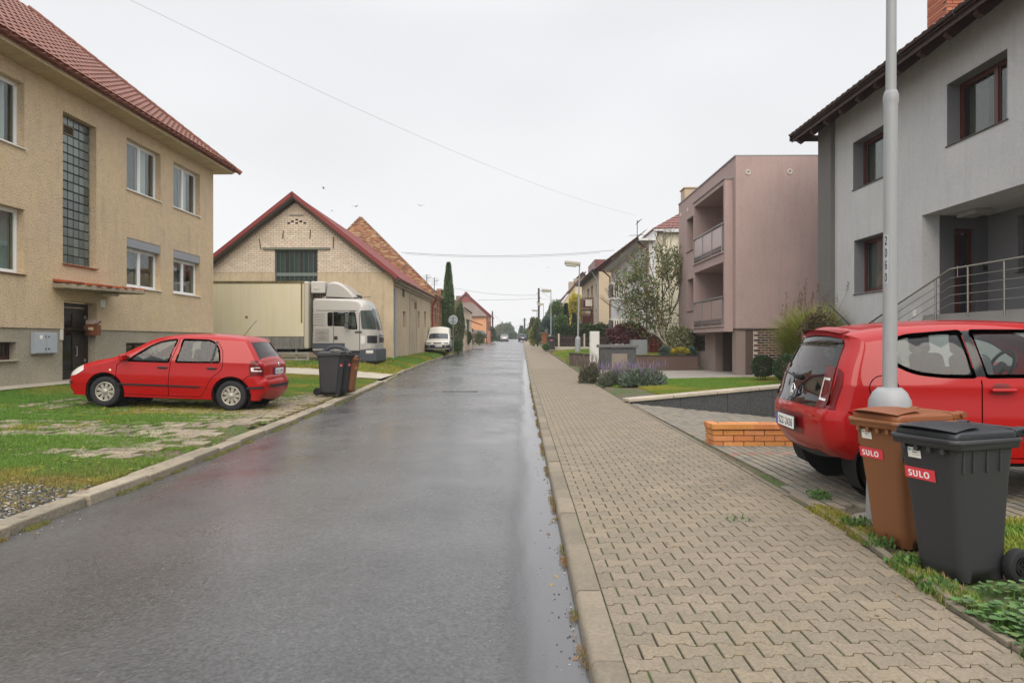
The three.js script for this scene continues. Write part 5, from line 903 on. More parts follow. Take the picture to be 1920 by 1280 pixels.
  seats(-1, [1.36, .66], .36, .78, root, mat(0x54565a, .95)); const ds = new GB(); ds.add(new RoundedBoxGeometry(.4, .2, 1.3, 3, .06), 2.36, .86, 0); ds.build('dashboard', mat(0x1a1b1d, .8), root, false);
  const st = part('steering_wheel', root); const tg2 = new GB(); tg2.add(new THREE.TorusGeometry(.175, .016, 8, 30)); tg2.box(-.17, .17, -.018, .018, -.012, .012); tg2.add(new THREE.CylinderGeometry(.06, .06, .03, 20).rotateX(Math.PI / 2)); tg2.build('rim', blackTrim, st, false); st.position.set(1.98, 1.06, -.35); st.rotation.set(0, Math.PI / 2, 0); st.rotation.z = 0; st.rotation.order = 'ZYX'; st.rotation.z = -.4;
}
{ // ------------------------------------------------------------- refrigerated box truck beside the barn
  const d = 30.6, K = d / F, yb = .46, X = (px) => (px - 960) * K, Y = (py) => HC - (py - 640) * K - yb;
  const xf = X(703.5), root = thing('box_truck', 'silver-grey box truck with a dirty cream cargo body parked by the barn', 'truck', X(584), yb, d + 1.23), cx = X(584);
  const silver = new THREE.MeshPhysicalMaterial({ color: 0xa7a49e, roughness: .4, metalness: .12, clearcoat: .6, clearcoatRoughness: .1, side: THREE.DoubleSide }), grey = mat(0x3b4048, .6);
  const L = xf - cx, yB = Y(657), prof = [[.0, yB, .02], [.0, 1.4, .04], [.0, Y(562), .05, 1], [.06, Y(558.5), .08, 1], [L * .62, Y(559), .12], [L * .78, Y(561), .25], [L * .86, Y(567), .42], [L * .905, Y(580), .5], [L * .95, Y(598), .5], [L * .985, Y(618), .46], [L, Y(632), .4], [L, Y(646), .36], [L * .99, yB, .3]];
  const width = (x, y) => 1.12 - .06 * clamp(y - 2.3, 0, 1) - .05 * clamp((x - L * .75) / (L * .25), 0, 1);
  const w1 = [[X(613.5) - cx, Y(610), .05], [X(613.5) - cx, Y(586.5), .05], [X(621.5) - cx, Y(586), .01], [X(621.5) - cx, Y(610), .01]], w2 = [[X(624.5) - cx, Y(610), .02], [X(624.5) - cx, Y(585.5), .03], [X(664) - cx, Y(586), .05], [X(668) - cx, Y(616.5), .04], [X(654) - cx, Y(616), .05], [X(647) - cx, Y(610.5), .06]];
  const C = new Car({ prof, width, y0: yB, wheels: [], windows: [w1, w2], edge: .12, crown: .05, glass: new THREE.MeshPhysicalMaterial({ color: 0x8fa29a, roughness: .03, transmission: 1, thickness: 0, side: THREE.DoubleSide }) });
  const cab = part('cab', root), T = (x, y) => C.tAt(x, y), g = new GB(); for (const k of [1, -1]) g.add(C.patch(C.flank(), 0, .12, k)); g.add(C.strip(0, C.L, 0, -1, 1, 12)); g.box(.02, L - .1, yB - .02, yB + .03, -1.05, 1.05); g.build('cab_shell', silver, cab, false);
  for (const k of [1, -1]) {
    [w1, w2].forEach((w) => { const q = part('side_window', root); mesh('pane', C.patch(polyShape(w), -.006, .3, k), C.s.glass, q); mesh('seal', C.loop(poly(w), .05, .006, k), blackTrim, q); });
    for (const l of [[[X(624) - cx, yB], [X(624) - cx, Y(584)]], [[X(673) - cx, yB], [X(673) - cx, Y(586)]], [[.0, Y(581.6)], [X(668) - cx, Y(582)]]]) mesh('door_gap', C.line(l, .02, .005, k), blackGap, cab);
    for (let j = 0; j < 5; j++) mesh('pressed_rib', C.patch(polyShape([[.04, Y(608.5 - j * 5) ], [.04, Y(605.5 - j * 5)], [X(607) - cx, Y(605.5 - j * 5)], [X(607) - cx, Y(608.5 - j * 5)]], .03), .03, .2, k), silver, cab);
    mesh('door_handle', C.patch(polyShape([[X(625) - cx, Y(637)], [X(625) - cx, Y(630)], [X(631.5) - cx, Y(630)], [X(631.5) - cx, Y(637)]], .03), .012, .3, k), blackTrim, root);
    mesh('marker_strip', C.patch(polyShape([[X(664) - cx, Y(624)], [X(664) - cx, Y(620.5)], [X(677) - cx, Y(620.5)], [X(677) - cx, Y(624)]], .03), .03, .3, k), grey, root);
    { const m = new GB(), mz = k * 1.38; m.rbox(X(648.5) - cx, X(655.5) - cx, Y(605), Y(588), mz - .1, mz + .1, .03); m.rbox(X(647.5) - cx, X(654.5) - cx, Y(615), Y(606), mz - .1, mz + .1, .03); m.rbox(X(635) - cx, X(648) - cx, Y(589), Y(585), mz - .1, mz + .06, .03); m.tube([V3(X(664) - cx, Y(584), k * 1.05), V3(X(660) - cx, Y(583), k * 1.28), V3(X(653) - cx, Y(588), mz)], .02, 6); m.build('mirror', mat(0x4b4d50, .5), root); }
    const hl = part('headlamp', root); new GB().rbox(L - .62, L - .12, Y(668), Y(655), k * .95 - .16, k * .95 + .16, .03).build('housing', mat(0x9a9ea4, .3), hl); new GB().rbox(L - .45, L - .11, Y(663), Y(656.5), k * 1.0 - .12, k * 1.0 + .125, .02).build('lens', lampClear, hl);
  }
  for (const k of [1, -1]) { mesh('windscreen_corner', C.patch(polyShape([[X(677) - cx, Y(616.5)], [X(674) - cx, Y(582)], [L * .905, Y(580.5)], [L * .95, Y(598.5)], [L * .983, Y(617)]], .05), .012, .06, k), mat(0x39413c, .05), root); mesh('grille_corner', C.patch(polyShape([[X(687) - cx, Y(643)], [X(687) - cx, Y(629)], [L * .995, Y(629)], [L * .997, Y(643)]], .03), .012, .06, k), blackTrim, root); mesh('lamp_trim', C.patch(polyShape([[X(675) - cx, Y(645)], [X(675) - cx, Y(629)], [X(683) - cx, Y(629)], [X(683) - cx, Y(645)]], .06), .014, .06, k), lampClear, root); }
  mesh('windscreen', C.strip(T(L * .895, Y(578)), T(L * .985, Y(617)), .01, -1.0, 1.0), mat(0x39413c, .05), root); mesh('grille', C.strip(T(L, Y(627)), T(L, Y(642)), .012, -.72, .72), blackTrim, root); for (let j = 0; j < 3; j++) mesh('grille_bar', C.strip(T(L, Y(630 + j * 4)), T(L, Y(631.2 + j * 4)), .025, -.7, .7), silver, root);
  const fr = new GB(); fr.rbox(X(671) - cx, L + .06, Y(679), Y(653), -1.12, 1.12, .07); fr.build('front_bumper', grey, root); const sk = new GB(); sk.box(.0, X(645) - cx, Y(653), Y(643), -1.14, 1.14); sk.box(X(640) - cx, X(673) - cx, Y(668), Y(654), -1.0, 1.0); sk.build('cab_skirt', grey, root);
  { const a = new GB(), x = X(628) - cx, R = .78; for (const k of [1, -1]) { const t = new THREE.TorusGeometry(R, .13, 6, 20, Math.PI); a.add(t, x, Y(683), k * 1.05); } a.build('wheel_arch', grey, root); for (const k of [1, -1]) wheel(root, x, .46, k * .98, .46, .28, k, mat(0x8c8f92, .4, { metalness: .4 }), 8, false); }
  // wind deflector on the cab roof
  { const xs = [[X(606) - cx, Y(558)], [X(609) - cx, Y(538)], [X(614) - cx, Y(529.5)], [X(626) - cx, Y(527.5)], [X(640) - cx, Y(533)], [X(654) - cx, Y(545)], [X(665) - cx, Y(558)]], s = new THREE.Shape(smoothPts(xs.map((p) => [p[0], p[1], 0]), 5).map((p) => new THREE.Vector2(p[0], p[1]))); const e = new THREE.ExtrudeGeometry(s, { depth: 1.7, bevelEnabled: true, bevelSize: .1, bevelThickness: .16, bevelSegments: 4, bevelOffset: -.1 }); e.translate(0, .02, -.85); mesh('wind_deflector', e, silver, root); const sk2 = new GB(); sk2.rbox(X(653) - cx, X(664) - cx, Y(557), Y(550), -.4, .4, .03); sk2.build('roof_lamp_panel', blackTrim, root); const an = new GB(); an.bar(V3(X(665) - cx, Y(557), .9), V3(X(693) - cx, Y(556), 1.05), .012, 4); an.build('antenna', blackTrim, root); }
  { const f = new GB(), z = 1.05; f.rbox(X(580) - cx, X(607) - cx, Y(549), Y(526.5), -z, z, .05); f.build('refrigeration_unit', mat(0xb9b6af, .5), root); const lg = new THREE.PlaneGeometry(.36, .14); mesh('unit_logo', lg.translate(X(591) - cx, Y(541), z + .004), decalMat(textTex(128, 48, (c, w, h) => { c.fillStyle = '#c6c3bc'; c.fillRect(0, 0, w, h); c.strokeStyle = '#2b2c30'; c.lineWidth = 4; c.beginPath(); c.ellipse(w * .5, h * .5, w * .44, h * .36, 0, -1.2, 3.6); c.stroke(); c.fillStyle = '#2b2c30'; for (let k = 0; k < 7; k++) c.fillRect(18 + k * 11, 19, 7, 10); })), root); const s2 = new GB(); for (const px of [583, 598, 602]) s2.rbox(X(px) - cx, X(px + 2) - cx, Y(556), Y(549), z - .2, z - .1, .01); s2.build('unit_bracket', blackTrim, root); s2.g = []; }
  { const t = textTex(256, 256, (c, w, h) => { c.fillStyle = '#8d8a84'; c.fillRect(0, 0, w, h); c.strokeStyle = '#6a6864'; c.lineWidth = 3; c.strokeRect(6, 6, w - 12, h - 12); c.fillStyle = '#3d3c3a'; [[.22, .4, 10], [.32, .8, 12], [.42, .36, 9], [.56, .4, 9], [.66, .72, 11], [.76, .44, 9], [.86, .8, 7]].forEach(([y, l, t]) => { for (let x = -l / 2; x < l / 2; x += .06) c.fillRect(w * (.5 + x), h * y, w * .042, t); }); }); const p = new THREE.PlaneGeometry(X(615) - X(589), (X(615) - X(589)) * .93); mesh('door_lettering', p.translate(X(602) - cx, Y(628.5), C.W(.5, 1.4) + .008), decalMat(t, .4), root); }
  // cargo body
  const box = part('cargo_body', root), bx1 = X(578) - cx, bx0 = bx1 - 7.2, cream = (() => { const N = 512; const t = rep(mkTex(N, (x, y) => { const b = fbm(x, y, 4, 3), st = tn(x, .5, 90, 5) * .5 + tn(x, .5, 200, 6) * .5, s2 = fbm(x, y * .1, 60, 8, 3); const k = .92 + .1 * (b - .5) - .16 * Math.max(0, st * .5 + s2 * .5 - .42); return [.69 * k, .625 * k, .47 * k * (1 - .15 * s2)]; }), 6); return new THREE.MeshStandardMaterial({ map: t, roughness: .55, side: THREE.DoubleSide }); })();
  const alu = mat(0xa39e90, .5), top = Y(528), mid = Y(631), bot = Y(654);
  new GB().rbox(bx0, X(569) - cx, mid, top, -1.22, 1.22, .02).build('side_panel', cream, box); new GB().rbox(X(569) - cx + .003, bx1, bot, top + .02, -1.24, 1.24, .06).build('front_corner', mat(0xb5ae9c, .5), box);
  const gm = plaster([.19, .185, .165], { size: 3, blot: .3, grain: .2, per: 40, streak: 1.2, s: 210, bump: .002, rough: .6 }); new GB().box(bx0, X(569) - cx, bot, mid - .005, -1.21, 1.21).build('lower_panel', gm, box);
  const stain = plaster([.165, .135, .06], { size: 2, blot: .5, grain: .3, per: 50, streak: 1, s: 215 }); const sg = new GB(); sg.box(bx0, X(569) - cx, top - .07, top + .03, 1.225, 1.24); sg.box(X(563.5) - cx, X(566.5) - cx, mid + .6, top - .072, 1.2215, 1.2235); sg.build('stained_trim', stain, box); new GB().box(X(459) - cx, X(464) - cx, Y(597), Y(592), 1.2205, 1.226).build('sticker', mat(0x8a6b22, .6), box);
  const ch = new GB(); ch.box(bx0 + .3, X(600) - cx, .75, bot - .15, -.45, .45); for (let x = bx0 + .8; x < bx1 - .5; x += 1.1) ch.box(x, x + .1, bot - .16, bot, -1.15, 1.15); ch.build('chassis', mat(0x0d0d0e, .9), root);
  const gd = new GB(); for (const k of [1]) { gd.rbox(bx1 - 3.2, X(578.5) - cx, Y(665), Y(660), 1.1, 1.16, .02); gd.rbox(bx1 - 3.2, X(578.5) - cx, Y(677.5), Y(672.5), 1.1, 1.16, .02); for (const x of [bx1 - 2.9, bx1 - .62]) gd.rbox(x, x + .08, Y(677), bot, 1.06, 1.098, .01); gd.rbox(X(573.5) - cx, X(578.5) - cx, Y(672), Y(665.2), 1.1, 1.16, .01); } gd.build('side_guard', mat(0x9b988c, .5, { metalness: .3 }), root);
  for (const k of [1, -1]) { for (const x of [bx0 + 1.7]) wheel(root, x, .46, k * .95, .46, .32, k, mat(0x6c6f70, .5), 8); }
}
{ // ------------------------------------------------------------- pale small van parked nose-on by the barn, and the cars further up
  const front = { // generic low-detail car with the nose at x = 0; turned to face along the road
    van: { prof: [[.08, .25, .1], [.0, .35, .14], [.0, .55, .14], [.06, .72, .12], [.25, .82, .1], [.95, .95, .1], [1.35, 1.2, .09], [1.62, 1.36, .09, 1], [1.68, 1.5, .12], [1.85, 1.74, .16], [2.2, 1.82, .16], [3.9, 1.82, .14, 1], [4.05, 1.72, .12], [4.1, 1.0, .12], [4.12, .5, .12], [4.08, .3, .1]], W: .83, tum: (y) => y > .9 && y < 1.4 ? .16 * (y - .9) : y >= 1.4 ? .08 + .12 * (y - 1.4) : 0, wheels: [[.78, .28, .34], [3.2, .28, .34]] },
    sedan: { prof: [[.1, .25, .12], [.0, .4, .2], [.02, .6, .22], [.1, .82, .2], [.25, .98, .16], [.6, 1.06, .12], [1.1, 1.36, .1], [1.5, 1.44, .1], [2.3, 1.42, .1], [3.0, 1.0, .12], [4.1, .8, .2], [4.4, .5, .2], [4.3, .25, .12]], W: .86, tum: (y) => y > .95 ? .4 * (y - .95) : 0, wheels: [[.95, .31, .36], [3.55, .31, .36]] },
    suv: { prof: [[.1, .3, .12], [.0, .45, .2], [.02, .75, .22], [.08, 1.0, .18], [.3, 1.3, .14], [.55, 1.56, .12], [1.2, 1.64, .12], [2.3, 1.6, .12], [3.1, 1.1, .12], [4.2, .95, .2], [4.5, .6, .2], [4.4, .3, .12]], W: .92, tum: (y) => y > 1.05 ? .35 * (y - 1.05) : 0, wheels: [[.95, .35, .41], [3.6, .35, .41]] },
  };
  const make = (k, name, label, cat, x, y, dd, turn, paint) => { const q = front[k], C = new Car({ prof: q.prof, per: 5, width: (xx, yy) => q.W - q.tum(yy) - (yy < .45 ? .1 * (.45 - yy) : 0), y0: .25, wheels: q.wheels, windows: q.windows || [], edge: k === 'van' ? .09 : .16, crown: .05 }); const r = thing(name, label, cat, x, y, dd, turn); bodyOf(C, r, paint, { inside: false }); for (const s of [1, -1]) for (const [wx, wy] of q.wheels) wheel(r, wx, wy, s * (q.W - .11), wy, .18, s, mat(0x9a9a98, .4, { metalness: .4 }), 7, k !== 'van'); return [r, C]; };
  { const white = carPaint(0xc9c6bb, { roughness: .5 }), [r, C] = make('van', 'white_van', 'dirty white small van with raised box back parked nose-on beside the barn', 'van', XA(820, 48.2), .63, 48.2, Math.PI / 2 + .04, white), T = (a, b) => C.tAt(a, b);
    const ws = part('windscreen', r); mesh('pane', C.strip(T(.98, .965), T(1.58, 1.33), .006, -.97, .97), mat(0x2c3336, .06), ws); const wp = new GB(); for (const z of [-.3, .35]) wp.bar(V3(.94, .99, z), V3(1.12, 1.12, z - .4), .012, 4); wp.build('wiper', blackTrim, ws);
    mesh('front_bumper', C.strip(T(.0, .34), T(.0, .56), .02, -1.1, 1.1), blackTrim, r); mesh('grille', C.strip(T(.02, .64), T(.045, .70), .012, -.42, .42), blackTrim, r);
    for (const k of [1, -1]) { const h = part('headlamp', r); const g = new GB(); g.rbox(-.01, .1, .60, .735, k * .58 - .17, k * .58 + .17, .03); g.build('lens', mat(0x8d938e, .12, { metalness: .3 }), h); const f = new GB(); f.rbox(-.05, 0, .41, .47, k * .5 - .09, k * .5 + .09, .012); f.build('fog_lamp', lampClear, h); const m = new GB(); m.rbox(1.2, 1.32, .93, 1.08, k * .95 - .1, k * .95 + .1, .03); m.build('mirror', blackTrim, r);
      mesh('side_window', C.patch(polyShape([[1.2, .98], [1.58, 1.27], [1.98, 1.3], [1.98, .98]], .04), .006, .2, k), mat(0x2b3234, .06), r); mesh('door_gap', C.line([[2.05, .3], [2.05, 1.34]], .012, .004, k), blackGap, r); mesh('sill_trim', C.patch(polyShape([[1.15, .27], [1.15, .42], [2.8, .42], [2.8, .27]], .02), .008, .2, k), blackTrim, r); mesh('bumper_end', C.patch(polyShape([[.0, .33], [.0, .56], [.42, .56], [.42, .4]], .02), .014, .1, k), blackTrim, r); }
    const p = plate(r, ['ZNA', '4216']); p.position.set(-.085, .47, .06); p.rotation.y = -Math.PI / 2;
  }
  const far = (k, name, label, px, dd, yv, turn, paint, cat = 'car') => { const [r, C] = make(k, name, label, cat, XA(px, dd), yv ?? G(XA(px, dd), dd) + .02, dd, turn, paint), T = (a, b) => C.tAt(a, b); const hi = k === 'suv'; mesh('rear_window', C.strip(hi ? T(.12, 1.12) : T(.62, 1.07), hi ? T(.5, 1.5) : T(1.05, 1.34), .012, -.95, .95), gloss, r); mesh('rear_bumper', C.strip(T(.0, .34), T(.0, .5), .02, -1.1, 1.1), blackTrim, r); for (const s of [1, -1]) { const g = new GB(); g.rbox(-.04, .16, hi ? .85 : .72, hi ? 1.0 : .9, s * .66 - .14, s * .66 + .14, .03); g.build('tail_lamp', lampRed, r); mesh('side_window', C.patch(polyShape(hi ? [[.7, 1.1], [.8, 1.45], [2.3, 1.46], [2.9, 1.12]] : [[.9, 1.0], [1.2, 1.3], [2.25, 1.3], [2.8, 1.02]], .05), .01, .4, s), gloss, r); } const p = plate(r, ['', ''], .5); p.position.set(-.085, hi ? .78 : .66, 0); p.rotation.y = -Math.PI / 2; return r; };
  far('sedan', 'silver_car', 'distant silver car driving away in the left lane', 945.6, 150, YR(150) + .02, Math.PI / 2, carPaint(0xa7a3a6, { metalness: .4 }));
  far('suv', 'dark_suv', 'distant dark grey car stopped at the right kerb', 980.2, 147, YR(147) + .02, Math.PI / 2, carPaint(0x2b2d36, { metalness: .3 }));
  far('sedan', 'parked_white_car', 'pale blue-white car partly hidden by the hedge right of the distant dark car', 994, 158, YR(158) + .1, Math.PI / 2 - .5, carPaint(0xbfd0da, { metalness: .2 }));
  far('suv', 'teal_estate_car', 'dark teal car parked in front of the orange house', 911.5, 118, YA(637.5, 118), Math.PI + .12, carPaint(0x1b3a48, { metalness: .3 }));
}
// ---------------------------------------------------------------- grey house on the right
{
  const D1 = 21.1, dOf = (px) => 9.2 * F / (px - 975), Yb = .25, U = (px) => D1 - dOf(px), yy = (y) => y - Yb, xw = (d) => 9.2 + .0115 * d;
  const H = thing('grey_house', 'light grey rendered house with brown windows, dark porch and steel stair railing', 'house', xw(D1), Yb, D1, -Math.PI / 2 - Math.atan(.0115));
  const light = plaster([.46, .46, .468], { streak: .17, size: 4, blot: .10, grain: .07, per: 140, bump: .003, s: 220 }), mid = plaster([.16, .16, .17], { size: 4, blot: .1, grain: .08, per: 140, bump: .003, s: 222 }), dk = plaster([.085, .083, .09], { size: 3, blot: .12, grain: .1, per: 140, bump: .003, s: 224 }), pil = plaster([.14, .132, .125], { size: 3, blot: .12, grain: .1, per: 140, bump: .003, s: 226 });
  const uA = U(1566), uZ = D1 - 8.5, top = yy(8.12), wood = mat(0x4a1a0c, .4), sillM = mat(0x3a3634, .5), blind = mat(0x5d5245, .9), blind2 = mat(0xc9c7c2, .9);
  const wr = [U(1776), U(1890), yy(5.63), yy(6.95)], wl = [U(1600), U(1679), yy(5.6), yy(6.9)], wb = [U(1602), U(1672), yy(2.73), yy(4.19)];
  const porch = [U(1729.5), uZ - .6, yy(-.2), yy(4.30)];
  const wall = new GB(); wall.add(wallGeo(wallShape(uA, uZ, -.6, top, [wr, wl, wb, [porch[0], porch[1], -.5, porch[3]]]), .4)); wall.build('wall', light, H);
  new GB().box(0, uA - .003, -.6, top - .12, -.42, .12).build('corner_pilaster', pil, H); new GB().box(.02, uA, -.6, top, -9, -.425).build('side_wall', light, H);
  const bl = [blind, 0, 1, 0];
  makeWindow(H, wr, { r: .28, frame: wood, fw: .075, split: [.62], sill: sillM, sillOut: .03, curtains: [[blind, 0, .62, 0], [blind2, 0, 1, 0]] });
  makeWindow(H, wl, { r: .28, frame: wood, fw: .075, split: [.7], sill: sillM, sillOut: .03, curtains: [bl, [blind2, 0, 1, 0]] });
  makeWindow(H, wb, { r: .28, frame: wood, fw: .075, split: [], sill: sillM, sillOut: .03, curtains: [[mat(0x6c7068, .9), 0, .6, 0]] });
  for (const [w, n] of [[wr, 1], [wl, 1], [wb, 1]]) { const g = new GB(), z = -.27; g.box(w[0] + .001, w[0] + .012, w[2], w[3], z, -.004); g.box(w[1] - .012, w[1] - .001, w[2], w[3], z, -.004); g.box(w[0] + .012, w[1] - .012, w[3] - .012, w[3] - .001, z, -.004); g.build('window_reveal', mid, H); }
  // porch: far side wall with the door, back wall with a window, floor, ceiling
  const pd = 1.5, fl = yy(2.02), pg = part('porch', H), u0 = porch[0], u1 = porch[1], X2U = (px) => { const d = dOf(1729.5), X = XA(px, d); return X - xw(d); };   // depth behind the wall face of a point on the porch's far side
  const dz = (px) => -X2U(px);
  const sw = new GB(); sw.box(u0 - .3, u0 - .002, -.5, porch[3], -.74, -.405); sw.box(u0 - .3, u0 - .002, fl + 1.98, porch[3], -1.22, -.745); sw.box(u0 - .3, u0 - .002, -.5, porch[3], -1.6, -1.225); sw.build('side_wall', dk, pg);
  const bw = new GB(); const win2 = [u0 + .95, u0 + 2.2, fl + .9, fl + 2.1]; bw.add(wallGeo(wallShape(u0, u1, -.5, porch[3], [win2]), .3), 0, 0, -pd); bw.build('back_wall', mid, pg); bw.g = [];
  new GB().box(u0, u1, porch[3] - .004, porch[3] + .2, -pd + .002, -.402).build('ceiling', light, pg); new GB().box(u0 - .32, u1, fl - .25, fl, -pd + .002, -.02).build('floor', plaster([.25, .24, .23], { size: 2, s: 228 }), pg);
  new GB().rbox(u0 + .25, u0 + .9, porch[3] - .11, porch[3] - .006, -1.0, -.62, .02).build('porch_lamp', mat(0x9a9a92, .35), pg);
  new GB().rbox(u0 + .001, u0 + .03, fl + 1.02, fl + 1.14, -1.45, -1.37, .01).build('doorbell', blackTrim, pg);
  makeWindow(pg, win2, { r: .12, frame: wood, fw: .07, split: [.5], sill: sillM, curtain: bl }); pg.children[pg.children.length - 1].position.z = -pd;
  { const dr = part('front_door', H), x = u0 - .22; const f = new GB(); f.rbox(x - .06, x + .06, fl, fl + 1.98, -.82, -.745, .006); f.rbox(x - .06, x + .06, fl, fl + 1.98, -1.222, -1.15, .006); f.rbox(x - .06, x + .06, fl + 1.9, fl + 1.98, -1.15, -.82, .006); f.build('door_frame', wood, dr); new GB().box(x - .03, x + .03, fl, fl + 1.9, -1.0, -.82).build('door_leaf', mat(0x3d150b, .4), dr); new GB().box(x - .02, x + .02, fl + .05, fl + 1.85, -1.1, -1.003).build('glass_strip', mat(0x1b2a36, .08), dr); new GB().box(x - .03, x + .03, fl, fl + 1.9, -1.15, -1.103).build('door_leaf', mat(0x3d150b, .4), dr); const h = new GB(); h.bar(V3(x + .07, fl + .9, -.9), V3(x + .07, fl + 1.15, -.9), .012, 6); h.box(x + .03, x + .07, fl + .92, fl + .94, -.91, -.89); h.box(x + .03, x + .07, fl + 1.11, fl + 1.13, -.91, -.89); h.build('handle', chrome, dr); }
  new GB().box(u0 - .9, u1, -.6, fl - .252, .002, .06).build('stair_wall', light, H); new GB().rbox(U(1713.5), U(1719), yy(2.0), yy(2.16), .002, .02, .004).build('socket_cover', mat(0xd8d6cc, .5), H);
  { const st = part('steps', H); for (let k = 0; k < 8; k++) new GB().rbox(u0 - .35 - (k + 1) * .28, u0 - .35 - k * .28 - .003, -.5, fl - .18 * (k + 1), .065, 1.1, .01).build('step', plaster([.3, .29, .28], { size: 2, s: 230 }), st); }
  { // stainless railing: level along the porch, then down the stairs
    const rl = part('stair_railing', H), steel = mat(0x9a9890, .25, { metalness: .9 }), z = .09, ut = u0 + 1.15, P = (u, h) => V3(u, h, z), sl = .31, bend = U(1791) , hR = fl + .93, endU = U(1640) - .9, R = (u, dh) => P(u, fl + dh - Math.max(0, bend - u) * sl);
    const bars = [.93, .74, .56, .38, .2]; bars.forEach((dh, i) => { const g = new GB(), r = i ? .007 : .021; g.bar(R(uZ, dh), R(bend, dh), r, 8); g.bar(R(bend, dh), R(endU, dh), r, 8); mesh(i ? 'rail' : 'handrail', g.geo(), steel, rl); });
    for (const u of [U(1893), U(1824), U(1763), U(1686), U(1645)]) new GB().bar(R(u, -.1).setZ(z - .002), R(u, .915), .02, 8).build('post', steel, rl);
  }
  { // roof: eave boards, rafters, tiles, gutter
    const roof = part('roof', H), ov = .72, yE = yy(7.62), tp = .70, cp = 1 / Math.hypot(1, tp), dkw = mat(0x35170f, .6);
    const tl = (() => { const t = rep(mkTex(128, (x, y) => { const k = .7 + .6 * fbm(x, y, 16, 3); return [.085 * k, .045 * k, .038 * k]; }), 3); return new THREE.MeshStandardMaterial({ map: t, roughness: .55, side: THREE.DoubleSide }); })();
    stuff(mesh('roof_tiles', uvm(tileGeo(V3(-.45, yE + .17, ov + .1), V3(1, 0, 0), V3(0, tp * cp, -cp), 6.8, () => 0, () => uZ + 3, { w: .3, h: .36 })), tl, roof));
    const so = new GB(); const q = (z) => yE + .02 + (ov - z) * tp; so.quad(V3(-.45, q(-.4), -.4), V3(uZ, q(-.4), -.4), V3(uZ, q(ov), ov), V3(-.45, q(ov), ov)); so.build('soffit_boards', mat(0x4a2316, .7), roof);
    for (let u = -.2; u < uZ; u += .92) { const s = new THREE.Shape([[-.3, q(-.3) - .005], [ov - .04, q(ov - .04) - .005], [ov - .04, q(ov) - .1], [ov - .16, q(ov) - .17], [-.3, q(-.3) - .19]].map((p) => new THREE.Vector2(...p))); const e = new THREE.ExtrudeGeometry(s, { depth: .14, bevelEnabled: false }); e.rotateY(-Math.PI / 2); e.translate(u + .14, 0, 0); e.scale(1, 1, 1); mesh('rafter', uvm(e), dkw, roof); }
    const fb = new GB(); fb.box(-.48, -.42, yE + .02, yE + .2, -6, ov + .08); fb.box(-.45, uZ, yE - .02, yE + .19, ov + .002, ov + .03); fb.build('verge_board', dkw, roof);
    gutter(roof, [V3(uZ, yE + .15, ov + .09), V3(-.5, yE + .15, ov + .09)], .08, mat(0x55504c, .45, { metalness: .3 }));
    const chx = XA(1787, 16.4), chz = 16.4; const cm = (() => [0, 1, 2].map((k) => plaster([[.40, .13, .075], [.46, .17, .10], [.34, .11, .065]][k], { size: 1, blot: .2, s: 240 + k })))();
    const ch = part('chimney', roof); const loc = H.worldToLocal(V3(chx, 8.4, -chz)); ch.position.copy(loc); new GB().box(-.36, .36, -1.6, 2.4, -.36, .36).build('mortar', mat(0x8a8078, .9), ch);
    for (let r = 0; r < 48; r++) for (let s = 0; s < 4; s++) for (let k = 0; k < 3; k++) { const off = r % 2 ? .13 : 0, a = Math.max(-.37, -.37 + k * .26 - off + .003), b = Math.min(.37, -.37 + (k + 1) * .26 - off - .009); if (b - a < .04 || (s === 3) || (s === 2)) continue; const g = new THREE.BoxGeometry(b - a, .066, .03); g.translate((a + b) / 2, -1.4 + r * .078, .37); g.rotateY([0, Math.PI / 2][s]); mesh('brick', uvm(g), cm[(r * 7 + k * 3 + s) % 3], ch); }
  }
}
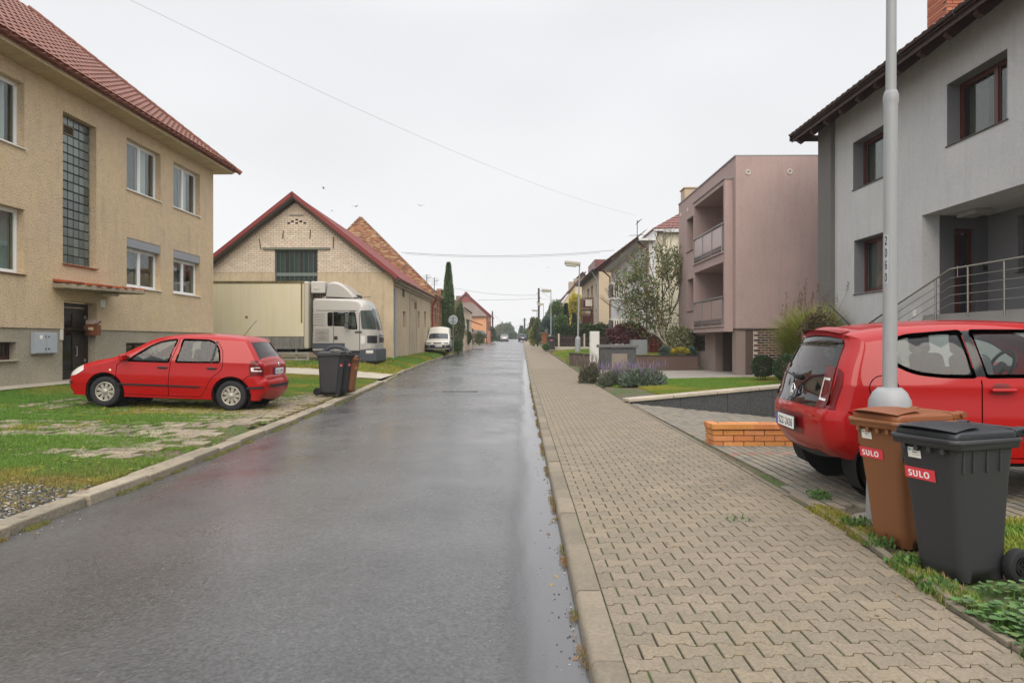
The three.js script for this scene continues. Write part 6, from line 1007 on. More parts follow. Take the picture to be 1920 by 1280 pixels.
// ---------------------------------------------------------------- mauve cube house with loggias
{
  const dOf = (px) => 7.55 * F / (px - 975), xw = (d) => 7.55 + .0115 * d, D0 = dOf(1273), Yb = .2, yy = (y) => y - Yb, U = (px) => D0 - dOf(px), D1 = dOf(1380), L = D0 - D1;
  const H = thing('mauve_house', 'flat-roofed mauve house with two stacked loggias and a dark brick base', 'house', xw(D0), Yb, D0, -Math.PI / 2 - Math.atan(.0115));
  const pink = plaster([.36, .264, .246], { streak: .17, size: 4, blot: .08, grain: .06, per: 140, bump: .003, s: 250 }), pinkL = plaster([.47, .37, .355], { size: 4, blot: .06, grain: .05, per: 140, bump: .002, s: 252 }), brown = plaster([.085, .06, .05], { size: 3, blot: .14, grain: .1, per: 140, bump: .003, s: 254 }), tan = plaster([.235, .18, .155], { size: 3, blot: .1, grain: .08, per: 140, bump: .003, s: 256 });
  const top = yy(YA(293, D1)), bot = yy(YA(615, D1)), wu = [U(1288), U(1306.3), yy(YA(473, dOf(1288))), yy(YA(412.5, dOf(1288)))], wl = [U(1289.5), U(1307), yy(YA(583.5, dOf(1289))), yy(YA(525, dOf(1289)))];
  const pr = .3, bx0 = U(1314), bx1 = U(1375), up = [bx0 + .12, bx1 - .0, yy(YA(508, 28)) + .0, yy(YA(382, dOf(1314)))];
  const W8 = 8.2; const b0 = bot - .12;
  const yT = yy(YA(382, dOf(1314))), yM1 = yy(YA(497, dOf(1314))), yM0 = yy(YA(508, dOf(1314))), yB1 = yy(YA(614.5, dOf(1314))), yB0 = yy(YA(624, dOf(1314)));
  const wall = new GB(); wall.add(wallGeo(wallShape(0, L, bot, top, [wu, wl, [bx0 + .14, bx1 - .14, yB1, yT - .16]]), .35)); wall.build('street_wall', pink, H);
  const g2 = new GB(); g2.box(L - .35, L - .002, bot, top, -W8, -.352); g2.build('gable_wall', pink, H); new GB().box(0, .3, bot, top, -W8, -.352).build('far_wall', pink, H); new GB().box(0, L, top + .002, top + .05, -W8, .03).build('roof_edge', mat(0x7f7a78, .5, { metalness: .3 }), H);
  for (const [x, y] of [[1403, 323], [1481, 322]]) { const v = new THREE.TorusGeometry(.075, .018, 8, 20); v.rotateY(Math.PI / 2); v.translate(L + .006, yy(YA(y, D1)), -(XA(x, D1) - xw(D1))); mesh('vent_ring', v, mat(0xc9c2bc, .5), H); const c = new THREE.CircleGeometry(.07, 16); c.rotateY(Math.PI / 2); c.translate(L + .004, yy(YA(y, D1)), -(XA(x, D1) - xw(D1))); mesh('vent_cover', c, mat(0x8f8781, .6), H); }
  for (const [x, y] of [[1277, 403], [1290, 393], [1305, 381]]) mesh('vent_ring', new THREE.TorusGeometry(.07, .018, 8, 16).translate(U(x), yy(YA(y, dOf(x))), .008), mat(0xd0c8c2, .5), H);
  const fr = mat(0x2a1a16, .5), sl = mat(0x4a3b36, .5);
  makeWindow(H, wu, { r: .34, frame: fr, split: [.5], pane: darkGlass, sill: sl, sillOut: .04, room: false }); makeWindow(H, wl, { r: .34, frame: fr, split: [.5], pane: darkGlass, sill: sl, sillOut: .04, room: false });
  // loggia bay: projecting frame, floors, back wall
  const bay = part('loggia_bay', H), g = new GB(), z1 = pr;
  g.box(bx0, bx0 + .14, yB0, yT, .002, z1); g.box(bx1 - .14, bx1, yB0, yT, .002, z1); g.box(bx0 + .14, bx1 - .14, yT - .16, yT, .002, z1); g.box(bx0 + .14, bx1 - .14, yB0, yB1, -1.3, z1); g.box(bx0 + .14, bx1 - .14, yM0 - .1, yM1 - .0, -1.3, z1); g.build('frame', pink, bay);
  new GB().box(bx0 - .03, bx1 + .03, yT + .002, yT + .045, .002, z1 + .04).build('coping', mat(0x7f7a78, .5, { metalness: .3 }), bay);
  const ins = new GB(); ins.box(bx0 - .06, bx0 + .138, yB0, yT, -1.4, -.352); ins.box(bx1 - .138, bx1 + .06, yB0, yT, -1.4, -.352); ins.box(bx0 + .14, bx1 - .14, yT - .16, yT - .1, -1.3, -.352); ins.build('inner_walls', pink, bay);
  const bk = new GB(); bk.box(bx0 + .14, bx1 - .14, yB1, yT - .16, -1.4, -1.3); bk.build('back_wall', pinkL, bay);
  for (const y of [yB1, yM1]) { const dr = part('balcony_door', bay); new GB().rbox(bx1 - 1.6, bx1 - .5, y + .02, y + 2.1, -1.295, -1.24, .01).build('frame', fr, dr); new GB().box(bx1 - 1.5, bx1 - .6, y + .12, y + 2.0, -1.238, -1.232).build('pane', darkGlass, dr);
    const rl = part('railing', bay), st = mat(0x8c9092, .35, { metalness: .7 }), panel = new THREE.MeshPhysicalMaterial({ color: 0xc4aca6, roughness: .3, transmission: .5, thickness: 0, side: THREE.DoubleSide }), h = 1.02, a = bx0 + .16, b = bx1 - .16;
    mesh('handrail', new GB().bar(V3(a, y + h, z1 + .04), V3(b + .1, y + h, z1 + .04), .03, 8).geo(), st, rl); mesh('rail', new GB().bar(V3(a, y + .14, z1 + .03), V3(b, y + .14, z1 + .03), .018, 6).geo(), st, rl); mesh('rail', new GB().bar(V3(a, y + .22, z1 + .03), V3(b, y + .22, z1 + .03), .014, 6).geo(), st, rl);
    for (let k = 0; k < 4; k++) { const x = mix(a + .1, b - .05, k / 3); new GB().rbox(x - .025, x + .025, y, y + h - .03, z1 + .005, z1 + .055, .008).build('post', st, rl); if (k < 3) { const x2 = mix(a + .1, b - .05, (k + 1) / 3); new GB().box(x + .03, x2 - .03, y + .26, y + h - .08, z1 + .02, z1 + .03).build('panel', panel, rl); } }
    new GB().box(bx0 - .01, bx1 - .1, y - .02, y + .012, z1 + .003, z1 + .06).build('balcony_edge', mat(0xa79c98, .5), bay); }
  // base
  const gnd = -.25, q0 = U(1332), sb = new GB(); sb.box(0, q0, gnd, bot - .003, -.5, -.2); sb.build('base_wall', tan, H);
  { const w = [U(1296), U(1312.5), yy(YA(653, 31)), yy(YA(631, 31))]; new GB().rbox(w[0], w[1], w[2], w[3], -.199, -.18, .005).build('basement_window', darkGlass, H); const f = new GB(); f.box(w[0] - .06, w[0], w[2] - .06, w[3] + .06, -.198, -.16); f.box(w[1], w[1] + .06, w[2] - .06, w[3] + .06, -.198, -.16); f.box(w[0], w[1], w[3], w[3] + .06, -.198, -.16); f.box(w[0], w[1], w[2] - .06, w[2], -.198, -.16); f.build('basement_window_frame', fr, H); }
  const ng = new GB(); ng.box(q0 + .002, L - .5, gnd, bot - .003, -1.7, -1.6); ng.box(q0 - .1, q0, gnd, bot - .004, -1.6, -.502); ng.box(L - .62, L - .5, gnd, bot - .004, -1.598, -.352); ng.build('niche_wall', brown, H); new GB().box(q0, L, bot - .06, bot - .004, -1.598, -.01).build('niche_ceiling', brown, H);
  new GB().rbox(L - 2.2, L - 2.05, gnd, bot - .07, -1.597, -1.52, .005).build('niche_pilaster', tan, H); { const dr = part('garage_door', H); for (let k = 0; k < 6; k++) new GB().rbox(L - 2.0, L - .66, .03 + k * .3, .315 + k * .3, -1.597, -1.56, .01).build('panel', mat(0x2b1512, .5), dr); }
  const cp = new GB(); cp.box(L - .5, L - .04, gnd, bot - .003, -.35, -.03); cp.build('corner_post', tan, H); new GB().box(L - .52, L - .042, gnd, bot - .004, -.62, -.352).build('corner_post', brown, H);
  { const bb = part('brick_base', H), x0 = .70, bwid = .26, bh = .0885, bms = [[.05, .028, .024], [.085, .035, .028], [.035, .022, .022], [.12, .06, .035], [.06, .02, .028]].map((c, k) => plaster(c, { size: 1, blot: .2, s: 260 + k, rough: .6 })); new GB().box(L - .36, L - .06, gnd, bot - .003, -W8, -.625).build('mortar', mat(0xb9a99c, .95), bb); const list = []; for (let r = 0; r < 21; r++) for (let k = 0; k < 12; k++) { const a = .64 + k * bwid + (r % 2 ? bwid / 2 : 0); const g = new THREE.BoxGeometry(.025, bh - .026, bwid - .024); g.translate(L - .058, -.02 + r * bh + bh / 2, -(a + bwid / 2)); list.push([uvm(g), bms[Math.floor(rnd() * 5)]]); } pieces(bb, 'brick', list, bms[0]); }
}
// ---------------------------------------------------------------- cream house, beige house and the gable beyond
function tileMat(c, rough = .45) { const t = rep(mkTex(128, (x, y) => { const k = .75 + .5 * fbm(x, y, 12, 3); return c.map((v) => v * k); }), 3); return new THREE.MeshStandardMaterial({ map: t, roughness: rough, side: THREE.DoubleSide }); }
const redTile = tileMat([.17, .055, .042]), darkMetal = mat(0x3a2620, .5);
function balcony(H, u0, u1, y, out, { slab, bars, panel }) {
  const b = part('balcony', H); new GB().rbox(u0, u1, y - .16, y, .003, out, .02).build('slab', slab, b);
  const r = new GB(); r.box(u0, u1, y + .925, y + .97, out - .07, out - .02); r.box(u0, u0 + .04, y + .925, y + .97, .003, out - .07); r.box(u1 - .04, u1, y + .925, y + .97, .003, out - .07); r.build('handrail', bars, b);
  const m = Math.round(out / .19); for (let k = 0; k < m; k++) new GB().box(u1 - .035, u1 - .005, y, y + .92, mix(.02, out - .1, k / m), mix(.02, out - .1, k / m) + .085).build('baluster', bars, b);
  new GB().box(u0 + .03, u1 - .04, y + .04, y + .88, out - .055, out - .035).build('front_panel', panel, b); new GB().box(u0 + .3, u0 + .33, y + .04, y + .86, .05, out - .08).build('back_screen', panel, b);
}
{
  const K1 = 6.96, dOf = (px) => K1 * F / (px - 975), D0 = dOf(1146), Yb = .55, yy = (y) => y - Yb, U = (px) => D0 - dOf(px), L = U(1217);
  const H = thing('cream_house', 'cream two-storey house with white balconies and a hipped red tile roof', 'house', K1 + .0115 * D0, Yb, D0, -Math.PI / 2 - Math.atan(.0115));
  const cr = plaster([.66, .59, .46], { size: 4, blot: .14, grain: .06, per: 60, streak: .5, s: 270 }), wh = plaster([.8, .76, .69], { size: 4, blot: .08, s: 272 }), eY = yy(YA(452, dOf(1217)));
  const W = (a, b, c, e) => [U(a), U(b), yy(YA(c, dOf(a))), yy(YA(e, dOf(a)))];
  const wins = [W(1206.5, 1212, 521, 479), W(1186, 1194.5, 528, 492)], drs = [W(1168, 1175.5, 552, 505), W(1155.5, 1160.5, 554, 514), W(1155.5, 1161, 600, 580)];
  const g = new GB(); g.add(wallGeo(wallShape(0, L, -.6, eY, [...wins, ...drs]), .35)); g.build('street_wall', wh, H); const gb2 = new GB(); gb2.add(new THREE.ExtrudeGeometry(new THREE.Shape([[.352, -.6], [8.5, -.6], [8.5, eY + .5], [.352, eY + .5]].map((p) => new THREE.Vector2(...p))), { depth: .35, bevelEnabled: false }).rotateY(Math.PI / 2).translate(L - .352, 0, 0)); gb2.build('gable_wall', cr, H);
  for (const w of wins) makeWindow(H, w, { r: .2, frame: mat(0x3b2d28, .5), pane: darkGlass, split: [.5], sill: mat(0x4a3a34, .5), room: false, box: .2, boxMat: pvc }); for (const w of drs) makeWindow(H, w, { r: .2, frame: pvc, pane: darkGlass, split: [], sill: null, room: false, name: 'balcony_door' });
  const white = mat(0xd9d5cc, .5), dkp = mat(0x4a4747, .6); balcony(H, U(1176) - 1.5, U(1176), yy(YA(557, 45)), 1.05, { slab: wh, bars: white, panel: dkp }); balcony(H, U(1176) - 1.5, U(1176), yy(YA(625, 45)), 1.05, { slab: wh, bars: white, panel: dkp });
  const roof = part('roof', H), ov = .7, tp = .62, cp = 1 / Math.hypot(1, tp);
  stuff(mesh('roof_tiles', uvm(tileGeo(V3(-.5, eY + .62, -.2), V3(1, 0, 0), V3(0, tp * cp, -cp), 5.4, () => 0, (v) => L + .9 - v * cp, { w: .3, h: .36 })), redTile, roof)); stuff(mesh('roof_tiles', uvm(tileGeo(V3(L + .4, eY + .62, -.2), V3(0, 0, -1), V3(-cp, tp * cp, 0), 5.4, (v) => v * cp, (v) => 8.8 - v * cp, { w: .3, h: .36 })), redTile, roof));
  const ev = new GB(); ev.box(-.5, L + .35, eY, eY + .12, -.3, ov - .1); ev.box(-.5, L + .3, eY + .125, eY + .62, -.36, -.28); ev.box(L + .3, L + .38, eY + .5, eY + .6, -8.8, -.2); ev.build('eave', wh, roof); gutter(roof, [V3(L + .4, eY + .06, ov), V3(-.5, eY + .06, ov)], .09, mat(0x5b3526, .5));
  const dp = new GB(); dp.bar(V3(L - .1, eY, ov - .1), V3(L - .1, eY - .4, .1), .05, 8); dp.bar(V3(L - .1, eY - .4, .1), V3(L - .1, 0, .1), .05, 8); dp.build('downpipe', mat(0x6b3a26, .5), roof); const dp2 = new GB(); dp2.bar(V3(.1, eY, ov - .05), V3(.1, eY - .5, .1), .05, 8); dp2.bar(V3(.1, eY - .5, .1), V3(.1, 0, .1), .05, 8); dp2.build('downpipe', darkMetal, roof);
  const chx = V3(L - 4.2, eY + 2.9, -3.2); new GB().rbox(chx.x - .5, chx.x + .5, chx.y - 1.5, chx.y + .75, chx.z - .4, chx.z + .4, .02).rbox(chx.x - .56, chx.x + .56, chx.y + .76, chx.y + .84, chx.z - .46, chx.z + .46, .02).build('chimney', plaster([.42, .34, .24], { size: 2, s: 276 }), roof);
  { const bp = part('brick_pier', H), x0 = XA(1213, 37.2) - (K1 + .0115 * D0), xl = .9; bp.position.set(L + .1, 0, -.2); new GB().box(0, .5, -.5, 1.15, -.9, .3).build('mortar', mat(0xb3a08f, .9), bp); const bm = [mat(0x5c0f0e, .5), mat(0x6b1512, .5), mat(0x4d0c0d, .5)]; for (let r = 0; r < 16; r++) for (let k = 0; k < 5; k++) { const b = new THREE.BoxGeometry(.03, .075, .225); b.translate(.51, -.3 + r * .092, .18 - k * .24 ); mesh('brick', b, bm[(r * 3 + k) % 3], bp); } for (let r = 0; r < 16; r++) for (let k = 0; k < 2; k++) mesh('brick', new THREE.BoxGeometry(.225, .075, .03).translate(.13 + k * .24, -.3 + r * .092, .31), bm[(r + k) % 3], bp); new GB().rbox(-.05, .58, 1.16, 1.22, -.95, .36, .01).build('cap', mat(0x4a3a34, .6), bp); }
  const an = thing('tv_aerial', 'aerial mast on the roof of the cream house', 'antenna', XA(1195, 43), YA(440, 43), 43); const q = new GB(); q.bar(V3(0, -.6, 0), V3(0, .9, 0), .025, 5); q.bar(V3(-.5, -.05, 0), V3(.5, .0, 0), .015, 4); for (let k = 0; k < 5; k++) q.bar(V3(-.05 + k * .05, .65 + k * .05, -.2), V3(.02 + k * .06, .8 + k * .04, .2), .015, 4); q.build('mast', mat(0x4a4a4c, .6), an);
}
{
  const K1 = 6.9, dOf = (px) => K1 * F / (px - 975), D0 = dOf(1091), Yb = .8, yy = (y) => y - Yb, U = (px) => D0 - dOf(px), L = U(1123);
  const H = thing('beige_house', 'beige house with rust-red balconies and grey downpipe beyond the cream house', 'house', K1 + .0115 * D0, Yb, D0, -Math.PI / 2 - Math.atan(.0115));
  const bg = plaster([.47, .38, .27], { size: 4, blot: .12, grain: .05, s: 280 }), eY = yy(YA(509, dOf(1123))), W = (a, b, c, e) => [U(a), U(b), yy(YA(c, dOf(a))), yy(YA(e, dOf(a)))];
  const wins = [W(1117, 1119.5, 555, 533), W(1108, 1112, 560, 537), W(1101, 1105, 563, 543), W(1117, 1119.5, 606, 580), W(1108, 1112, 606, 578), W(1099, 1101.5, 607, 588)];
  new GB().add(wallGeo(wallShape(0, L, -.6, eY, wins), .35)).build('street_wall', bg, H); new GB().box(L - .35, L - .002, -.6, eY + .3, -8, -.352).build('gable_wall', bg, H); for (const w of wins) makeWindow(H, w, { r: .2, frame: mat(0x5c4436, .5), pane: darkGlass, split: [], sill: null, room: false });
  const rust = mat(0x5c2a1e, .7); balcony(H, U(1113) - 2.6, U(1113), yy(YA(577, 65)), 1.0, { slab: mat(0x7a6a5a, .8), bars: rust, panel: rust }); balcony(H, U(1113) - 2.6, U(1113), yy(YA(607, 65)), 1.0, { slab: mat(0x7a6a5a, .8), bars: rust, panel: rust });
  { const u = U(1113), y = yy(YA(574, 65)); new GB().rbox(u + .001, u + .03, y, y + .62, .12, .75, .01).build('white_sheet', mat(0xd0cbc0, .7), H); }
  const roof = part('roof', H), tp = .75, cp = 1 / Math.hypot(1, tp); stuff(mesh('roof_tiles', uvm(tileGeo(V3(-.5, eY + .1, .55), V3(1, 0, 0), V3(0, tp * cp, -cp), 6, () => 0, () => L + .6, { w: .35, h: .4 })), redTile, roof)); gutter(roof, [V3(L + .6, eY + .08, .62), V3(-.5, eY + .08, .62)], .1, mat(0x55585a, .5)); new GB().quad(V3(-.5, eY, 0), V3(L + .5, eY, 0), V3(L + .5, eY + .08, .6), V3(-.5, eY + .08, .6)).build('soffit', mat(0x4b403a, .8), roof);
  new GB().add(new RoundedBoxGeometry(6.5, 2.1, 2.4, 1, .02), L / 2 - 1, eY + .75, -1.5, 0, 0, 0).build('dormer', tileMat([.13, .036, .032]), roof); new GB().bar(V3(L - .1, eY, .6), V3(L - .3, eY - .8, .1), .06, 8).bar(V3(L - .3, eY - .8, .1), V3(L - .3, 0, .1), .06, 8).build('downpipe', mat(0x8d9498, .5), roof);
  new GB().box(L - .4, L + .1, eY + .0, eY + .3, -3.5, -.3).build('brick_band', brickTex([[.4, .22, .1], [.34, .17, .08]], [.4, .34, .26], .3, .1, 8), roof);
  const dish = new GB(); dish.add(new THREE.SphereGeometry(.4, 16, 6, 0, 6.283, 0, .7).rotateX(Math.PI / 2), 0, 0, 0); dish.build('satellite_dish', mat(0xb9b9b6, .6), H).position.set(U(1091.5) + .2, yy(YA(552, 77)), 1.5);
}
{
  const d = 90, X = (px) => XA(px, d), Y = (py) => YA(py, d), x0 = X(1046), yb = .95, H = thing('far_gable_house', 'far house showing a pale gable with orange wall behind the yellow tree', 'house', X(1095), yb, d);
  const hw = X(1095) - x0, apex = Y(515) - yb, eav = Y(573) - yb; const s = new THREE.Shape([[-hw + .3, -.5], [hw, -.5], [hw, eav], [0, apex], [-hw + .3, eav]].map((p) => new THREE.Vector2(...p))); mesh('gable_wall', uvm(wallGeo(s, .4)), plaster([.52, .44, .33], { size: 5, s: 290 }), H);
  new GB().box(-hw + 1.1, -hw + 2.6, -.4, eav - .4, .003, .2).build('orange_wall', plaster([.55, .28, .12], { size: 4, s: 292 }), H);
  const rf = new GB(), a = Math.atan2(apex - eav, hw); for (const k of [-1, 1]) rf.add(new THREE.BoxGeometry(Math.hypot(hw, apex - eav) + .7, .16, 9), k * (hw / 2), (apex + eav) / 2 + .1, -4.2, 0, 0, -k * a); rf.build('roof', mat(0x4a2c24, .7), H);
  for (const [px, t, b, w] of [[1075.5, 525, 548, .42], [1086.5, 519, 530, .5], [1083, 528, 535, .3]]) new GB().rbox(X(px) - X(1095) - w, X(px) - X(1095) + w, Y(b) - yb - 1.4, Y(t) - yb, -3, -2.2, .02).build('chimney', plaster([.36, .29, .23], { size: 3, s: 294 }), H);
}
// ---------------------------------------------------------------- far left: orange house, dark house, low house
{
  const d = 124, X = (px) => XA(px, d), Y = (py) => YA(py, d), yb = 1.3, cx = X(872), H = thing('orange_house', 'orange rendered house with a red gable roof and a grey tiled lower roof', 'house', cx, yb, d), or = plaster([.60, .29, .15], { size: 6, blot: .14, s: 300, streak: .3 }), hw = X(921) - cx, eav = Y(592) - yb, ap = Y(548) - yb;
  const bx1 = X(911.5) - cx; new GB().box(-hw, bx1, -.6, eav + .2, -9, 0).build('wall', or, H); mesh('gable', uvm(wallGeo(new THREE.Shape([[-hw, eav], [hw, eav], [0, ap - .2]].map((p) => new THREE.Vector2(...p))), .3).translate(0, 0, -2.2)), tileMat([.24, .055, .05], .6), H);
  const rf = new GB(), a = Math.atan2(ap - eav, hw); for (const k of [-1, 1]) rf.add(new THREE.BoxGeometry(Math.hypot(hw, ap - eav) + .5, .2, 10), k * hw / 2, (ap + eav) / 2 + .05, -6.8, 0, 0, -k * a); rf.build('roof', tileMat([.20, .05, .045]), H);
  { const t = Y(565) - yb, l = -hw, r0 = X(884) - cx, r1 = X(907) - cx; const q = new GB(); q.quad(V3(l, eav, .5), V3(r1 + .6, eav, .5), V3(r0, t, -2.1), V3(l, t, -2.1)); q.quad(V3(r1 + .6, eav, .5), V3(r1 + .6, eav, -6), V3(r0, t, -6), V3(r0, t, -2.1)); q.box(l, r1 + .6, eav - .15, eav, .3, .5); q.build('lower_roof', tileMat([.15, .115, .095], .7), H); }
  new GB().rbox(X(914) - cx, X(920) - cx, -.4, eav, -3, -2.6, .02).build('porch_wall', plaster([.5, .22, .14], { size: 3, s: 303 }), H); { const bl = part('balcony', H); for (let k = 0; k < 7; k++) new GB().box(X(913.6) - cx, X(920.3) - cx, 2.2 + k * .22, 2.36 + k * .22, .02, .07).build('board', mat(0x4a2c28, .8), bl); } new GB().box(X(913.8) - cx, X(919.5) - cx, -.6, 2.1, -2, .0).build('brick_porch', brickTex([[.36, .12, .07], [.3, .1, .06]], [.4, .32, .25], .4, .12, 12), H);
  const ch = new GB(); for (const px of [855, 861]) ch.rbox(X(px) - cx - .3, X(px) - cx + .3, eav + 1.5, Y(552) - yb, -4, -3.4, .02); ch.build('chimney_pair', mat(0x6b6660, .8), H); ch.g = [];
}
{
  const d = 66, X = (px) => XA(px, d), Y = (py) => YA(py, d), yb = .8, x0 = X(868), H = thing('dark_shed_house', 'weathered dark house end with a cream corner behind the ivy', 'house', x0, yb, d), dw = plaster([.12, .10, .085], { size: 4, blot: .3, s: 306, streak: .6 });
  const L = 12, sl = (Y(577) - Y(567)) / .7; mesh('end_wall', uvm(wallGeo(new THREE.Shape([[-3.2, -.4], [0, -.4], [0, Y(577) - yb], [-.7, Y(562) - yb], [-3.2, Y(562) - yb + 1.2]].map((p) => new THREE.Vector2(...p))), .4)), dw, H);
  const s = part('street_wall', H); s.rotation.y = Math.PI / 2 - Math.atan(.0115); new GB().box(.0, L, -.5, Y(577) - yb - .1, -.4, 0).build('wall', plaster([.58, .46, .34], { size: 4, s: 308 }), s); new GB().box(3, 4, 1.2, 2.6, .003, .02).build('window', darkGlass, s); const p = new GB(); p.add(new THREE.BoxGeometry(4, .1, 1.6), 6, 2.6, .7, .35); p.build('porch_roof', tileMat([.10, .045, .04]), s);
  const r = new GB(); r.add(new THREE.BoxGeometry(.1, .14, L), .15, Y(577) - yb, -L / 2); r.build('eave', mat(0x2c211c, .8), H);
}
// ---------------------------------------------------------------- wheelie bins
function makeBin(root, body, lidM, { h = .83, w = .42, dpt = .48, sticker = true, label2 = true } = {}) {
  // local +z is the front (away from the wheels); tapered tub with rounded corners
  const rim = h * .93, ring = (hw, hd, r, y, zc) => { const p = []; for (const [sx, sz, a0] of [[1, 1, 0], [-1, 1, 1], [-1, -1, 2], [1, -1, 3]]) for (let k = 0; k <= 5; k++) { const a = (a0 + k / 5) * Math.PI / 2; p.push([sx * (hw - r) + Math.cos(a) * r, y, zc + sz * (hd - r) + Math.sin(a) * r]); } return p; };
  const loft = (rings, cap0, cap1) => { const pos = [], idx = [], n = rings[0].length; rings.forEach((r) => r.forEach((p) => pos.push(...p))); for (let j = 0; j < rings.length - 1; j++) for (let i = 0; i < n; i++) { const a = j * n + i, b = j * n + (i + 1) % n; idx.push(a, a + n, b, b, a + n, b + n); } if (cap0) for (let i = 1; i < n - 1; i++) idx.push(0, i, i + 1); if (cap1) { const o = (rings.length - 1) * n; for (let i = 1; i < n - 1; i++) idx.push(o, o + i + 1, o + i); } const g = rawGeo(pos, null, null, idx).toNonIndexed(); g.computeVertexNormals(); return rawGeo(pos, null, null, idx); };
  const H2 = (t) => [mix(w * .37, w * .47, t), mix(dpt * .345, dpt * .47, t), mix(.06, .05, t)], zC = (t) => mix(-.05, 0, t);
  const rs = []; for (let k = 0; k <= 10; k++) { const t = k / 10, [a, b, r] = H2(t); rs.push(ring(a - .006 * Math.sin(t * 3.14), b - .006 * Math.sin(t * 3.14), r, .012 + t * (rim - .03), zC(t))); }
  const tub = new GB(); tub.add(loft(rs, true, false));
  for (const s of [-1, 1]) for (const z of [-.1, .0, .1, .17]) tub.add(new RoundedBoxGeometry(.012, .12, .008, 1, .003), s * (H2(.9)[0] + .002), rim * .86, z);
  tub.build('tub', body, root, false);
  const rm = part('rim', root), rg = new GB(); const o = [[w * .5, dpt * .5, .05, rim - .045, 0], [w * .52, dpt * .53, .05, rim - .04, 0], [w * .52, dpt * .53, .05, rim - .012, 0], [w * .535, dpt * .545, .05, rim - .01, 0], [w * .535, dpt * .545, .05, rim + .012, 0], [w * .5, dpt * .51, .05, rim + .013, 0]]; rg.add(loft(o.map((q) => ring(q[0], q[1], q[2], q[3], q[4])), false, false)); rg.build('collar', body, rm, false);
  for (const x of [-.6, -.2, .2, .6]) new GB().rbox(x * w * .5 - .012, x * w * .5 + .012, rim - .075, rim - .03, dpt * .46, dpt * .52, .004).build('gusset', body, rm);
  const ld = part('lid', root), lg = new GB(); const lr = [[w * .49, dpt * .5, .05, rim + .014], [w * .49, dpt * .5, .05, rim + .04], [w * .475, dpt * .485, .06, rim + .052], [w * .36, dpt * .38, .08, rim + .066], [w * .15, dpt * .18, .05, rim + .072]]; lg.add(loft(lr.map((q) => ring(q[0], q[1], q[2], q[3], 0)), false, true)); lg.build('lid_shell', lidM, ld, false);
  { const pts = [], n = 18, pos = [], idx = []; for (let j = 0; j <= 6; j++) for (let i = 0; i <= n; i++) { const f = i / n * 2 - 1, t = j / 6; pos.push(f * w * mix(.40, .47, t), rim + .075 - .02 * t * t + .012 * (1 - f * f) - .0, mix(.02, dpt * .56, t) - .04 * f * f * t); } for (let j = 0; j < 6; j++) for (let i = 0; i < n; i++) { const a = j * (n + 1) + i; idx.push(a, a + n + 1, a + 1, a + 1, a + n + 1, a + n + 2); } const t2 = rawGeo(pos, null, null, idx), b2 = t2.clone().translate(0, -.009, 0); const g = new GB(); g.add(t2); g.add(b2); g.build('lid_flap', lidM, ld, false); }
  const hg = new GB(); hg.bar(V3(-w * .42, rim + .045, -dpt * .62), V3(w * .42, rim + .045, -dpt * .62), .014, 8); for (const s of [-1, 1]) { hg.add(new RoundedBoxGeometry(.04, .05, dpt * .17, 2, .015), s * w * .42, rim + .035, -dpt * .55); hg.add(new THREE.CylinderGeometry(.022, .022, .06, 12).rotateZ(Math.PI / 2), s * w * .43, rim + .045, -dpt * .62); } hg.build('handle', lidM, root);
  for (const s of [-1, 1]) { const wh = part('wheel', root); wh.position.set(s * (w * .5 - .005), .095, -dpt * .5 + .02); const t = new THREE.LatheGeometry([[.055, -.028], [.085, -.03], [.095, -.018], [.095, .018], [.085, .03], [.055, .028]].map((p) => new THREE.Vector2(...p)), 28).rotateZ(Math.PI / 2); mesh('tyre', t, rubber, wh); const hb = new GB(); hb.add(new THREE.CylinderGeometry(.062, .062, .03, 24).rotateZ(Math.PI / 2)); for (let k = 0; k < 8; k++) { const a = k / 8 * 6.283; hb.add(new THREE.BoxGeometry(.05, .042, .008), 0, Math.cos(a) * .036, Math.sin(a) * .036, -a + Math.PI / 2 - Math.PI / 2); } hb.build('hub', mat(0x111114, .6), wh, false); }
  new GB().bar(V3(-w * .5, .095, -dpt * .5 + .02), V3(w * .5, .095, -dpt * .5 + .02), .012, 8).build('axle', mat(0x2a2a2c, .5, { metalness: .5 }), root);
  if (sticker) {
    const fz = (y) => { const t = (y - .012) / (rim - .03); return zC(t) + H2(t)[1] - .006 * Math.sin(t * 3.14) + .0035; }, flat = (name, w2, h2, x, y, m) => { const g = new THREE.PlaneGeometry(w2, h2); const sl = Math.atan2(fz(y + .05) - fz(y - .05), .1); g.rotateX(sl); g.translate(x, y, fz(y) + .001); mesh(name, g, m, root); };
    flat('maker_sticker', .20, .068, -.055, rim * .735, suloMat); if (label2) flat('paper_label', .085, .06, -.075, rim * .885, labelMat);
  }
}
const suloMat = decalMat(textTex(256, 96, (c, w, h) => { c.fillStyle = '#d23c46'; c.fillRect(0, 0, w, h); c.fillStyle = '#f2eeee'; c.font = 'bold 74px sans-serif'; c.textAlign = 'center'; c.textBaseline = 'middle'; c.fillText('SULO', w * .46, h * .54); }), .5);
const labelMat = decalMat(textTex(128, 96, (c, w, h) => { c.fillStyle = '#e4e3dc'; c.fillRect(0, 0, w, h); c.fillStyle = '#6fa9b0'; c.fillRect(8, 12, 26, 22); c.fillStyle = '#2a2a2a'; for (let k = 0; k < 6; k++) c.fillRect(42 + k * 13, 16, 9, 11); for (let k = 0; k < 4; k++) c.fillRect(42 + k * 13, 38, 9, 11); c.fillStyle = '#99998f'; c.fillRect(42, 66, 72, 4); }), .6);
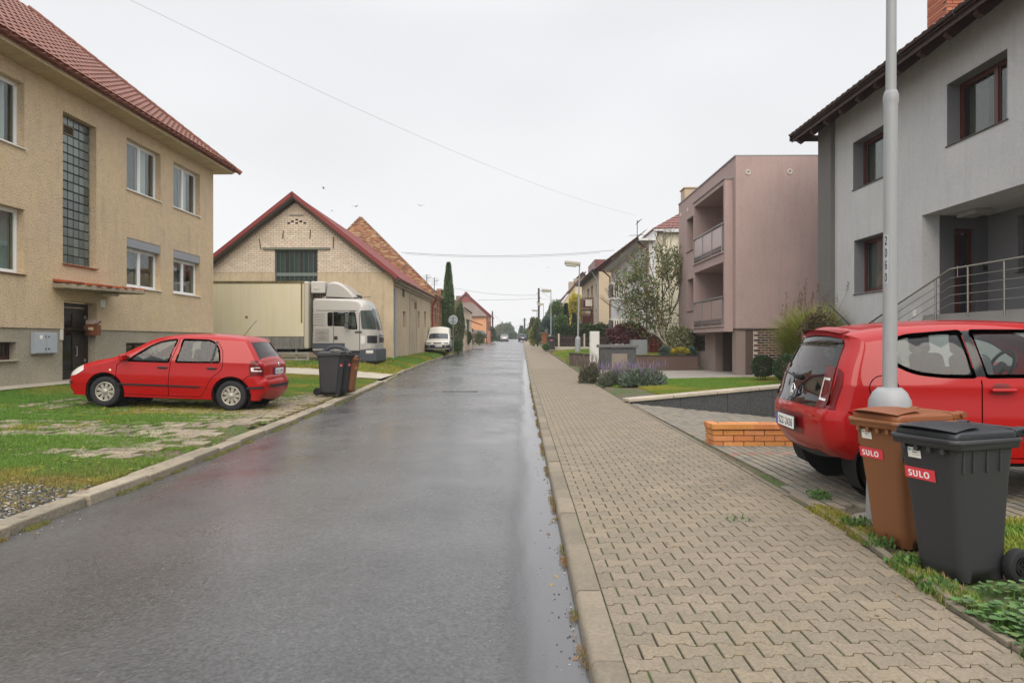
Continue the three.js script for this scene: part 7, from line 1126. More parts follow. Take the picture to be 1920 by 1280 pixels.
const binGrey = plaster([.036, .037, .041], { size: .9, blot: .42, grain: .17, per: 60, bump: .0008, s: 310, rough: .52, streak: .35 }), binLid = mat(0x1e2126, .38), binBrown = plaster([.22, .085, .03], { size: .9, blot: .25, grain: .08, per: 60, bump: .0008, s: 312, rough: .52, streak: .17 }), lidBrown = mat(0x7a4420, .42);
{
  const g = thing('wheelie_bin', 'dark grey wheelie bin nearest the camera with red sticker and wheels to the right', 'wheelie bin', 2.555, .072, 4.0, -72 * Math.PI / 180); makeBin(g, binGrey, binLid, { h: .86 });
  const b = thing('wheelie_bin', 'brown wheelie bin with red sticker between the street lamp and the near grey bin', 'wheelie bin', 2.60, .07, 4.62, -74 * Math.PI / 180); makeBin(b, binBrown, lidBrown, { h: .89, w: .41 });
  const gL = 'bins on the grass by the left kerb';
  for (const [px, d, k, lab] of [[622, 16.9, 0, 'left of two dark grey bins on the grass by the left kerb'], [638, 17.6, 0, 'dark grey bin squeezed between the other dark bin and the brown bin'], [655, 17.9, 1, 'brown wheelie bin at the right of the group on the left kerb']]) { const x = XA(px, d), r = thing('wheelie_bin', lab, 'wheelie bin', x, Math.max(G(x, d), YA([740, 737, 735.5][[622, 638, 655].indexOf(px)], d)), d, Math.PI / 2 - .08); makeBin(r, k ? binBrown : binGrey, k ? lidBrown : binLid, { h: k ? .93 : 1.06, w: k ? .42 : .48, dpt: k ? .46 : .6, label2: false }); }
  const f = thing('wheelie_bin', 'far grey wheelie bin with pale sticker standing by the picket fence', 'wheelie bin', XA(1034.5, 55), YA(655, 55), 55, .1); makeBin(f, binGrey, binLid, { h: 1.07, w: .55, dpt: .6, label2: false });
  const f2 = thing('wheelie_bin', 'far brown wheelie bin under the blue-green conifer by the pavement', 'wheelie bin', XA(1020.5, 61), YA(646, 61), 61, .1); makeBin(f2, binBrown, lidBrown, { h: 1.07, w: .52, dpt: .6, sticker: false });
}
// ---------------------------------------------------------------- street lamps
const poleMat = plaster([.27, .28, .29], { size: 1, blot: .08, grain: .06, per: 140, bump: .0015, s: 320, rough: .42 }), lampHead = mat(0x9a9788, .5);
function lamp(root, h, near) {
  const b = new GB(); b.add(new THREE.LatheGeometry([[.158, 0], [.152, .3], [.150, .302], [.148, .82], [.142, .9], [.115, .96], [.08, .995], [.0, 1.0]].map((p) => new THREE.Vector2(...p)), 36)); b.build('base_sleeve', poleMat, root, false);
  const p = new GB(); p.add(new THREE.LatheGeometry([[.05, .9], [.047, 3.08], [.053, 3.1], [.053, 3.15], [.044, 3.18], [.036, 3.19], [.031, h]].map((q) => new THREE.Vector2(...q)), 24)); p.build('pole', poleMat, root, false);
  const hd = part('lamp_head', root); const g = new GB(); g.add(new RoundedBoxGeometry(.85, .2, .3, 2, .05), -.38, h + .1, 0, 0, 0, -.08); g.build('housing', lampHead, hd); const l = new GB(); l.add(new RoundedBoxGeometry(.6, .1, .26, 2, .045), -.45, h - .02, 0, 0, 0, -.08); l.build('lens', mat(0xb9b6a6, .3), hd);
}
{
  const lp = thing('street_lamp', 'near silver-grey street lamp post with painted digits behind the brown bin', 'street lamp', XA(1668, 5.12), .085, 5.12, 0); lp.rotation.z = -.004; lamp(lp, 5.6, true);
  const nm = part('painted_number', lp); const t = textTex(64, 256, (c, w, h) => { c.fillStyle = '#9da0a3'; c.fillRect(0, 0, w, h); c.fillStyle = '#1b1c20'; c.font = 'bold 62px sans-serif'; c.textAlign = 'center'; c.textBaseline = 'middle'; '2060'.split('').forEach((s, i) => c.fillText(s, w / 2, 32 + i * 64)); });
  const cg = new THREE.CylinderGeometry(.0502, .0502, .36, 12, 1, true, -1.5, .78); cg.translate(0, 1.94, 0); mesh('digits', cg, decalMat(t), nm);
  new GB().add(new THREE.CylinderGeometry(.25, .26, .09, 28), 0, -.03, 0).build('concrete_foot', plaster([.26, .23, .19], { size: 1, s: 325, blot: .2, grain: .2 }), lp);
  const dx = [[1083, 37.5, 492, .12], [1033, 60, 543, .0], [1019, 86, 569, 0], [1006.5, 112, 581, 0], [1001, 138, 597, 0], [1004, 165, 601, 0], [996, 200, 605, 0], [991, 235, 609, 0]];
  dx.forEach(([px, d, py, lean], i) => { const x = XA(px, d), y = Math.min(YA(py, d) - 4.6, YR(d) + .25 + (i === 0 ? .25 : 0)), h = YA(py, d) - y - .15; const r = thing('street_lamp', ['street lamp with leaning white pole behind the brown wall', 'white street lamp behind the grey bin by the picket fence', 'third far street lamp above the garden hedges', 'far street lamp beside the dark wooden pole', 'small far street lamp, fifth along the right side', 'small far street lamp, sixth along the right side', 'tiny distant street lamp, seventh along the right side', 'most distant street lamp on the right side'][i], 'street lamp', x, y, d, 0, 'street lamps along the right side'); lamp(r, h); if (i === 0) r.rotation.z = -.022; });
}
// ---------------------------------------------------------------- wooden poles, wires, sign, birds
{
  const pm = plaster([.07, .06, .052], { size: 2, blot: .3, s: 330, streak: .8 }), pole = (px, d, ty, by, r, label, name = 'utility_pole') => { const x = XA(px, d), y = YA(by, d), t = thing(name, label, 'utility pole', x, y, d); new GB().bar(V3(0, 0, 0), V3(.02, YA(ty, d) - y, 0), r, 10, r * .8).build('post', pm, t); const c = new GB(); c.box(-.5, .5, YA(ty, d) - y - .6, YA(ty, d) - y - .5, -.06, .06); for (const q of [-.42, 0, .42]) c.add(new THREE.CylinderGeometry(.05, .06, .16, 8), q, YA(ty, d) - y - .42, 0); return [t, c]; };
  const [a] = pole(1010, 95, 540, 640, .17, 'tall dark wooden utility pole above the far right hedges'); const ins = new GB(); for (let k = 0; k < 5; k++) ins.add(new THREE.CylinderGeometry(.05, .05, .2, 6).rotateZ(Math.PI / 2), .18 * (k % 2 ? 1 : -1), YA(550 + k * 8, 95) - YA(640, 95), 0); ins.build('insulators', mat(0x3a3632, .6), a); stuff(a.children[a.children.length - 1]);
  const [b] = pole(924.5, 128, 583, 639, .17, 'leaning dark wooden pole beside the orange house'); b.rotation.z = .03;
  const [c2, c] = pole(983.5, 190, 596, 632, .28, 'distant pale pole with a crossarm near the end of the street'); c.build('crossarm', mat(0x6b6a66, .7), c2);
  const wm = mat(0x7d8186, .8), wire = (label, pts, r, cat = 'overhead wire') => { const g = new GB(); g.tube(pts, r, 4, 40); const m = g.build('overhead_wire', wm, scene); m.userData = { label, category: cat }; };
  const Q = (px, py, d) => V3(XA(px, d), YA(py, d), -d), sag = (a, b, s) => [0, .2, .4, .6, .8, 1].map((t) => a.clone().lerp(b, t).add(V3(0, -s * 4 * t * (1 - t), 0)));
  const A = Q(236, -4, 16), B = Q(1193, 404, 44); wire('thin cable crossing the whole sky from top left to the cream house', sag(A, B, .55), .0038);
  wire('cable sagging across the street from the barn to the cream house', sag(Q(752, 473, 56), Q(1152, 469, 56), .35), .018); wire('second strand along the cable between barn and cream house', sag(Q(760, 476, 56), Q(1125, 474, 56), .3), .012);
  wire('upper wire from the ivy column to the tall wooden pole', sag(Q(852, 540, 95), Q(1010, 553, 95), .35), .02); wire('lower wire from the orange house to the tall wooden pole', sag(Q(895, 562, 95), Q(1010, 559, 95), .1), .02); wire('wire from the tall wooden pole to the beige house', sag(Q(1010, 542, 95), Q(1066, 566, 95), .5), .018); wire('wire running right from the tall pole to the far gable house', sag(Q(1010, 559, 95), Q(1060, 562, 95), .1), .015); wire('wire sagging between the two far poles', sag(Q(925, 588, 140), Q(983, 600, 180), 2.2), .025);
  const s = thing('road_sign', 'round road sign seen from its grey back behind the white van', 'road sign', XA(849.5, 52), G(-4.9, 52), 52); const sy = YA(599.5, 52) - G(-4.9, 52), sm = mat(0x8d9498, .5, { metalness: .3 }); const dsk = new GB(); dsk.add(new THREE.CylinderGeometry(.345, .345, .012, 36).rotateX(Math.PI / 2), 0, sy, 0); dsk.add(new THREE.TorusGeometry(.345, .012, 6, 36), 0, sy, .0); dsk.build('disc', sm, s, false); new GB().bar(V3(0, 0, .05), V3(0, sy + .25, .05), .035, 10).build('post', mat(0x70777c, .5, { metalness: .4 }), s); for (const k of [.14, -.14]) new GB().rbox(-.22, .22, sy + k - .02, sy + k + .02, .012, .04, .005).build('bracket', mat(0x6a7074, .5), s);
  [[606.5, 353, 46], [666.5, 387, 46], [788.5, 385.5, 50], [622, 395, 80], [1028, 501.5, 90]].forEach(([px, py, d], i) => { const t = thing('bird', 'tiny bird flying in the grey sky, ' + ['above the barn ridge', 'right of the barn ridge', 'over the middle of the street', 'lowest of those over the barn', 'near the far right lamps'][i], 'bird', XA(px, d), YA(py, d), d, i); const g = new GB(), bs = new THREE.SphereGeometry(.035, 8, 6); bs.scale(2, .8, .8); g.add(bs); const wg = (k) => rawGeo([-.04, 0, 0, .06, 0, 0, -.03, .07, k * .2, .03, .07, k * .2, -.09, .02, k * .36], null, null, [0, 1, 2, 1, 3, 2, 2, 3, 4]); g.add(wg(1)); g.add(wg(-1)); g.build('body', mat(0x1b1c1e, .8), t, false); });
}
// ---------------------------------------------------------------- walls, boxes and fence of the right-hand gardens
{
  const brown = plaster([.105, .068, .055], { size: 3, blot: .14, grain: .08, per: 140, bump: .003, s: 340 }), cap = mat(0x241a17, .6);
  const w = thing('retaining_wall', 'low dark brown rendered garden wall in front of the mauve house', 'wall', BW[1][0], .1, BW[1][1]); const seg = (a, b) => { const dx = b[0] - a[0], dz = -(b[1] - a[1]), l = Math.hypot(dx, dz), ang = Math.atan2(-dz, dx), mx = (a[0] + b[0]) / 2 - BW[1][0], mz = -(a[1] + b[1]) / 2 + BW[1][1]; const g = new THREE.BoxGeometry(l, 1.0, .2); g.rotateY(ang); g.translate(mx, .22, mz); mesh('wall_section', uvm(g), brown, w); const c = new RoundedBoxGeometry(l + .03, .035, .25, 1, .008); c.rotateY(ang); c.translate(mx, .738, mz); mesh('coping', uvm(c), cap, w); }; seg(BW[0], BW[1]); seg(BW[1], BW[2]);
  // granite meter box
  const d = 22, X = (px) => XA(px, d), Y = (py) => YA(py, d), yb = .1, m = thing('granite_meter_box', 'dark granite meter pillar with a slab cap and a beige metal door', 'meter pillar', X(1159.5), yb, d - .02); const hw = (X(1193) - X(1126)) / 2;
  const gran = (() => { const t = rep(mkTex(512, (x, y) => { const a = tn(x, y, 200, 3), b = tn(x, y, 120, 5), v = .062 + .08 * (a - .5) + .07 * (b - .5); return [v * .98, v, v * 1.06]; }), 1.2); return new THREE.MeshStandardMaterial({ map: t, roughness: .5, side: THREE.DoubleSide }); })();
  new GB().rbox(-hw, hw, Y(693) - yb, Y(652) - yb, -.45, 0, .008).build('granite_body', gran, m); new GB().rbox(-hw + .005, hw - .005, -.3, Y(693) - yb - .002, -.44, -.006, .006).build('pale_plinth', plaster([.5, .44, .36], { size: 2, blot: .15, s: 345 }), m); new GB().rbox(-hw - .07, hw + .06, Y(651.5) - yb, Y(646) - yb, -.5, .07, .012).build('cap_slab', plaster([.13, .125, .125], { size: 2, s: 346 }), m);
  const dr = part('metal_door', m); new GB().rbox(X(1147) - X(1159.5), X(1176) - X(1159.5), Y(692) - yb, Y(663) - yb, .001, .02, .006).build('panel', mat(0x857a6e, .5, { metalness: .2 }), dr); const rv = new GB(); for (let k = 0; k < 5; k++) for (const px of [1151, 1172]) rv.add(new THREE.CylinderGeometry(.012, .012, .006, 8).rotateX(Math.PI / 2), X(px) - X(1159.5), Y(668 + k * 4.7) - yb, .022); stuff(rv.build('rivets', mat(0x3a3632, .5), dr));
  // white pillar
  const p = thing('white_pillar', 'tall pale grey rendered cabinet standing behind the granite meter pillar', 'cabinet', XA(1115.5, 27), .15, 27), pm = plaster([.55, .55, .53], { size: 2, blot: .06, s: 348 }); new GB().rbox(-.18, .18, -.2, YA(621, 27) - .15, -.3, 0, .012).build('cabinet', pm, p); new GB().rbox(-.15, .15, .1, YA(624, 27) - .15, .001, .012, .004).build('door', mat(0xbcbcb8, .5), p); new GB().rbox(-.2, -.181, YA(648, 27) - .15, YA(644, 27) - .15, -.1, -.04, .006).build('hinge', mat(0xcfcfca, .5), p);
  const pl = thing('garden_planter', 'square grey planter on the brown wall holding the red maple', 'planter', XA(1200, 31), .8, 31); new GB().rbox(-.34, .34, 0, YA(637, 31) - .8, -.6, 0, .012).build('box', plaster([.2, .215, .225], { size: 2, s: 350 }), pl); new GB().rbox(-.345, .345, -.35, -.01, -.58, .006, .01).build('foot', brown, pl);
  // granite retaining wall along the garage ramp
  const r = thing('granite_ramp_wall', 'dark granite panel wall with pale concrete coping along the garage ramp', 'wall', 2.55, 0, 15.35), len = 6.6, ang = Math.atan2(.28, 1) ; const sl = .062; r.rotation.y = Math.atan(.27);
  const np = 11; for (let k = 0; k < np; k++) { const a = .1 + k * .6, b = a + .592; const s = new THREE.Shape([[a, -1.2], [b, -1.2], [b, .075 + b * sl], [a, .075 + a * sl]].map((q) => new THREE.Vector2(...q))); const e = new THREE.ExtrudeGeometry(s, { depth: .03, bevelEnabled: false }); e.translate(0, 0, .002 + rr(0, .004)); mesh('granite_panel', uvm(e), gran, r); }
  const cs = new THREE.Shape([[.05, -1.2], [len, -1.2], [len, .07 + len * sl], [.05, .07]].map((q) => new THREE.Vector2(...q))); mesh('core', uvm(new THREE.ExtrudeGeometry(cs, { depth: .18, bevelEnabled: false }).translate(0, 0, -.18)), mat(0x2b2926, .9), r);
  const cm = plaster([.40, .35, .28], { size: 2, blot: .25, grain: .16, s: 352 }); for (let k = 0; k < 6; k++) { const g = new RoundedBoxGeometry(1.09, .07, .34, 1, .012); g.rotateZ(Math.atan(sl)); g.translate(.55 + k * 1.1, .115 + (.55 + k * 1.1) * sl, -.08); mesh('coping_slab', uvm(g), cm, r); }
  // orange brick wall
  const bw = thing('orange_brick_wall', 'low orange brick wall ending beside the small red car', 'wall', XA(1338, 9), .045, 9), bms = [[.50, .19, .055], [.56, .235, .07], [.45, .16, .05], [.53, .21, .08], [.48, .2, .05]].map((c, k) => plaster(c, { size: .8, blot: .2, grain: .14, per: 60, bump: .003, s: 354 + k, rough: .7 })); new GB().box(.01, 4.6, .0, .295, -.25, -.012).build('mortar', mat(0x4a3a2c, .95), bw);
  for (let row = 0; row < 4; row++) for (let k = -1; k < 18; k++) { const P = .268, a = Math.max(0, k * P + (row % 2 ? .0 : P / 2)) + (row === 3 ? -.02 : 0), b = (k + 1) * P + (row % 2 ? .0 : P / 2) - .009; if (b - a < .05) continue; const g = new RoundedBoxGeometry(b - a, .069, .13, 1, .006); g.translate((a + b) / 2, .035 + row * .078, -.065 + (row === 3 ? .025 : 0) + rr(-.002, .002)); mesh('brick', uvm(g), bms[Math.floor(rnd() * 5)], bw); }
  for (let row = 0; row < 4; row++) for (let k = 0; k < 2; k++) { const g = new RoundedBoxGeometry(.12, .069, .118, 1, .006); g.translate(.058 - (row === 3 ? .024 : 0), .035 + row * .078, -.19 - k * .125 + (row % 2) * .02); mesh('brick', uvm(g), bms[Math.floor(rnd() * 5)], bw); } for (let k = 0; k < 18; k++) mesh('brick', uvm(new RoundedBoxGeometry(.258, .069, .12, 1, .006).translate(k * .268 + .25, .035 + 3 * .078, -.2)), bms[k % 5], bw);
  // picket fence
  const f = thing('picket_fence', 'dark brown picket fence between pale concrete posts under the hedge', 'fence', XA(1040, 56), YA(652, 56), 56), fw = XA(1137, 56) - XA(1040, 56), dk = mat(0x2d211a, .85), con = plaster([.42, .38, .31], { size: 2, s: 360 });
  new GB().rbox(-.6, fw, -.2, .1, -.09, .09, .02).build('plinth', con, f); for (let x = .26; x < fw; x += 2.07) new GB().rbox(x, x + .14, .1, 1.15, -.07, .07, .015).build('post', con, f); new GB().rbox(-.45, -.33, .1, 1.05, -.07, .07, .015).build('post', con, f); for (const y of [.3, .78]) new GB().box(-.3, fw, y, y + .07, -.055, -.01).build('rail', mat(0x6a5d50, .9), f); for (let x = -.3; x < fw; x += .17) new GB().box(x, x + .115, .14, 1.02 + rr(-.02, .02), -.009, .014).build('picket', dk, f);
}
// ---------------------------------------------------------------- trees, hedges and garden plants
const leafM = new THREE.MeshPhysicalMaterial({ vertexColors: true, roughness: .7, transmission: .25, thickness: 0, side: THREE.DoubleSide }), leafFar = new THREE.MeshStandardMaterial({ vertexColors: true, roughness: .8, side: THREE.DoubleSide }), barkM = plaster([.12, .095, .07], { size: 1, blot: .3, grain: .3, per: 60, bump: .01, s: 400 }), barkPale = plaster([.30, .27, .22], { size: 1, blot: .3, grain: .3, per: 60, bump: .01, s: 401 });
const LC = (cols, v = .3) => () => { const c = cols[Math.floor(rnd() * cols.length)], k = rr(1 - v, 1 + v); return c.map((q) => q * k); };
// leaves: n folded leaf blades of about the given size; place() -> point (and optional outward direction)
function leaves(parent, name, n, size, place, col, m = leafM, { long = 1.5, droop = 0, flat = 0 } = {}) {
  const pos = [], c = [], idx = []; const a = V3(), b = V3(), w = V3(), up = V3();
  for (let i = 0; i < n; i++) {
    const p = place(i); if (!p) continue; const [x, y, z, dir] = p, s = size * rr(.6, 1.3);
    if (dir) a.set(dir[0] + rr(-.6, .6), dir[1] + rr(-.6, .6) - droop, dir[2] + rr(-.6, .6)); else a.set(rr(-1, 1), rr(-1, 1) - droop, rr(-1, 1)); a.normalize();
    b.set(rr(-1, 1), rr(-1, 1), rr(-1, 1)).cross(a).normalize(); if (flat) { b.y *= 1 - flat; b.normalize(); } up.copy(a).cross(b).multiplyScalar(s * .14);
    const l = s * long, k = pos.length / 3, q = col(x, y, z), P = (v) => pos.push(x + v.x, y + v.y, z + v.z);
    P(V3()); P(w.copy(a).multiplyScalar(l * .5).addScaledVector(b, s * .5).add(up)); P(w.copy(a).multiplyScalar(l)); P(w.copy(a).multiplyScalar(l * .5).addScaledVector(b, -s * .5).add(up));
    for (let j = 0; j < 4; j++) c.push(q[0], q[1], q[2]); idx.push(k, k + 1, k + 2, k, k + 2, k + 3);
  }
  return stuff(mesh(name, rawGeo(pos, null, null, idx, c), m, parent));
}
// random point in a lumpy ellipsoid shell; lumps make light and dark clumps
function blob(rx, ry, rz, s, { inner = .55, lump = .35, cy = 0, bottom = -1 } = {}) {
  return () => { for (let t = 0; t < 20; t++) { const u = rr(-1, 1), a = rr(0, 6.283), q = Math.sqrt(1 - u * u), dx = q * Math.cos(a), dz = q * Math.sin(a); if (u < bottom) continue; const ln = fbm((Math.atan2(dz, dx) / 6.283 + 1) % 1, (u + 1) / 2 * .98, 6, s, 3); const r = (inner + (1 - inner) * Math.pow(rnd(), .5)) * (1 - lump + lump * 2 * ln); return [dx * rx * r, cy + u * ry * r, dz * rz * r, [dx, u + .2, dz]]; } return null; };
}
function bush(name, label, cat, px, d, py0, py1, wpx, { cols, n = 2600, size = .09, depth = 1, group, m = leafFar, lump = .35, stemN = 4, long = 1.5, inner = .5, droop = 0, bottom = -.85 } = {}) {
  const x = XA(px, d), yb = YA(py1, d), h = YA(py0, d) - yb, w = wpx / F * d, t = thing(name, label, cat, x, yb, d, 0, group), col = LC(cols), st = new GB();
  for (let k = 0; k < stemN; k++) { const a = k / stemN * 6.283 + .4; st.bar(V3(Math.cos(a) * .05, -.1, Math.sin(a) * .05), V3(Math.cos(a) * w * .22, h * .6, Math.sin(a) * w * .22), .03 * Math.min(1, h / 1.5), 5, .012); } st.build('stems', barkM, t).name = 'stem'; stuff(t.children[0]);
  leaves(t, 'foliage', n, size, blob(w / 2, h / 2, w / 2 * depth, Math.floor(px), { cy: h / 2, lump, inner, bottom }), col, m, { long, droop }); return t;
}
function cone(name, label, cat, px, d, py0, py1, wpx, { cols, n = 3500, size = .1, sag = 1.15, group, m = leafFar } = {}) {
  const x = XA(px, d), yb = YA(py1, d), h = YA(py0, d) - yb, w = wpx / F * d / 2, t = thing(name, label, cat, x, yb, d, 0, group); new GB().bar(V3(0, -.2, 0), V3(0, h * .9, 0), .09, 7, .02).build('trunk', barkM, t);
  const col = LC(cols); leaves(t, 'crown', n, size, () => { const v = Math.pow(rnd(), .75), a = rr(0, 6.283), ln = fbm((a / 6.283) % 1, v * .98, 7, Math.floor(px) + 3, 3), r = w * Math.pow(1 - v, 1 / sag) * (.62 + .7 * ln) * (.55 + .45 * Math.sqrt(rnd())) + .03; return [Math.cos(a) * r, v * h, Math.sin(a) * r, [Math.cos(a), .4, Math.sin(a)]]; }, col, m); return t;
}
const greens = [[.065, .12, .03], [.085, .145, .036], [.05, .095, .027], [.105, .155, .04]], darkG = [[.036, .075, .03], [.046, .09, .034], [.03, .06, .027]], blueG = [[.07, .125, .10], [.06, .11, .09], [.09, .15, .12]], olive = [[.12, .13, .042], [.15, .15, .05], [.085, .11, .038]], yel = [[.5, .43, .035], [.58, .5, .06], [.4, .37, .045]];
// ivy-covered column on the left
{
  const d = 58, x = XA(841, d), yb = .75, t = thing('ivy_column', 'tall pointed column wrapped in dark green ivy beside the brick barn', 'ivy', x, yb, d), H = YA(492, d) - yb, st = new GB(); st.bar(V3(0, -.3, 0), V3(0, H * .96, 0), .14, 6, .04); st.build('trunk', barkM, t);
  const g = LC([[.07, .15, .04], [.09, .18, .045], [.055, .115, .033], [.12, .19, .055]]), rd = LC([[.15, .08, .035], [.11, .09, .03], [.07, .1, .03]]);
  leaves(t, 'ivy', 16000, .1, () => { const v = rnd(), a = rr(0, 6.283), prof = Math.pow(1 - v, .78) * (.9 + .35 * fbm((a / 6.283) % 1, v * .98, 10, 5, 3)), r = .72 * prof * (.78 + .27 * rnd()) + .02; return [Math.cos(a) * r * (Math.cos(a) > 0 ? .9 : 1), v * H, Math.sin(a) * r, [Math.cos(a), -.2, Math.sin(a)]]; }, (px) => (px > .22 && rnd() < .6 ? rd() : g()), leafFar);
  bush('ivy_mound', 'ivy spilling over the corner of the dark house', 'ivy', 862, 63, 565, 642, 17, { cols: [...greens, [.09, .07, .03]], n: 3000, size: .09 });
}
bush('green_shrub', 'bushy green shrub behind the road sign', 'shrub', 871, 72, 617, 648, 24, { cols: greens, n: 2200, size: .1 });
bush('dark_conifer_shrub', 'dark spreading conifer before the orange wall', 'shrub', 878, 100, 611, 632, 16, { cols: darkG, n: 1800, size: .14 });
bush('olive_shrub', 'loose yellow-green shrub before the teal car', 'shrub', 899, 80, 623, 646, 16, { cols: olive, n: 1600, size: .1 });
bush('pale_flower_shrub', 'pale pinkish flowering shrub left of the yellow-green one', 'shrub', 887, 82, 622, 644, 13, { cols: [[.45, .3, .25], [.38, .27, .2], [.1, .12, .05]], n: 1200, size: .09 });
bush('round_dark_shrub', 'dark round shrub at the foot of the leaning pole', 'shrub', 923, 126, 614, 640, 12, { cols: darkG, n: 1400, size: .16 });
bush('verge_weeds', 'tall weeds on the verge right of the white van', 'weeds', 859, 56, 636, 662, 15, { cols: greens, n: 1400, size: .08 });
{ const t = thing('dark_hedge', 'clipped dark hedge left of the distant silver car', 'hedge', XA(938, 160), YR(160), 160); const w = 28 / F * 160, h = YA(629, 160) - YR(160); leaves(t, 'foliage', 3500, .2, () => [rr(-w / 2, w / 2), rr(0, h) * (.9 + .1 * rnd()), rr(-.6, .6)], LC(darkG), leafFar); new GB().box(-w / 2 + .1, w / 2 - .1, -.2, h * .8, -.4, .4).build('branches', mat(0x1a1d12, 1), t); }
// far trees
function farTree(label, px, d, py0, wpx, cols, s, cat = 'tree') { const x = XA(px, d), yb = YR(d) - .6, h = YA(py0, d) - yb, w = wpx / F * d / 2, t = thing('far_tree', label, cat, x, yb, d); new GB().bar(V3(0, 0, 0), V3(0, h * .6, 0), .3, 7, .12).build('trunk', barkM, t); leaves(t, 'crown', 3800, .38, blob(w, h * .48, w * .8, s, { cy: h * .53, lump: .45, inner: .35 }), LC(cols), leafFar); }
farTree('tall pale olive tree left in the far clump at the street end', 940, 290, 608, 21, [[.17, .17, .09], [.13, .145, .08]], 3); farTree('taller green tree right in the far clump at the street end', 952, 275, 606, 22, [[.075, .12, .06], [.09, .14, .07]], 5); farTree('low spreading green tree at the right foot of the far clump', 958, 255, 622, 20, [[.07, .11, .055], [.06, .1, .05]], 7); farTree('low brownish autumn tree beyond the street end', 968, 330, 628, 22, [[.2, .14, .08], [.17, .13, .07]], 9); farTree('brown far bushes at the very end of the street', 985, 340, 630, 26, [[.18, .13, .08], [.14, .12, .07]], 11);
cone('far_spruce', 'single hazy spruce far behind the dark car', 'spruce', 977.5, 250, 612, 640, 13, { cols: [[.06, .09, .07]], n: 2600, size: .4 });
bush('far_round_bush', 'round green bush above the distant white car', 'shrub', 992, 150, 616, 638, 20, { cols: greens, n: 2200, size: .2 });
// right side gardens beyond the fence
bush('blue_conifer', 'large rounded blue-green conifer behind the grey bin', 'conifer', 1027, 64, 591, 649, 30, { cols: blueG, n: 7000, size: .09, lump: .25 });
bush('tall_green_shrub', 'tall loose green shrub above the blue-green conifer', 'shrub', 1044, 72, 566, 640, 34, { cols: greens, n: 6500, size: .11, lump: .45 });
cone('dark_cypress', 'narrow dark pointed conifer left of the yellow tree', 'conifer', 1061, 67, 569, 640, 17, { cols: darkG, n: 4200, size: .1 });
cone('dark_cypress', 'short dark pointed conifer under the yellow tree', 'conifer', 1077, 65, 588, 640, 15, { cols: darkG, n: 3000, size: .1 });
bush('yellow_tree', 'bright yellow autumn tree before the far gable', 'tree', 1078, 74, 550, 612, 25, { cols: yel, n: 3600, size: .13, lump: .6, inner: .3 });
bush('olive_hedge', 'olive-green hedge at the pavement edge beyond the brown bin', 'hedge', 1008, 76, 597, 648, 16, { cols: olive.concat(darkG), n: 4200, size: .1, depth: 2.5, lump: .3 });
bush('autumn_shrub', 'brown-green autumn shrub under the far lamps', 'shrub', 1001, 96, 597, 640, 18, { cols: [[.1, .07, .04], [.07, .085, .03]], n: 3000, size: .13, depth: 2 });
bush('golden_grass', 'yellow-green ornamental clump at the far pavement edge', 'ornamental grass', 1000, 84, 617, 647, 9, { cols: [[.25, .25, .05], [.2, .22, .05]], n: 1500, size: .12, long: 3 });
bush('green_shrub', 'green shrub between the tall conifers', 'shrub', 1052, 62, 592, 630, 26, { cols: greens, n: 3800, size: .1 });
bush('low_shrub', 'low round green plant on the verge beside the grey bin', 'shrub', 1024, 52, 645, 657, 12, { cols: greens, n: 900, size: .06 });
{ // long hedge behind the picket fence
  const t = thing('garden_hedge', 'long dark green hedge behind the picket fence', 'hedge', XA(1092, 58.5), .6, 58.5), w = 104 / F * 58.5, y1 = YA(606, 58) - .6; new GB().box(-w / 2 + .2, w / 2 - .2, -.2, y1 - .5, -.5, .3).build('branches', mat(0x14160d, 1), t);
  const g = LC([...darkG, ...greens, ...greens], .35); leaves(t, 'foliage', 15000, .095, () => { const x = rr(-w / 2, w / 2), n = fbm((x / w + 1) % 1, .3, 12, 4, 3), top = y1 * (.86 + .3 * n - .06), v = Math.pow(rnd(), .8); return [x, v * top, .45 + .25 * (fbm((x / w + 1) % 1, v * .9, 20, 8, 2) - .5) - rnd() * 1.1 * (v > .85 ? 1 : .2), [0, .3, 1]]; }, g, leafFar);
}
// dark red weeping maple
{ const t = bush('red_maple', 'dark red weeping maple above the grey planter', 'maple', 1178, 33.5, 607, 652, 76, { cols: [[.11, .035, .04], [.085, .03, .035], [.14, .05, .05], [.07, .03, .03]], n: 7500, size: .055, long: 2.6, droop: .8, lump: .3, inner: .6, depth: .7, bottom: -.6 }); }
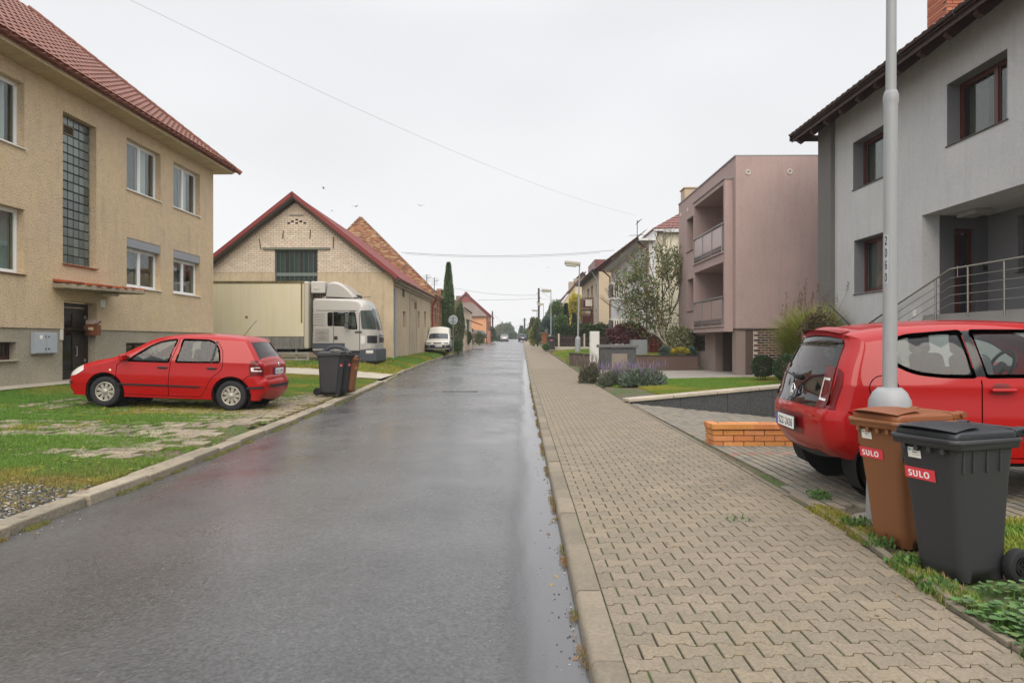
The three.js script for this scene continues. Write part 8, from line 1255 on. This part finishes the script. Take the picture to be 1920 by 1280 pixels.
// apple tree with sparse leaves
function branchTree(t, bark, starts, { gen = 4, len = 1.2, spread = .5, r0 = .06, up = .25 }) {
  const tips = [], b = new GB(); const grow = (p, dir, L, r, g) => { const q = p.clone().addScaledVector(dir, L); b.bar(p, q, r, 6, r * .68); for (let k = 1; k <= 3; k++) tips.push([p.clone().lerp(q, k / 3), g]); if (g <= 0) return; const n = g > 2 ? 3 : 2 + (rnd() < .6 ? 1 : 0); for (let k = 0; k < n; k++) { const d = dir.clone().add(V3(rr(-1, 1), rr(-.5, .9) + up, rr(-1, 1)).multiplyScalar(spread)).normalize(); grow(q, d, L * rr(.62, .88), r * .66, g - 1); } };
  for (const [p, d, L] of starts) grow(p, d.normalize(), L, r0, gen); stuff(b.build('branches', bark, t)).name = 'trunk'; return tips;
}
{
  const d = 33, x = XA(1238, d), yb = .82, t = thing('apple_tree', 'sparse autumn apple tree with several leaning stems before the cream house', 'tree', x, yb, d);
  const S = (px, py, px2, py2, dz = 0) => [V3(XA(px, d) - x, YA(py, d) - yb, 0), V3(XA(px2, d) - XA(px, d), YA(py2, d) - YA(py, d), dz), 0];
  const st = [S(1238, 646, 1222, 604), S(1222, 606, 1200, 570, .3), S(1240, 640, 1232, 570, -.3), S(1242, 645, 1260, 575, .2), S(1240, 610, 1243, 540, .1), S(1222, 606, 1178, 585, .4), S(1258, 590, 1278, 555, -.1), S(1243, 560, 1240, 505, .1)].map((q) => { q[2] = q[1].length() * .75; return q; });
  const tips = branchTree(t, barkM, st, { gen: 4, spread: .55, r0: .036, up: .2 }).filter((q) => q[1] <= 2); const cl = LC([[.12, .165, .045], [.15, .185, .055], [.10, .14, .04], [.13, .17, .045], [.19, .12, .05]], .35);
  const bl0 = blob(1.4, 1.15, 1.1, 8, { lump: .6, inner: .3 }), bl = () => { const q = bl0() || [0, 0, 0]; return [q[0] - .55, q[1] + 1.8, q[2]]; };
  leaves(t, 'crown', 8000, .075, () => { let p = tips[Math.floor(rnd() * tips.length)][0]; if (rnd() < .3) { const q = bl(); p = V3(q[0], q[1], q[2]); } const X = p.x + rr(-.2, .2), Y = p.y + rr(-.2, .2); if (X < XA(1150, d) - x || Y > YA(462, d) - yb) return null; return [X, Y, p.z + rr(-.2, .2)]; }, cl, leafM, { long: 1.7 });
}
{ // small weeping tree with pale trunk
  const d = 30.6, x = XA(1256, d), yb = .82, t = thing('weeping_shrub', 'small weeping variegated tree with a pale trunk in the raised bed', 'tree', x, yb, d); const tips = branchTree(t, barkPale, [[V3(0, -.1, 0), V3(-.25, 1, 0), .55], [V3(.05, -.1, 0), V3(.1, 1, 0), .7], [V3(-.13, .4, 0), V3(-.5, .6, 0), .45]], { gen: 2, spread: .5, r0: .05, up: .1 });
  leaves(t, 'crown', 6500, .05, () => { const a = rr(0, 6.283), r = Math.sqrt(rnd()), X = .42 + Math.cos(a) * r * .75, top = 1.32 - .3 * r * r, ln = fbm((a / 6.283) % 1, r * .9, 9, 4, 3), v = rnd(); if (ln < .42) return null; return [X, top - v * (.25 + .95 * r), Math.sin(a) * r * .6]; }, LC([[.14, .17, .06], [.18, .21, .08], [.27, .28, .16], [.1, .13, .045], [.2, .14, .06]]), leafM, { droop: 1, long: 1.8 });
}
bush('yellow_perennial', 'bright yellow low perennial on the edge of the raised bed', 'flowers', 1275, 29.9, 653.5, 668, 36, { cols: [[.52, .4, .03], [.45, .37, .04], [.3, .33, .05]], n: 1500, size: .06, m: leafM, lump: .2, bottom: -.2 }); bush('grey_herb', 'grey-green herb right of the yellow perennial', 'herb', 1297, 29.9, 652, 668, 16, { cols: blueG, n: 800, size: .05, lump: .3 }); bush('grey_herb', 'grey-green herb left of the yellow perennial', 'herb', 1247, 29.9, 650, 668, 18, { cols: [...blueG, [.1, .1, .05]], n: 900, size: .05, lump: .3 });
// lavender
function lavender(name, label, px, d, py0, py1, wpx, { green = 1, nst = 260, cols, tip }) {
  const x = XA(px, d), yb = Math.max(G(x, d), YA(py1, d)) - .02, h = YA(py0, d) - yb, w = wpx / F * d / 2, t = thing(name, label, 'lavender', x, yb, d), col = LC(cols), b = new GB();
  leaves(t, 'foliage', Math.floor(2600 * green), .05, () => { const a = rr(0, 6.283), r = Math.sqrt(rnd()), X = Math.cos(a) * r * w, Z = Math.sin(a) * r * w * .55; return [X, rnd() * h * .62 * Math.sqrt(Math.max(0, 1 - r * r * .8)), Z, [X * .6 / w, 1, Z / w]]; }, col, leafM, { long: 2.6 });
  const pos = [], c = [], idx = []; for (let i = 0; i < nst; i++) { const a = rr(0, 6.283), r = Math.sqrt(rnd()), X = Math.cos(a) * r * w * .8, Z = Math.sin(a) * r * w * .45, L = h * rr(.42, 1.1), ex = X + Math.cos(a) * L * .35 * r + rr(-.05, .05), ez = Z + Math.sin(a) * L * .3 * r, y0 = h * .25, k = pos.length / 3, q = tip(), s = LC([[.12, .12, .06]])(); const P = (x, y, z, cc) => { pos.push(x, y, z); c.push(...cc); };
    P(X - .003, y0, Z, s); P(X + .003, y0, Z, s); P(ex - .003, L * .84, ez, s); P(ex + .003, L * .84, ez, s); idx.push(k, k + 1, k + 2, k + 1, k + 3, k + 2); const n = 5; for (let j = 0; j < n; j++) { const m = pos.length / 3, yy = L * (.82 + .18 * j / n), ww = .011 * (1 - j / n * .5); P(ex - ww, yy, ez, q); P(ex, yy - .012, ez + ww, q); P(ex + ww, yy, ez, q); P(ex, yy + L * .045, ez, q); idx.push(m, m + 1, m + 3, m + 1, m + 2, m + 3); } }
  stuff(mesh('flower_spikes', rawGeo(pos, null, null, idx, c), leafM, t)); return t;
}
const purple = LC([[.13, .09, .21], [.16, .12, .23], [.1, .08, .13], [.18, .14, .18]]), dry = LC([[.12, .09, .08], [.16, .12, .1], [.08, .065, .06]]);
lavender('dry_lavender', 'dry brownish lavender left of the granite meter pillar', 1110, 22.2, 660, 718, 44, { green: .5, nst: 150, cols: [[.1, .11, .06], [.12, .1, .07]], tip: dry });
lavender('lavender', 'purple lavender clump in front of the granite meter pillar', 1160, 20.8, 682, 734, 72, { nst: 300, cols: [[.13, .16, .1], [.1, .13, .08], [.16, .15, .12]], tip: purple });
lavender('lavender', 'larger grey-green lavender clump at the lawn corner', 1205, 20.0, 676, 740, 84, { nst: 200, green: 1.7, cols: [[.13, .18, .12], [.1, .15, .1], [.16, .2, .15]], tip: purple });
// clipped box balls and the tall ornamental grass
for (const [px, d, py0, py1, w, l] of [[1431, 20.6, 667, 707, 41, 'left clipped box ball on the lawn before the brick base'], [1479, 18.6, 664, 717, 52, 'right and larger clipped box ball next to the red car']]) bush('box_ball', l, 'topiary', px, d, py0, py1, w, { cols: [[.03, .065, .02], [.04, .085, .025], [.025, .05, .018], [.07, .12, .035]], n: 7500, size: .026, lump: .13, inner: .75, m: leafM, bottom: -.9 });
{
  const d = 20, x = XA(1522, d), yb = .25, t = thing('ornamental_grass', 'tall arching ornamental grass with brown plumes beside the mauve house', 'ornamental grass', x, yb, d), pos = [], c = [], idx = []; const gc = LC([[.24, .31, .06], [.36, .35, .08], [.19, .28, .055], [.46, .39, .1]]);
  for (let i = 0; i < 4200; i++) { const a = rr(0, 6.283), r0 = Math.sqrt(rnd()) * .28, L = rr(.7, 1.5), ln = rr(.2, .95), q = gc(); let k = pos.length / 3; const bx = Math.cos(a) * r0, bz = Math.sin(a) * r0, w = rr(.007, .014), sx = -Math.sin(a) * w, sz = Math.cos(a) * w; for (let j = 0; j <= 5; j++) { const s = j / 5, o = ln * s * s * .95, y = L * (s - .38 * ln * s * s * s), wk = 1 - s * .85; pos.push(bx + Math.cos(a) * o - sx * wk, y, bz + Math.sin(a) * o - sz * wk, bx + Math.cos(a) * o + sx * wk, y, bz + Math.sin(a) * o + sz * wk); c.push(...q, ...q); if (j) { idx.push(k, k + 1, k + 2, k + 1, k + 3, k + 2); k += 2; } } }
  t.scale.set(1.5, 1.75, 1.5); stuff(mesh('blades', rawGeo(pos, null, null, idx, c), leafFar, t));
  const pl = new GB(), tips = []; for (let i = 0; i < 34; i++) { const a = rr(0, 6.283), o = rr(.1, .8), h = rr(1.0, 1.5), e = V3(Math.cos(a) * o, h, Math.sin(a) * o); pl.bar(V3(Math.cos(a) * .1, .4, Math.sin(a) * .1), e, .003, 4); tips.push(e); } stuff(pl.build('stalks', mat(0x6b6238, .8), t)); leaves(t, 'plumes', 700, .014, () => { const e = tips[Math.floor(rnd() * tips.length)], s = rnd(); return [e.x + rr(-.02, .02) + s * .03, e.y - .02 + s * .2, e.z + rr(-.02, .02), [.2, 1, 0]]; }, LC([[.17, .1, .07], [.13, .08, .06]]), leafM, { long: 2.5 });
  bush('bronze_shrub', 'bronze-green shrub at the right of the ornamental grass', 'shrub', 1532, 18.9, 583, 668, 62, { cols: [[.14, .1, .045], [.1, .11, .035], [.17, .11, .05]], n: 3800, size: .05, m: leafM, lump: .4 });
}
// broad-leaved ground cover and weeds at the foot of the near bin
{
  const t = stuff(new THREE.Group()); t.name = 'ground_cover'; scene.add(t); const pos = [], c = [], idx = [], g = LC([[.06, .16, .025], [.085, .2, .03], [.05, .125, .02], [.12, .2, .04]]);
  for (let i = 0; i < 1500; i++) { const d = rr(2.75, 3.72), x = rr(walkX(d) + .02, 3.4); if (lawnNoise(x * 4, d * 4) < .40 || (d > 3.55 && x < 2.3)) continue; const h = rr(.01, .075), s = rr(.012, .03), a = rr(0, 6.283), tl = rr(-.5, .5), k = pos.length / 3, q = g(), y = G(x, d) + h, n = 7; pos.push(x, y - .004, -d); c.push(...q); for (let j = 0; j < n; j++) { const b = a + j / n * 6.283, r = s * (j === 0 ? .55 : 1 + .12 * Math.sin(j * 2.4)); pos.push(x + Math.cos(b) * r, y + Math.sin(b + 1) * r * tl * .6 + .003, -d + Math.sin(b) * r); c.push(...q.map((v) => v * 1.05)); idx.push(k, k + 1 + j, k + 1 + (j + 1) % n); } const m = pos.length / 3; pos.push(x, y, -d, x + .002, y - h, -d + .004, x - .002, y - h, -d - .004); c.push(...q, ...q, ...q); idx.push(m, m + 1, m + 2); }
  stuff(mesh('leaves', rawGeo(pos, null, null, idx, c), leafM, t));
  for (const [x, d, n] of [[2.50, 5.02, 60], [2.42, 4.55, 40], [2.36, 4.15, 50], [2.30, 3.75, 40], [1.72, 5.3, 26], [2.62, 5.9, 60]]) { const r = leaves(t, 'weed', n * 3, .016, () => [x + rr(-.09, .09), G(x, d) + rr(0, .06), -d + rr(-.07, .07), [0, 1, 0]], g, leafM, { long: 2 }); }
}
renderer.render(scene, camera);
